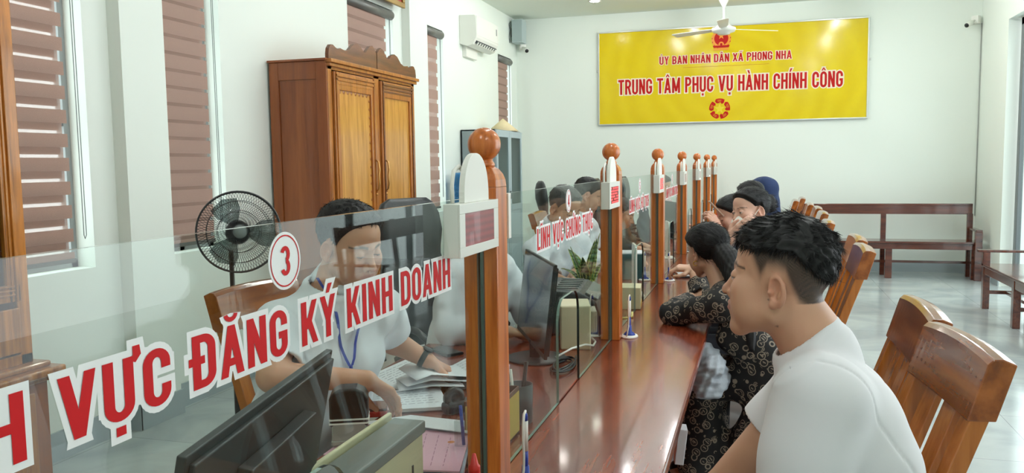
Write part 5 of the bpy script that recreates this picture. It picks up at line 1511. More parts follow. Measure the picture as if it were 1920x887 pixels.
# long hair gathered down the back
tl = [P2.head.wld((0, -.085, .0)), P2.head.wld((0.01, -.125, -.05)), at(1392, 545, 'Y', 3.62), at(1402, 600, 'Y', 3.57), at(1410, 655, 'Y', 3.53)]
def ftail(P):
    d = rc(P, tl[0], tl[1], .050, .050)
    for a, b, r0, r1 in ((tl[1], tl[2], .050, .048), (tl[2], tl[3], .048, .040), (tl[3], tl[4], .040, .012)): d = smin(d, rc(P, a, b, r0, r1), .02)
    return d - .002 * np.sin(P[:, 0] * 300 + 2 * np.sin(P[:, 2] * 30)) * np.sin(P[:, 1] * 280)
lo = np.min(tl, 0) - .07; hi = np.max(tl, 0) + .07
P2.child('long_hair', ftail, HAIR, .005, lo, hi)
def dress_fn(P):
    J = P2.J; g = .95; lo_ = .014
    d = P2.torso(P, lo_)
    for q in 'LR':
        sh, el, wr = J['sh' + q], J['el' + q], J['wr' + q]
        sv = 1.72 if q == 'L' else 1.55
        d = smin(d, rc(P, sh, el, .066, .056), .03); d = smin(d, rc(P, el, el + (wr - el) * (sv - 1), .056, .046), .02)
    # skirt
    kn = (J['knL'] + J['knR']) / 2
    for q in 'LR':
        d = smin(d, rc(P, J['hp' + q], J['kn' + q], .105, .085), .06)
        a = J['kn' + q]; b = a + np.array((.0, .0, -.40)); d = smin(d, rc(P, a, b, .088, .105), .05)
    d = smin(d, rc(P, J['hpL'] + np.array((-.05, -.02, -.05)), z_(kn + np.array((.16, -.05, 0)), .16), .08, .08), .07)
    d = d - folds(P, .009, .8, 21)
    th_ = .011
    d = np.maximum(d, -(d + th_))
    nn = P2.head.R[2]; v = P - P2.head.wld((0, -.035, -.115)); ax_ = v @ nn; rad = np.linalg.norm(v - ax_[:, None] * nn, axis=1)
    d = np.maximum(d, -np.maximum(rad - .062, -ax_ - .06))
    for q, sv in (('L', 1.72), ('R', 1.55)):
        a, b = J['el' + q], J['wr' + q]; c = a + (b - a) * (sv - 1); dr = (b - a) / np.linalg.norm(b - a); t = (P - c) @ dr
        rr = np.linalg.norm((P - c) - t[:, None] * dr, axis=1); d = np.maximum(d, -np.maximum(rr - .075, np.maximum(-t, t - .07)))
    return np.maximum(d, .10 - P[:, 2])
P2.child('printed_dress', dress_fn, DRESS, .0055)
shoes(P2)
e0 = P2.head.wld((-.081, -.006, -.036))
MB().tube([e0 + np.array((math.cos(a) * .009, 0, math.sin(a) * .010 - .008)) for a in np.linspace(.6, 5.6, 14)], .0024, 8).build('hoop_earring', mat('gold', (214, 164, 80), .2, metal=1), P2.obj, origin=e0).location = tuple(e0 - P2.root)

def simple_person(label, root, neck, face, hl_up, J, skin, outfit, outm, male=True, h=.007, g=1.0, hands=(), sleeve=(.6, .6), scale=1.0, hairfn=None, gaze=0, lids=.4, loose=.012, long=False, roll=0, group=None, brow=True, sdf_extra=None):
    pass

def upper(J, neck, facing, w=.19, drop=.065, chest=.20, hipv=None):
    """standard seated upper body below a neck point"""
    f = np.array(facing, float); f /= np.linalg.norm(f); left = np.array((-f[1], f[0], 0)); left /= np.linalg.norm(left)
    J['neck'] = np.array(neck, float); J['shL'] = J['neck'] + left * w - np.array((0, 0, drop)); J['shR'] = J['neck'] - left * w - np.array((0, 0, drop))
    J['chest'] = J['neck'] - np.array((0, 0, chest)) - f * .03
    if hipv is None: hipv = J['neck'] - f * .10; hipv[2] = .56
    J['hip'] = np.array(hipv, float)
    return left
def shorthair(p, n=900, thick=.014, col=HAIR, front=.088, h=None, L=(.012, .026), seed=3):
    def t(q): return np.interp(q[:, 2], [-.02, .03, .08, .12], [.003, .007, thick, thick * 1.1])
    def rg(q): return q[:, 2] - np.interp(q[:, 1], [-.12, -.07, -.04, -.015, .0, .02, .035, .055, .075], [-.05, -.048, -.015, .030, .036, .020, .046, front - .018, front])
    def fl(q):
        v = np.zeros_like(q); v[:, 1] = np.where(q[:, 2] > .07, .8, -.2); v[:, 2] = np.where(q[:, 2] > .08, 0, -1); v[:, 0] = .3; return v
    return hair(p, t, rg, fl, n=n, L=L, r=.0010, lift=.35, h=h, noise=.0022, m=col, seed=seed)

# --- clerk at counter three
al = math.radians(22)
H = Head(at(656, 464, 'Y', 2.13), (math.cos(al), -math.sin(al), -.30), roll=-.05, cheeks=1.08, lids=.85, skin=(204, 152, 124), gaze=.0)
J = {}
left = upper(J, at(620, 550, 'Y', 2.13), (math.cos(al), -math.sin(al), 0), w=.185, drop=.075)
J['hip'] = J['neck'] + np.array((-.16, .04, 0)); J['hip'][2] = .58; J['chest'] = J['neck'] + np.array((-.03, .01, -.21))
J['elR'] = at(512, 706, 'Y', 1.84); J['wrR'] = at(688, 712, 'Y', 1.98)
J['elL'] = at(738, 640, 'Y', 2.42); J['wrL'] = at(802, 676, 'Y', 2.44)
seated_legs(J, J['hip'], (.97, -.1, 0), (.1, .97, 0), thigh=.42)
S1 = Person('clerk in a white short-sleeved shirt with blue lanyard behind the number 3 glass', (-1.3, 2.15, 0), J, H, skin=(204, 152, 124), h=.0045, girth=1.02)
S1.foot = np.array((.15, 0, -.05))
f1 = at(778, 768, 'Z', .80) - J['wrR']; f1 /= np.linalg.norm(f1); f2 = at(850, 700, 'Z', .79) - J['wrL']; f2 /= np.linalg.norm(f2)
S1.hands = [hand_prims(J['wrR'], f1, (.2, .1, -1), (0, 1, .1), curl=(.28, .32, .36, .42), thumb=.6), hand_prims(J['wrL'], f2, (-.1, -.2, -1), (0, -1, .2), curl=(.55, .6, .6, .65), thumb=.8)]
S1.build()
shorthair(S1, n=2200, thick=.016, h=.0045, front=.097)
shirt(S1, SHIRTW, S1.head.wld((0, -.030, -.115)), (.35, -.12, .92), .066, sleeve=(.72, .72), loose=.014, fold=.009, seed=4, h=.005, sl_r=.017, seam=True, ff=.7)
trousers(S1, TROUS); shoes(S1)
def surf(p, P0, dirv, fn, n=40, step=.01):
    """walk from P0 along dirv onto a garment surface"""
    P0 = np.array(P0, float); dirv = np.array(dirv, float) / np.linalg.norm(dirv)
    for i in range(120):
        d = float(fn(P0[None])[0])
        if d < .001: break
        P0 = P0 + dirv * max(d * .8, .0008)
    return P0
def lanyard(p, fwd, width=.010, drop=.26, loose=.022, m=BLUEPL):
    f = np.array((fwd[0], fwd[1], 0)); f /= np.linalg.norm(f); left = np.array((-f[1], f[0], 0)); nk = p.J['neck']
    fn = lambda P: p.torso(P, loose)
    mb = MB()
    ends = []
    for sg in (-1, 1):
        pts = []
        for u in np.linspace(0, 1, 14):
            base = nk + left * sg * (.062 * (1 - u) ** .7 + .004) + np.array((0, 0, .055 - drop * u)) + f * .35
            if u < .12: q = nk + left * sg * .062 + np.array((0, 0, .055 - drop * u)) + f * (.02 + .25 * u)
            else: q = surf(p, base, -f, fn)
            pts.append(q)
        w_ = width / 2
        v = []
        for i, q in enumerate(pts):
            v += [q + left * w_, q - left * w_]
        mb.add(v, [(2 * i, 2 * i + 1, 2 * i + 3, 2 * i + 2) for i in range(len(pts) - 1)], 0, True); ends.append(pts[-1])
    e = (ends[0] + ends[1]) / 2
    mb.cbox(e - np.array((0, 0, .03)), (.006, .010, .06))
    o = mb.build('lanyard', m, p.obj, origin=nk); o.location = tuple(nk - p.root); return e
lanyard(S1, (math.cos(al), -math.sin(al)))
# shirt pocket, collar and watch
def collar(p, c, R, r=.062, m=SHIRTW, hgt=.034):
    mb = MB(); n = 40; v = []
    for k in range(n + 1):
        a = .35 + (2 * PI - .7) * k / n; ca, sa = math.sin(a), math.cos(a)
        for (rr, zz) in ((r * .93, hgt * .9), (r * 1.02, hgt), (r * 1.25, -.002 - .016 * max(0, sa)), (r * 1.20, -.004 - .016 * max(0, sa))):
            v.append(c + R.T @ np.array((rr * ca, rr * sa * 1.05, zz)))
    f = []
    for k in range(n):
        for q in range(3): f.append((k * 4 + q, k * 4 + q + 1, (k + 1) * 4 + q + 1, (k + 1) * 4 + q))
    mb.add(v, f, 0, True); o = mb.build('collar', m, p.obj, origin=c); o.location = tuple(c - p.root)
    sd = o.modifiers.new('thick', 'SOLIDIFY'); sd.thickness = .002
collar(S1, S1.head.wld((0, -.026, -.118)), frame((math.cos(al), -math.sin(al), -.42)), r=.067)
wc = J['wrL'] + (J['elL'] - J['wrL']) * .12; ax_ = (J['wrL'] - J['elL']) / np.linalg.norm(J['wrL'] - J['elL'])
Rw = np.array(Vector(ax_).to_track_quat('Z', 'Y').to_matrix())
wm = MB().lathe([(.0285, -.009), (.032, -.008), (.032, .008), (.0285, .009)], (0, 0, 0), 28, R=Rw); wm.lathe([(.001, 0), (.017, 0), (.016, .007), (.001, .007)], Rw @ np.array((0, .030, 0)), 20, R=Rw @ rotm(-PI / 2, 0, 0))
o = wm.build('wristwatch', BLACKPL, S1.obj); o.location = tuple(wc - S1.root)

# --- clerk hidden behind the first post
H = Head(at(905, 412, 'Y', 3.35), (.9, -.35, -.3), skin=(204, 152, 124), lids=.8)
J = {}; upper(J, H.c + np.array((-.03, 0, -.17)), (.93, -.3, 0), w=.18)
J['elR'] = J['shR'] + np.array((.02, -.06, -.27)); J['wrR'] = J['elR'] + np.array((.23, .05, -.02)); J['elL'] = J['shL'] + np.array((.12, .03, -.24)); J['wrL'] = J['elL'] + np.array((.2, -.08, -.02))
for q in 'LR': J['el' + q][2] = max(J['el' + q][2], .82); J['wr' + q][2] = .815
J['hip'] = J['neck'] + np.array((-.1, 0, 0)); J['hip'][2] = .57; seated_legs(J, J['hip'], (1, 0, 0), (0, 1, 0))
S2 = Person('clerk in a white shirt almost hidden behind the first wooden post', (J['hip'][0], J['hip'][1], 0), J, H, h=.007); S2.foot = np.array((.15, 0, -.05))
S2.hands = [hand_prims(J['wrR'], (1, .2, -.1), (0, 0, -1), (0, 1, 0)), hand_prims(J['wrL'], (1, -.3, -.1), (0, 0, -1), (0, -1, 0))]
S2.build(); shorthair(S2, 500, h=.006); shirt(S2, SHIRTW, S2.head.wld((0, -.03, -.115)), (.3, -.1, .93), .066, sleeve=(1.75, 1.75), seed=8, loose=.016, sl_r=.018); trousers(S2, TROUS); shoes(S2)
lanyard(S2, (.93, -.3)); collar(S2, S2.head.wld((0, -.026, -.118)), frame((.93, -.3, -.4)), r=.066)

# --- white shirted man behind the number 4 glass
GREYH = mat('greying_hair', (58, 56, 56), .5)
H = Head(at(1058, 392, 'Y', 4.55), (.80, -.55, -.45), skin=(196, 150, 124), lids=.9)
J = {}; upper(J, H.c + np.array((-.05, .03, -.155)), (.9, -.4, 0), w=.19)
J['elR'] = at(1015, 512, 'Y', 4.25); J['wrR'] = at(1050, 524, 'Y', 4.20); J['elL'] = at(1118, 492, 'Y', 4.75); J['wrL'] = at(1078, 512, 'Y', 4.35)
J['hip'] = J['neck'] + np.array((-.16, .04, 0)); J['hip'][2] = .57; seated_legs(J, J['hip'], (1, 0, 0), (0, 1, 0))
S3 = Person('man in a white long-sleeved shirt bent over the desk behind the number 4 glass', (J['hip'][0], J['hip'][1], 0), J, H, h=.0065); S3.foot = np.array((.15, 0, -.05))
S3.hands = [hand_prims(J['wrR'], (1, .05, -.12), (0, 0, -1), (0, 1, 0)), hand_prims(J['wrL'], (.4, -1, -.1), (0, 0, -1), (-1, -.3, 0))]
S3.build(); shorthair(S3, 600, col=GREYH, h=.006); shirt(S3, SHIRTW, S3.head.wld((0, -.03, -.115)), (.4, -.2, .9), .066, sleeve=(1.85, 1.85), seed=9, loose=.018, sl_r=.020, fold=.008); trousers(S3, TROUS); shoes(S3)
collar(S3, S3.head.wld((0, -.026, -.118)), frame((.85, -.45, -.5)), r=.066)

# --- second white shirt further back
H = Head(at(1101, 368, 'Y', 5.75), (.9, .2, -.4), skin=(190, 146, 120), lids=.8)
J = {}; upper(J, H.c + np.array((-.05, .0, -.16)), (1, 0, 0), w=.19)
J['elR'] = J['shR'] + np.array((.10, -.06, -.24)); J['wrR'] = J['elR'] + np.array((.22, .04, -.03)); J['elL'] = J['shL'] + np.array((.12, .05, -.24)); J['wrL'] = J['elL'] + np.array((.2, -.08, -.02))
for q in 'LR': J['el' + q][2] = .83; J['wr' + q][2] = .815
J['hip'] = J['neck'] + np.array((-.12, 0, 0)); J['hip'][2] = .57; seated_legs(J, J['hip'], (1, 0, 0), (0, 1, 0))
S4 = Person('dark-haired clerk in a white shirt just left of the second post', (J['hip'][0], J['hip'][1], 0), J, H, h=.0075); S4.foot = np.array((.15, 0, -.05))
S4.hands = [hand_prims(J['wrR'], (1, .1, -.1), (0, 0, -1), (0, 1, 0)), hand_prims(J['wrL'], (1, -.2, -.1), (0, 0, -1), (0, -1, 0))]
S4.build(); shorthair(S4, 400, h=.007); shirt(S4, SHIRTW, S4.head.wld((0, -.03, -.115)), (.3, 0, .93), .066, sleeve=(.75, .75), seed=12, loose=.018, sl_r=.022); trousers(S4, TROUS); shoes(S4)

# --- olive shirt, behind the number 5 glass
OLIVE = mat('olive_shirt', (78, 74, 62), .85, bump=(500, .1, .0006))
H = Head(at(1166, 402, 'Y', 6.6), (.95, -.1, -.4), skin=(186, 140, 112), lids=.8)
J = {}; upper(J, at(1162, 437, 'Y', 6.6), (1, 0, 0), w=.19)
J['elR'] = at(1168, 492, 'Y', 6.4); J['wrR'] = at(1200, 492, 'Y', 6.45); J['elL'] = at(1176, 480, 'Y', 6.9); J['wrL'] = at(1210, 484, 'Y', 6.7)
for q in 'LR': J['el' + q][2] = max(.825, J['el' + q][2]); J['wr' + q][2] = .815
J['hip'] = J['neck'] + np.array((-.12, 0, 0)); J['hip'][2] = .57; seated_legs(J, J['hip'], (1, 0, 0), (0, 1, 0))
S5 = Person('clerk in a dark olive shirt just right of the second post', (J['hip'][0], J['hip'][1], 0), J, H, h=.0075); S5.foot = np.array((.15, 0, -.05))
S5.hands = [hand_prims(J['wrR'], (1, .1, -.1), (0, 0, -1), (0, 1, 0)), hand_prims(J['wrL'], (1, -.2, -.1), (0, 0, -1), (0, -1, 0))]
S5.build(); shorthair(S5, 300, h=.007); shirt(S5, OLIVE, S5.head.wld((0, -.03, -.115)), (.3, 0, .93), .066, sleeve=(1.7, 1.7), seed=13, loose=.018, sl_r=.022); trousers(S5, TROUS); shoes(S5)

# --- pink blouse
PINKB = mat('dusty_pink_blouse', (204, 176, 178), .85, bump=(500, .1, .0006))
H = Head(at(1240, 350, 'Y', 8.9), (.9, -.2, -.3), skin=(206, 164, 140), female=True, scale=.97, lids=.8)
J = {}; upper(J, at(1246, 384, 'Y', 8.9), (1, 0, 0), w=.22, drop=.05)
J['elR'] = at(1232, 440, 'Y', 8.6); J['wrR'] = at(1262, 445, 'Y', 8.65); J['elL'] = at(1270, 420, 'Y', 9.2); J['wrL'] = at(1285, 425, 'Y', 9.1)
for q in 'LR': J['el' + q][2] = max(.83, J['el' + q][2]); J['wr' + q][2] = .815
J['hip'] = J['neck'] + np.array((-.10, 0, 0)); J['hip'][2] = .57; seated_legs(J, J['hip'], (1, 0, 0), (0, 1, 0))
S6 = Person('person in a dusty pink blouse behind the third post', (J['hip'][0], J['hip'][1], 0), J, H, h=.008, male=False, girth=1.05); S6.foot = np.array((.13, 0, -.05))
S6.hands = [hand_prims(J['wrR'], (1, .1, -.1), (0, 0, -1), (0, 1, 0), s=.92), hand_prims(J['wrL'], (1, -.2, -.1), (0, 0, -1), (0, -1, 0), s=.92)]
S6.build(); hair(S6, lambda q: np.full(len(q), .018), lambda q: q[:, 2] - np.interp(q[:, 1], [-.13, -.05, -.01, .02, .05, .08], [-.12, -.12, .0, .034, .062, .085]), fl2, n=300, L=(.02, .04), h=.007)
shirt(S6, PINKB, S6.head.wld((0, -.03, -.11)), (.3, 0, .93), .06, sleeve=(1.8, 1.8), seed=14, loose=.03, sl_r=.035, fold=.010); trousers(S6, TROUS); shoes(S6)

# --- masked woman looking out past the young man
H = Head(at(1407, 398, 'Y', 4.5), (-.76, -.62, -.10), roll=-.10, female=True, scale=.98, skin=(214, 170, 148), lids=.35, gaze=.003)
J = {}; upper(J, H.c + np.array((.05, .03, -.17)), (-.85, -.45, 0), w=.17)
J['elR'] = np.array((-.30, 4.72, .825)); J['wrR'] = at(1368, 448, 'Y', 4.36); J['elL'] = J['shL'] + np.array((-.05, -.05, -.25)); J['wrL'] = J['elL'] + np.array((-.22, .1, .0))
J['hip'] = J['neck'] + np.array((.14, .0, 0)); J['hip'][2] = .57; seated_legs(J, J['hip'], (-1, 0, 0), (0, -1, 0), thigh=.40)
C3 = Person('woman with a white face mask pressing her hand to it, hair tied back', (J['hip'][0], J['hip'][1], 0), J, H, skin=(214, 170, 148), h=.005, male=False, girth=.94); C3.foot = np.array((-.13, 0, -.05))
f3 = at(1404, 416, 'Y', 4.33) - J['wrR']; C3.hands = [hand_prims(J['wrR'], f3, (.3, .9, .1), (-.3, 0, 1), curl=(.20, .22, .25, .3), s=.9, thumb=.3), hand_prims(J['wrL'], (-1, .3, 0), (0, 0, -1), (0, 1, 0), s=.9)]
C3.build()
def th3(q): return np.interp(q[:, 2], [-.06, 0, .06, .12], [.010, .013, .017, .018])
def rg3(q): return q[:, 2] - np.interp(q[:, 1], [-.13, -.06, -.035, -.012, .02, .045, .065, .08], [-.085, -.08, -.04, .032, .030, .060, .080, .096])
def bun(q): return ell(q, (0, -.135, .03), (.035, .035, .05))
hair(C3, th3, rg3, fl2, n=1500, L=(.03, .05), r=.0009, lift=.02, noise=.0010, curl=.05, h=.005, extra=bun)
shirt(C3, mat('navy_blouse', (40, 46, 62), .85), C3.head.wld((0, -.03, -.11)), (-.3, 0, .93), .06, sleeve=(1.6, 1.6), seed=15, h=.007); trousers(C3, TROUS); shoes(C3)
def mask(p, ext=.0):
    def f(P):
        q = p.head.loc(P); s0 = p.head.sdf(P) / p.head.s
        e = ell(q, (0, .062, -.052), (.056, .062, .050)); d = smin(s0 - .004, ell(q, (0, .084, -.042), (.032, .036, .040)), .03)
        d = np.maximum(d, e)
        return d * p.head.s
    c = p.head.wld((0, .07, -.05)); return p.child('face_mask', f, WHITEPL, .0035, c - .10, c + .10)
mask(C3)
for sg in (-1, 1):
    a = C3.head.wld((sg * .050, .045, -.035)); b = C3.head.wld((sg * .078, .006, .012)); o = MB().tube([a - C3.root, (a + b) / 2 - C3.root + C3.head.R[0] * sg * .006, b - C3.root], .0016, 6).build('mask_strap', WHITEPL, C3.obj)

# --- woman with a phone behind her
H = Head(at(1374, 404, 'Y', 5.35), (-.93, -.28, -.42), female=True, scale=.96, skin=(210, 164, 142), lids=.95)
J = {}; upper(J, H.c + np.array((.06, .0, -.16)), (-1, 0, 0), w=.17)
J['elL'] = J['shL'] + np.array((-.16, -.02, -.2)); J['wrL'] = at(1347, 428, 'Y', 5.22); J['elR'] = J['shR'] + np.array((-.14, .03, -.2)); J['wrR'] = at(1346, 426, 'Y', 5.45)
J['hip'] = J['neck'] + np.array((.12, .0, 0)); J['hip'][2] = .57; seated_legs(J, J['hip'], (-1, 0, 0), (0, -1, 0), thigh=.40)
C4 = Person('woman looking down at a phone, her face showing left of the masked woman', (J['hip'][0], J['hip'][1], 0), J, H, skin=(210, 164, 142), h=.0055, male=False, girth=.94); C4.foot = np.array((-.13, 0, -.05))
C4.hands = [hand_prims(J['wrL'], (-.45, .1, .8), (-.6, .6, 0), (.2, .8, 0), curl=(.5, .55, .6, .6), s=.9), hand_prims(J['wrR'], (-.45, -.1, .8), (-.6, -.6, 0), (0, -1, 0), curl=(.5, .5, .5, .6), s=.9)]
C4.build(); hair(C4, th3, rg3, fl2, n=700, L=(.03, .05), r=.001, lift=.02, noise=.001, curl=.05, h=.006)
shirt(C4, mat('grey_blouse', (110, 104, 104), .85), C4.head.wld((0, -.03, -.11)), (-.3, 0, .93), .06, sleeve=(1.5, 1.5), seed=16, h=.008); trousers(C4, TROUS); shoes(C4)
# --- dark hair and hooded figure at the back
H = Head(at(1407, 374, 'Y', 6.45), (-.85, .5, -.2), skin=(200, 158, 136), lids=.5)
J = {}; upper(J, H.c + np.array((.05, .0, -.17)), (-1, 0, 0), w=.18)
for q in 'LR': J['el' + q] = J['sh' + q] + np.array((-.12, 0, -.24)); J['wr' + q] = J['el' + q] + np.array((-.2, 0, .0))
J['hip'] = J['neck'] + np.array((.12, .0, 0)); J['hip'][2] = .57; seated_legs(J, J['hip'], (-1, 0, 0), (0, -1, 0), thigh=.40)
C5 = Person('dark-haired visitor whose crown shows above the masked woman', (J['hip'][0], J['hip'][1], 0), J, H, skin=(200, 158, 136), h=.008); C5.foot = np.array((-.13, 0, -.05))
C5.hands = [hand_prims(J['wr' + q], (-1, 0, -.1), (0, 0, -1), (0, 1 if q == 'L' else -1, 0)) for q in 'LR']
C5.build(); shorthair(C5, 600, thick=.02, h=.007); shirt(C5, TROUS, C5.head.wld((0, -.03, -.115)), (-.3, 0, .93), .066, sleeve=(1.7, 1.7), seed=17, h=.009); trousers(C5, DENIM); shoes(C5)
NAVY = mat('navy_hoodie', (34, 52, 92), .85)
H = Head(at(1431, 366, 'Y', 6.9), (-.80, .55, -.15), skin=(200, 158, 136), female=True)
J = {}; upper(J, H.c + np.array((.05, -.02, -.19)), (-1, .2, 0), w=.19)
for q in 'LR': J['el' + q] = J['sh' + q] + np.array((-.12, 0, -.24)); J['wr' + q] = J['el' + q] + np.array((-.2, 0, .0))
J['hip'] = J['neck'] + np.array((.12, .0, 0)); J['hip'][2] = .57; seated_legs(J, J['hip'], (-1, 0, 0), (0, -1, 0), thigh=.40)
C6 = Person('visitor with a navy blue hood pulled over the head, farthest of the seated visitors', (J['hip'][0], J['hip'][1], 0), J, H, skin=(200, 158, 136), h=.008, male=False); C6.foot = np.array((-.13, 0, -.05))
C6.hands = [hand_prims(J['wr' + q], (-1, 0, -.1), (0, 0, -1), (0, 1 if q == 'L' else -1, 0), s=.9) for q in 'LR']
C6.build()
def hood(P):
    q = C6.head.loc(P); d = smin(C6.head.skull(q) - .030, ell(q, (0, -.02, -.06), (.085, .085, .09)), .05)
    d = smin(d, rc(P, C6.head.wld((0, -.04, -.08)), C6.J['neck'] - np.array((0, 0, .03)), .085, .10), .05) - folds(P, .004, 1, 3)
    d = np.maximum(d, -(d + .018)); return np.maximum(d, -(smax(ell(q, (0, .10, -.01), (.060, .075, .085)), -q[:, 1] + .03, .01)))
C6.child('hood', hood, NAVY, .008, C6.head.c - .27, C6.head.c + .24)
shirt(C6, NAVY, C6.head.wld((0, -.03, -.115)), (-.3, 0, .93), .05, sleeve=(1.85, 1.85), seed=18, h=.009, loose=.022, sl_r=.026); trousers(C6, TROUS); shoes(C6)
# ------------------------------------------------------------------ things on the desks
SCREEN = mat('screen_black', (10, 11, 13), .15, coat=.3)
MONBACK = mat('monitor_back', (44, 49, 52), .45)
def monitor(lab, TR, d, length, height, tilt, group='flat computer monitors seen from behind'):
    """TR: top corner nearest its right end, d: horizontal direction towards the other end; the screen faces the clerk (-X side)"""
    TR = np.array(TR, float); d = np.array((d[0], d[1], 0), float); d /= np.linalg.norm(d)
    n = np.array((-d[1], d[0], 0)); n = n if n[0] > 0 else -n            # towards the visitors
    up = np.array((0, 0, 1.)) * math.cos(tilt) + n * math.sin(tilt); nb = np.cross(d, up); nb = nb if nb @ n > 0 else -nb
    c = TR + d * length / 2; base = c - up * (height + .09); base[2] = CZ
    t = thing('monitor', lab, 'monitor', base, 0, group)
    R = np.stack([d, nb, up], 1)
    def B(mb, a, b, mi=0):
        a = np.array(a, float); b = np.array(b, float); v = []
        for z in (a[2], b[2]):
            for x, y in ((a[0], a[1]), (b[0], a[1]), (b[0], b[1]), (a[0], b[1])): v.append(c - base + R @ np.array((x, y, z)))
        mb.add(v, [(0, 3, 2, 1), (4, 5, 6, 7), (0, 1, 5, 4), (1, 2, 6, 5), (2, 3, 7, 6), (3, 0, 4, 7)], mi)
    m = MB(); B(m, (-length / 2, -.008, -height), (length / 2, .004, 0)); B(m, (-length / 2 + .01, .004, -height + .01), (length / 2 - .01, .012, -.012)); B(m, (-.13, .012, -height * .75), (.13, .034, -height * .2)); m.build('monitor_housing', MONBACK, t, bevel=.002)
    m = MB(); B(m, (-length / 2 + .008, -.0088, -height + .018), (length / 2 - .008, -.0080, -.008)); m.build('screen', SCREEN, t)
    m = MB(); B(m, (-.045, .014, -height - .02), (.045, .036, -height * .45)); p0 = c - base + R @ np.array((0, .02, -height - .0)); m.box((p0[0] - .02, p0[1] - .03, 0), (p0[0] + .02, p0[1] + .03, p0[2] + .02)); m.build('stand_neck', MONBACK, t, bevel=.003)
    MB().lathe([(.001, 0), (.115, 0), (.115, .006), (.10, .011), (.001, .012)], (p0[0], p0[1], 0), 32).build('stand_base', MONBACK, t)
    MB().tube([p0 + np.array((.02, 0, .10)), p0 + np.array((.06, -.02, .05)), p0 + np.array((.05, -.06, .012)), p0 + np.array((.02, -.12, .006))], .003, 6).build('cable', BLACKPL, t)
monitor('nearest dark monitor seen from behind through the glass lettering, cut by the bottom edge', (-.739, 1.307, 1.17), (.109, -.535), .55, .33, .20)
monitor('dark monitor seen from behind just right of the first post', (-.655, 2.70, 1.155), (-.28, .58), .56, .33, .12)
monitor('farther monitor behind the fourth post', (-.70, 7.75, 1.12), (-.2, .5), .50, .30, .1)

def keyboard_box():
    t = thing('computer_case', 'cream and grey desktop computer case at the bottom edge, in front of the pink papers', 'computer case', (-.72, 1.28, CZ), 0)
    MB().box((-.05, -.36, .002), (.035, .315, .165)).build('case_body', BEIGE, t, bevel=.006)
    MB().box((-.036, -.35, .160), (.039, .32, .187)).build('top_cover', GREYPL, t, bevel=.004)
    MB().box((-.052, -.36, .150), (-.042, .325, .196)).build('side_rim', BEIGE, t, bevel=.003)
    MB().box((.035, .25, .05), (.037, .256, .11)).build('slot', DGREY, t)
    MB().lathe([(.001, 0), (.0035, 0), (.0035, .002), (.001, .002)], (.035, .12, .10), 12, R=rotm(0, PI / 2, 0)).build('screw', DGREY, t)
keyboard_box()

def sheet(name, lab, cat, pts, z, th, m, group=None, lines=0, ink=INK, wob=.0, extra=None):
    """a flat sheet or pad lying on the desk; pts are photo pixels of its corners at height z"""
    P = [at(x, y, 'Z', z) for x, y in pts]; c = np.mean(P, 0)
    t = thing(name, lab, cat, (c[0], c[1], z - th), 0, group)
    mb = MB(); poly = [tuple((p - c)[:2]) for p in P]
    mb.prism(poly, 2, 0, th); mb.build('page' if th < .004 else 'page_block', m, t)
    if lines:
        l = MB(); A, B_, C_, D_ = [p - c for p in P[:4]]
        rs = random.Random(len(lab))
        for k in range(lines):
            u = .12 + .76 * k / lines; a = A + (D_ - A) * u; b = B_ + (C_ - B_) * u; x = .1
            while x < .85:
                w = rs.uniform(.03, .12); p, q = a + (b - a) * x, a + (b - a) * min(x + w, .9); x += w + .03
                n_ = (D_ - A) / max(lines, 7) * .14
                l.add([(p[0], p[1], th + .0004), (q[0], q[1], th + .0004), (q[0] + n_[0], q[1] + n_[1], th + .0004), (p[0] + n_[0], p[1] + n_[1], th + .0004)], [(0, 1, 2, 3)])
        l.build('printed_lines', ink, t)
    if extra: extra(t, c, th)
    return t
sheet('paper_sheet', 'white sheet under the clerk\'s left hand, far left of the paper pile', 'paper', [(690, 705), (775, 668), (835, 690), (745, 730)], .772, .0012, PAPER, 'papers on the near desk', 8)
sheet('notepad', 'white printed pad whose front edge is nearest the clerk\'s reaching hand', 'notepad', [(690, 738), (822, 722), (842, 762), (700, 770)], .780, .010, PAPER, None, 7)
sheet('paper_sheet', 'white sheet tucked against the first post, right of the paper pile', 'paper', [(820, 700), (880, 668), (884, 712), (838, 724)], .776, .0012, PAPER, 'papers on the near desk', 6)
sheet('paper_sheet', 'white sheet lying farther back beside the phone', 'paper', [(838, 640), (885, 600), (886, 642), (862, 645)], .772, .0012, PAPER, 'papers on the near desk', 5)
def loose_pages():
    c = at(805, 712, 'Z', .80)
    t = thing('folded_papers', 'curled white sheets held in the clerk\'s hand with the watch', 'papers', (c[0], c[1], .785))
    rs = np.random.RandomState(2)
    for k in range(3):
        mb = MB(); n = 9; m_ = 5; a = .5 + .16 * k
        V = []
        for i in range(n):
            for j in range(m_):
                u = i / (n - 1) - .5; v = j / (m_ - 1) - .5
                x = u * .21; y = v * .15; z = .004 + .008 * k + (.018 + .012 * k) * (.5 - abs(u + .12 * k)) + .012 * math.sin(u * 7 + k * 2) * (.5 + v) + .006 * k
                V.append((x * math.cos(a) - y * math.sin(a) + .01 * k, x * math.sin(a) + y * math.cos(a) + .008 * k, max(z, .001)))
        mb.add(V, [(i * m_ + j, (i + 1) * m_ + j, (i + 1) * m_ + j + 1, i * m_ + j + 1) for i in range(n - 1) for j in range(m_ - 1)], 0, True)
        o = mb.build('page', PAPER, t); sd = o.modifiers.new('thick', 'SOLIDIFY'); sd.thickness = .0006
loose_pages()
GOLD = mat('stamp_gold', (206, 120, 60), .5)
def emb(t, c, th):
    p = at(846, 829, 'Z', .812) - c; m = MB(); m.lathe([(.0005, 0), (.009, 0), (.009, .0004), (.0005, .0004)], (p[0], p[1], th), 18, smooth=False); m.build('round_emblem', GOLD, t)
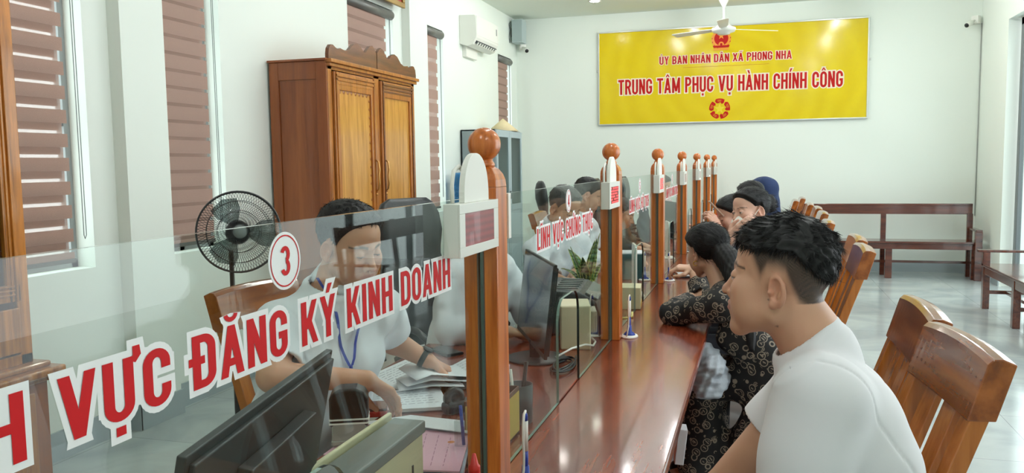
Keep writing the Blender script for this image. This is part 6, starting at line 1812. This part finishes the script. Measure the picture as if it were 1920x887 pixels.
sheet('pink_folder', 'pink printed cover with a small gold round emblem, beside the first post', 'folder', [(770, 880), (790, 806), (882, 812), (862, 884)], .812, .004, PINK, 'pink covers on the near desk', 3, ink=mat('faint_ink', (176, 128, 148), .8), extra=emb)
sheet('pink_folder', 'pink cover under the black stamp', 'folder', [(606, 852), (690, 790), (760, 800), (690, 880)], .812, .004, PINK, 'pink covers on the near desk', 0)
for k, (dz, dx) in enumerate(((0, 0), (.009, 3), (.018, -2), (.027, 2))):
    sheet('paper_stack', 'bundle of papers under the pink cover, %s' % ('at the bottom', 'second from the bottom', 'third from the bottom', 'at the top')[k], 'papers', [(616 + dx, 862), (700 + dx, 796), (884, 806 + dx), (866 + dx, 890), (700, 900)], .774 + dz, .0075, (PAPER, PINK, PAPER, mat('bluish_paper', (196, 206, 220), .8))[k], 'bundles under the pink covers')
for k in range(4):
    sheet('white_envelope', ('lowest', 'second', 'third', 'topmost')[k] + ' of the long white sheets lying across the pink covers', 'paper', [(690 - 6 * k, 790 + 1.5 * k), (770, 778 + k), (884, 790 + 3 * k), (884, 806 + 2 * k), (780, 796 + k)], .8145 + .0025 * k, .0018, PAPER, 'long sheets across the pink covers')
def stamp():
    c = at(657, 826, 'Z', .818)
    t = thing('self_inking_stamp', 'black self-inking stamp with a clear grey foot standing on pink papers', 'stamp', (c[0], c[1], .8165), .42)
    CLR = mat('clear_grey_plastic', (176, 176, 168), .2, trans=.3)
    for s in (-1, 1): MB().box((-.042, s * .026 - .004, 0), (.042, s * .026 + .004, .06)).build('foot_side', CLR, t, bevel=.004)
    MB().box((-.044, -.032, 0), (.044, .032, .012)).build('foot_plate', CLR, t, bevel=.003)
    P = [(-.047, .045), (.047, .045), (.047, .115), (.040, .130), (.02, .140), (-.02, .140), (-.040, .130), (-.047, .115)]
    MB().prism(P, 1, -.030, .030).build('grip', BLACKPL, t, bevel=.006, seg=3)
    st = MB()
    for z in (.052, .062): st.box((-.048, -.0312, z), (.048, .0312, z + .004))
    st.build('white_stripes', WHITEPL, t)
    dl = MB()
    for k in range(4): dl.lathe([(.001, -.006), (.014, -.006), (.014, .006), (.001, .006)], (-.022 + k * .014, 0, .03), 16, R=rotm(0, PI / 2, 0))
    dl.build('date_wheels', mat('red_brown', (120, 44, 34), .5), t)
stamp()
def small_box(name, lab, cat, px, z, dim, m, rz=0, parts=None, group=None, bevel=.003):
    c = at(*px, 'Z', z); t = thing(name, lab, cat, (c[0], c[1], z), rz, group)
    MB().box((-dim[0] / 2, -dim[1] / 2, 0), (dim[0] / 2, dim[1] / 2, dim[2])).build('body', m, t, bevel=bevel)
    if parts: parts(t)
    return t
small_box('ink_pad', 'small red ink pad with a dark lid between the stamp and the white pad', 'ink pad', (708, 775), CZ + .001, (.06, .085, .018), mat('ink_red', (176, 40, 34), .4), .4,
          lambda t: MB().box((-.03, -.0425, .018), (.03, .0425, .026)).build('lid', mat('smoked_lid', (96, 60, 56), .2), t, bevel=.002))
small_box('phone', 'black phone lying flat behind the curled sheets', 'phone', (836, 661), CZ + .001, (.075, .15, .010), BLACKPL, .9,
          lambda t: MB().box((-.033, -.07, .010), (.033, .07, .0105)).build('screen', SCREEN, t))
small_box('document_tray', 'pale green-white document folder lying behind the phone', 'folder', (858, 632), CZ + .001, (.17, .24, .014), mat('pale_folder', (206, 208, 186), .6), .5)
def tape(t):
    MB().lathe([(.014, -.010), (.032, -.010), (.032, .010), (.014, .010), (.014, -.010)], (-.03, 0, .045), 28, R=rotm(PI / 2, 0, 0)).build('tape_roll', BLACKPL, t)
small_box('tape_dispenser', 'black tape dispenser beside the first post', 'tape dispenser', (868, 770), CZ + .001, (.13, .05, .035), BLACKPL, .9, tape, bevel=.012)
small_box('stapler', 'dark grey stapler below the sheet next to the first post', 'stapler', (866, 728), CZ + .001, (.12, .035, .022), DGREY, .8, lambda t: MB().box((-.06, -.015, .026), (.055, .015, .042)).build('upper_arm', DGREY, t, bevel=.005))
def pen_cup():
    c = at(890, 840, 'Z', .80); t = thing('pen_cup', 'clear acrylic pen cup with pens left of the first post', 'pen cup', (c[0], c[1], CZ))
    MB().box((-.04, -.035, 0), (.04, .035, .004)).box((-.04, -.035, 0), (-.038, .035, .11)).box((.038, -.035, 0), (.04, .035, .11)).box((-.04, -.035, 0), (.04, -.033, .11)).box((-.04, .033, 0), (.04, .035, .11)).build('cup', ACRYL, t)
    for k, (x, y, mm) in enumerate(((-.02, -.015, BLUEPL), (.01, .01, BLACKPL), (.02, -.012, BLUEPL))):
        q = MB().tube([(x, y, .006), (x * 1.4, y * 1.3, .145)], .0042, 10).build('pen', mm, t)
pen_cup()
def glue():
    c = at(887, 905, 'Z', .80); c = at(889, 860, 'Y', 1.553); gz = (at(889, 850, 'Y', 1.553)[2] - CZ) / .141; c[2] = CZ; t = thing('glue_bottle', 'white glue bottle with a red nozzle cap at the foot of the first post', 'bottle', c)
    MB().lathe([(.001, 0), (.022, 0), (.024, .004), (.024, .075 * gz), (.020, .088 * gz), (.011, .094 * gz)], n=28).build('bottle_body', WHITEPL, t)
    MB().lathe([(.0125, .092 * gz), (.0125, .114 * gz), (.009, .118 * gz), (.0035, .140 * gz), (.001, .141 * gz)], n=24).build('cap', mat('cap_red', (196, 44, 34), .35), t)
glue()

# pens on coiled cords in their weighted stands
def make_pen_stand(lab, x, y, rz=0):
    t = thing('pen_stand', lab, 'pen', (x, y, CZ), rz, 'blue and white pens on corded stands')
    MB().lathe([(.001, 0), (.036, 0), (.0365, .004), (.033, .009), (.001, .012)], (0, 0, 0), 32, ).build('stand_base', WHITEPL, t).scale = (1, 1.25, 1)
    m = MB(); m.lathe([(.026, .009), (.020, .018), (.010, .024), (.0085, .05), (.001, .05)], n=24); m.build('stand_socket', BLUEPL, t)
    MB().lathe([(.0055, .03), (.0065, .06), (.0065, .085)], n=16).build('pen_grip', BLUEPL, t)
    MB().lathe([(.0068, .085), (.0068, .155)], n=16).build('pen_barrel', WHITEPL, t)
    MB().lathe([(.0068, .155), (.0066, .166), (.005, .172), (.001, .173)], n=16).build('pen_cap', BLUEPL, t)
    w = []
    P = [(0, 0, .172), (.004, -.010, .180), (.004, -.022, .176), (.004, -.030, .150), (.004, -.031, .11), (.004, -.026, .08), (.004, -.030, .05), (.0, -.040, .012), (-.01, -.03, .006)]
    MB().tube(P, .0030, 8).build('cord', WHITEPL, t)
    return t
q0 = at(984, 905, 'Z', CZ); pn = make_pen_stand('nearest pen on a white cord right of the first post', -.500, 1.745, 0)
for (x, y, l) in [(-.514, 3.41, 'pen stand on the visitor side of the second post'), (-.671, 3.40, 'pen stand behind the glass left of the second post'), (-.523, 5.10, 'pen stand on the visitor side of the third post, near the woman\'s hand'),
                  (-.672, 5.10, 'pen stand behind the glass left of the third post'), (-.52, 6.76, 'pen stand by the fourth post'), (-.52, 8.38, 'pen stand by the fifth post'), (-.51, 10.0, 'pen stand by the sixth post, left of the held phone')]:
    p = copy_tree(pn); p.location = (x, y, CZ); p['label'] = l; p.rotation_euler = (0, 0, random.uniform(-.3, .3))

# box of cards, pen pot and file stand right behind the first post
def card_box():
    t = thing('card_box', 'brown and yellow card box with pens and a small clock right behind the first post', 'box', (-.665, 2.02, CZ))
    BR = mat('box_brown', (112, 78, 62), .6)
    MB().box((-.05, -.09, 0), (.045, .09, .012)).box((-.05, -.09, 0), (-.046, .09, .13)).box((.041, -.09, 0), (.045, .09, .13)).box((-.05, -.09, 0), (.045, -.086, .13)).box((-.05, .086, 0), (.045, .09, .13)).build('box_body', BR, t, bevel=.001)
    MB().box((.045, -.085, .008), (.0462, .085, .118)).box((-.046, -.0912, .008), (.041, -.090, .118)).build('yellow_label', YELLOW, t)
    MB().box((-.03, -.06, .012), (-.025, .06, .17), R=rotm(.0, .15, 0)).build('white_card', PAPER, t)
    MB().box((.0, -.02, .05), (.008, .035, .19), R=rotm(0, .2, 0)).build('small_frame', STEEL, t, bevel=.002)
    MB().tube([(.02, .02, .02), (.03, .04, .20)], .0045, 10).build('marker', PINK, t)
card_box()
t = thing('pen_pot', 'dark grey pen pot beside the card box behind the first post', 'pen pot', (-.645, 2.20, CZ))
MB().lathe([(.001, 0), (.036, 0), (.038, .11), (.034, .11), (.033, .006), (.001, .006)], n=28).build('pot', DGREY, t)
MB().tube([(0, 0, .01), (.015, .02, .17)], .006, 10).build('marker', BLACKPL, t)
MB().tube([(-.01, -.01, .01), (-.02, -.02, .155)], .004, 10).build('pen', WHITEPL, t)
na, nb_ = at(948, 362, 'Y', 1.79), at(959, 446, 'Y', 1.79)
t = thing('paper_notice', 'narrow white card fixed to the far side of the first post', 'card', (na[0], 1.772, nb_[2]))
MB().box((-.02, -.001, 0), (nb_[0] - na[0], .018, na[2] - nb_[2])).build('card', WHITEPL, t, bevel=.001)

# items seen through the opening of the second screen
def router():
    t = thing('cream_device', 'cream desktop device with a square panel seen through the arched opening', 'device', (-.705, 3.21, CZ), .25)
    MB().box((-.06, -.09, 0), (.06, .09, .175)).build('device_body', BEIGE, t, bevel=.006)
    MB().box((.06, -.075, .065), (.085, .05, .150)).build('square_panel', mat('taupe_panel', (166, 158, 136), .5), t, bevel=.003)
    MB().box((.0602, -.08, .168), (.063, .08, .171)).build('seam', GREYPL, t)
router()
def loops(name, lab, P, r, m):
    P = np.array(P, float); c = P.mean(0); c[2] = P[:, 2].min() - r; o = MB().tube(P, r, 8).build(name, m, origin=c); tag(o, lab, 'cable')
pts = []
for k in range(60):
    a = k / 60 * 2 * PI * 3.2; rr = .06 + .012 * math.sin(a * .37); pts.append((-.665 + rr * .55 * math.cos(a), 2.84 + rr * 1.7 * math.sin(a), CZ + .006 + .012 * (k / 60) + .004 * math.sin(a * 1.7)))
loops('coiled_cable', 'black cable coiled on the desk inside the arched glass opening', pts, .0034, BLACKPL)
loops('power_cable', 'white cable running from the coil towards the second post', [(-.70, 2.86, CZ + .03), (-.66, 2.95, CZ + .045), (-.63, 3.05, CZ + .04), (-.62, 3.16, CZ + .012), (-.63, 3.26, CZ + .006), (-.66, 3.33, CZ + .006)], .004, WHITEPL)
def printer():
    t = thing('desk_printer', 'dark grey rounded printer on the desk beneath the snake plant', 'printer', (-.82, 3.56, CZ), .1)
    P = [(-.17, 0), (.17, 0), (.17, .08), (.15, .15), (.08, .19), (-.08, .20), (-.17, .17)]
    MB().prism(P, 1, -.20, .20).build('printer_body', DGREY, t, bevel=.012, seg=3)
    g = MB()
    for k in range(6): g.box((-.03 + .0 * k, -.16 + k * .055, .198), (.07, -.15 + k * .055, .203))
    g.box((.10, -.17, .165), (.16, .17, .172), R=rotm(0, .5, 0)); g.build('vent_slats', GREYPL, t, bevel=.001)
printer()
def plant():
    c = (-.84, 4.12, CZ); t = thing('snake_plant', 'potted snake plant with upright green leaves left of the second post', 'plant', c)
    MB().lathe([(.001, 0), (.042, 0), (.056, .09), (.060, .095), (.055, .095), (.050, .085), (.001, .085)], n=28).build('pot', mat('pot_grey', (150, 156, 150), .5), t)
    MB().lathe([(.001, .08), (.049, .08), (.001, .084)], n=20).build('soil', mat('soil', (56, 42, 32), .9), t)
    LEAF = bpy.data.materials.new('leaf_green'); LEAF.use_nodes = True; nt = LEAF.node_tree; b = nt.nodes['Principled BSDF']
    tc = nt.nodes.new('ShaderNodeTexCoord'); wv = nt.nodes.new('ShaderNodeTexWave'); wv.bands_direction = 'Z'; wv.inputs['Scale'].default_value = 14; wv.inputs['Distortion'].default_value = 6; wv.inputs['Detail'].default_value = 3
    nt.links.new(tc.outputs['Object'], wv.inputs['Vector']); mx = nt.nodes.new('ShaderNodeMix'); mx.data_type = 'RGBA'; mx.inputs[6].default_value = (*lin((44, 84, 42)), 1); mx.inputs[7].default_value = (*lin((86, 128, 66)), 1)
    nt.links.new(wv.outputs['Fac'], mx.inputs[0]); nt.links.new(mx.outputs[2], b.inputs['Base Color']); b.inputs['Roughness'].default_value = .35
    EDGE = mat('leaf_edge', (182, 190, 92), .4)
    for k, (az, ln, lean, w) in enumerate([(2.3, .27, .75, .030), (2.9, .17, .9, .026), (.3, .30, .18, .032), (1.2, .26, .25, .028), (-.6, .28, .22, .030), (3.6, .24, .30, .028), (-1.6, .20, .40, .026), (.9, .17, .6, .024)]):
        d = np.array((math.cos(az), math.sin(az), 0)); s_ = np.array((-d[1], d[0], 0)); n = 10; v = []
        mb = MB()
        for i in range(n + 1):
            u = i / n; c_ = d * (.015 + ln * math.sin(lean) * u ** 1.4) + np.array((0, 0, .08 + ln * math.cos(lean * u) * u)); ww = w * (.55 + .9 * math.sin(PI * min(u * .9 + .08, 1)) * .55) * (1 - u ** 5)
            fold_ = d * .008 * (1 - u)
            v += [c_ + s_ * ww, c_ + s_ * ww * .84 - fold_ * .4, c_ - fold_, c_ - s_ * ww * .84 - fold_ * .4, c_ - s_ * ww]
        for i in range(n):
            for j in range(4): mb.add([v[i * 5 + j], v[i * 5 + j + 1], v[i * 5 + 5 + j + 1], v[i * 5 + 5 + j]], [(0, 1, 2, 3)], 1 if j in (0, 3) else 0, True)
        o = mb.build('leaf', [LEAF, EDGE], t); sd = o.modifiers.new('thick', 'SOLIDIFY'); sd.thickness = .0015
plant()
t = thing('striped_cup', 'white and teal cup with black stripes behind the snake plant leaf', 'cup', (-.93, 4.62, CZ))
m = MB().lathe([(.001, 0), (.045, 0), (.055, .16), (.052, .16), (.043, .006), (.001, .006)], n=28); m.build('cup', mat('cup_white', (216, 220, 210), .4), t)
st = MB()
for k in range(11):
    a = -2.4 + k * .13; st.box((.0515, -.0015, .05), (.0545, .0015, .13)); n_ = 8
    R = rotm(0, 0, a); 
    for i in range(len(st.v) - n_, len(st.v)): st.v[i] = tuple(R @ np.array(st.v[i]))
st.build('stripes', BLACKPL, t)
MB().lathe([(.0505, .08), (.0545, .15)], n=28).build('teal_band', mat('teal', (120, 190, 176), .4), t)

# upright tablets for visitors' ratings
def make_tablet(lab, x, y, rz):
    t = thing('tablet_stand', lab, 'tablet', (x, y, CZ), rz, 'upright tablets behind the glass')
    MB().box((-.05, -.07, 0), (.05, .07, .012)).build('foot', WHITEPL, t, bevel=.004)
    MB().box((-.006, -.02, .01), (.006, .02, .12), R=rotm(0, .12, 0)).build('support', WHITEPL, t, bevel=.002)
    P = [(y_ * 1.0, z_) for y_, z_ in ((-.080, .03), (.080, .03), (.088, .05), (.088, .26), (.07, .285), (-.07, .285), (-.088, .26), (-.088, .05))]
    MB().prism(P, 0, -.004, .008).build('tablet_body', WHITEPL, t, bevel=.003)
    MB().box((.008, -.074, .05), (.0088, .074, .262)).build('screen', SCREEN, t)
    MB().tube([(-.01, .0, .06), (-.04, .02, .03), (-.05, .03, .012), (-.03, .06, .006)], .003, 6).build('cable', BLACKPL, t)
    return t
tb = make_tablet('white-rimmed tablet standing upright right of the second post', -.655, 4.52, .25)
for (x, y, l) in [(-.66, 6.3, 'white-rimmed tablet standing upright right of the third post'), (-.66, 8.0, 'upright tablet right of the fourth post'), (-.66, 9.6, 'upright tablet right of the fifth post')]:
    p = copy_tree(tb); p.location = (x, y, CZ); p['label'] = l
small_box('teal_file_box', 'dark teal box on the desk right of the second post', 'box', (1178, 520), CZ + .001, (.20, .22, .16), mat('dark_teal', (52, 96, 96), .5), .2, lambda t: MB().box((-.09, -.10, .16), (.09, .10, .165)).build('papers', PAPER, t))
small_box('cream_box', 'cream box with a yellow strip below the dark teal box', 'box', (1176, 575), CZ + .001, (.14, .16, .11), mat('cream_card', (206, 200, 160), .6), .1, lambda t: MB().box((.0702, -.07, .01), (.072, .07, .03)).build('yellow_strip', YELLOW, t))
t = thing('yellow_tape', 'pale yellow curved strip on the desk beside the second post\'s pen', 'tape', (-.60, 3.83, CZ))
MB().tube([(-.03, -.03, .003), (.02, -.02, .004), (.035, .01, .006), (.03, .04, .02)], .006, 8).build('strip', mat('pale_yellow', (226, 210, 130), .5), t)
small_box('clerk_phone', 'dark phone and booklet under the resting hand near the third post\'s pen', 'phone', (1278, 518), CZ + .001, (.09, .17, .012), DGREY, .2, lambda t: MB().box((-.042, -.08, .012), (.042, .08, .016)).build('white_booklet', PAPER, t))
small_box('red_sign', 'small red sign with a gold emblem standing far down the counter', 'sign', (1351, 409), CZ + .001, (.02, .10, .012), BLACKPL, .0,
          lambda t: (MB().box((-.052, -.004, .01), (.052, .004, .20)).build('sign_panel', mat('sign_red', (196, 40, 28), .4), t), MB().lathe([(.001, 0), (.022, 0), (.022, .001), (.001, .001)], (0, -.0045, .15), 20, R=rotm(PI / 2, 0, 0)).build('gold_emblem', GOLD, t), MB().box((-.04, -.005, .03), (.04, -.0042, .09)).build('pale_text_block', PAPER, t)))
small_box('water_bottle', 'clear bottle with a blue label standing behind the clerk\'s far hand', 'bottle', (842, 615), CZ + .001, (.001, .001, .001), WHITEPL, 0,
          lambda t: (MB().lathe([(.001, 0), (.030, 0), (.032, .01), (.032, .14), (.026, .17), (.012, .19), (.012, .205), (.001, .205)], n=24).build('bottle', WHITEPL, t), MB().lathe([(.0325, .07), (.0325, .13)], n=24).build('blue_label', mat('label_blue', (90, 130, 180), .5), t)))
# phone held by the woman at the back
t = thing('phone', 'pale phone held up by the woman left of the masked woman', 'phone', at(1343, 397, 'Y', 5.30), 0)
MB().box((-.005, -.038, -.045), (.004, .038, .085), R=rotm(0, -.75, .15)).build('phone_body', mat('phone_case', (176, 150, 130), .4), t, bevel=.003)

# plastic bag on the woman's lap and papers below the counter edge
BAGM = mat('translucent_bag', (164, 172, 180), .45, trans=.1, bump=(25, .5, .01))
bc = at(1326, 704, 'Y', 3.52)
def bagf(P):
    q = P - bc; d = ell(P, bc, (.085, .13, .10)); d = smin(d, rc(P, bc + np.array((-.02, 0, .05)), bc + np.array((-.02, .02, .13)), .065, .02), .04)
    return d - folds(P, .022, .9, 31) - folds(P, .010, 2.4, 32)
o, _ = sdf_object('plastic_bag', bagf, bc - .26, bc + .26, .006, BAGM, None, bc - np.array((0, 0, .12)))
tag(o, 'crumpled white plastic bag between the counter edge and the printed dress', 'bag')
t = thing('paper_bundle', 'pale folded papers hanging below the counter edge at the woman\'s knees', 'papers', at(1277, 840, 'Y', 3.25))
MB().box((-.02, -.03, -.06), (.015, .03, .09), R=rotm(.1, .1, .2)).build('papers', PAPER, t, bevel=.002)
# low stools
def make_stool(lab, loc, rz):
    t = thing('wooden_stool', lab, 'stool', loc, rz, 'orange wooden stools')
    MB().box((-.215, -.20, .435), (.215, .20, .46)).build('seat', CHAIRW, t, bevel=.005)
    MB().box((-.20, -.19, .35), (.20, -.17, .435)).box((-.20, .17, .35), (.20, .19, .435)).box((-.20, -.17, .35), (-.18, .17, .435)).box((.18, -.17, .35), (.20, .17, .435)).build('apron', CHAIRW, t, bevel=.002)
    for sx_ in (-1, 1):
        for sy_ in (-1, 1): MB().box((sx_ * .175 - .028, sy_ * .165 - .028, 0), (sx_ * .175 + .028, sy_ * .165 + .028, .435)).build('leg', CHAIRW, t, bevel=.003)
    return t
st1 = make_stool('orange wooden stool under the woman in the printed dress', (.165, 3.82, 0), .05)
st2 = copy_tree(st1); st2.location = (.25, 1.66, 0); st2['label'] = 'wooden stool under the young man in the white T-shirt'
# navy jacket on a chair back behind the third post
jc = at(1207, 425, 'Y', 7.7)
def jf(P):
    d = rc(P, jc + np.array((0, 0, .14)), jc - np.array((0, 0, .22)), .05, .09); d = smin(d, rc(P, jc + np.array((0, .1, .1)), jc + np.array((.02, .12, -.2)), .035, .04), .04)
    return d - folds(P, .010, 1, 41)
o, _ = sdf_object('hanging_jacket', jf, jc - .38, jc + .38, .009, mat('navy_cloth', (40, 52, 66), .85), None, jc - np.array((0, 0, .25)))
tag(o, 'dark navy jacket hanging just left of the third post', 'jacket')
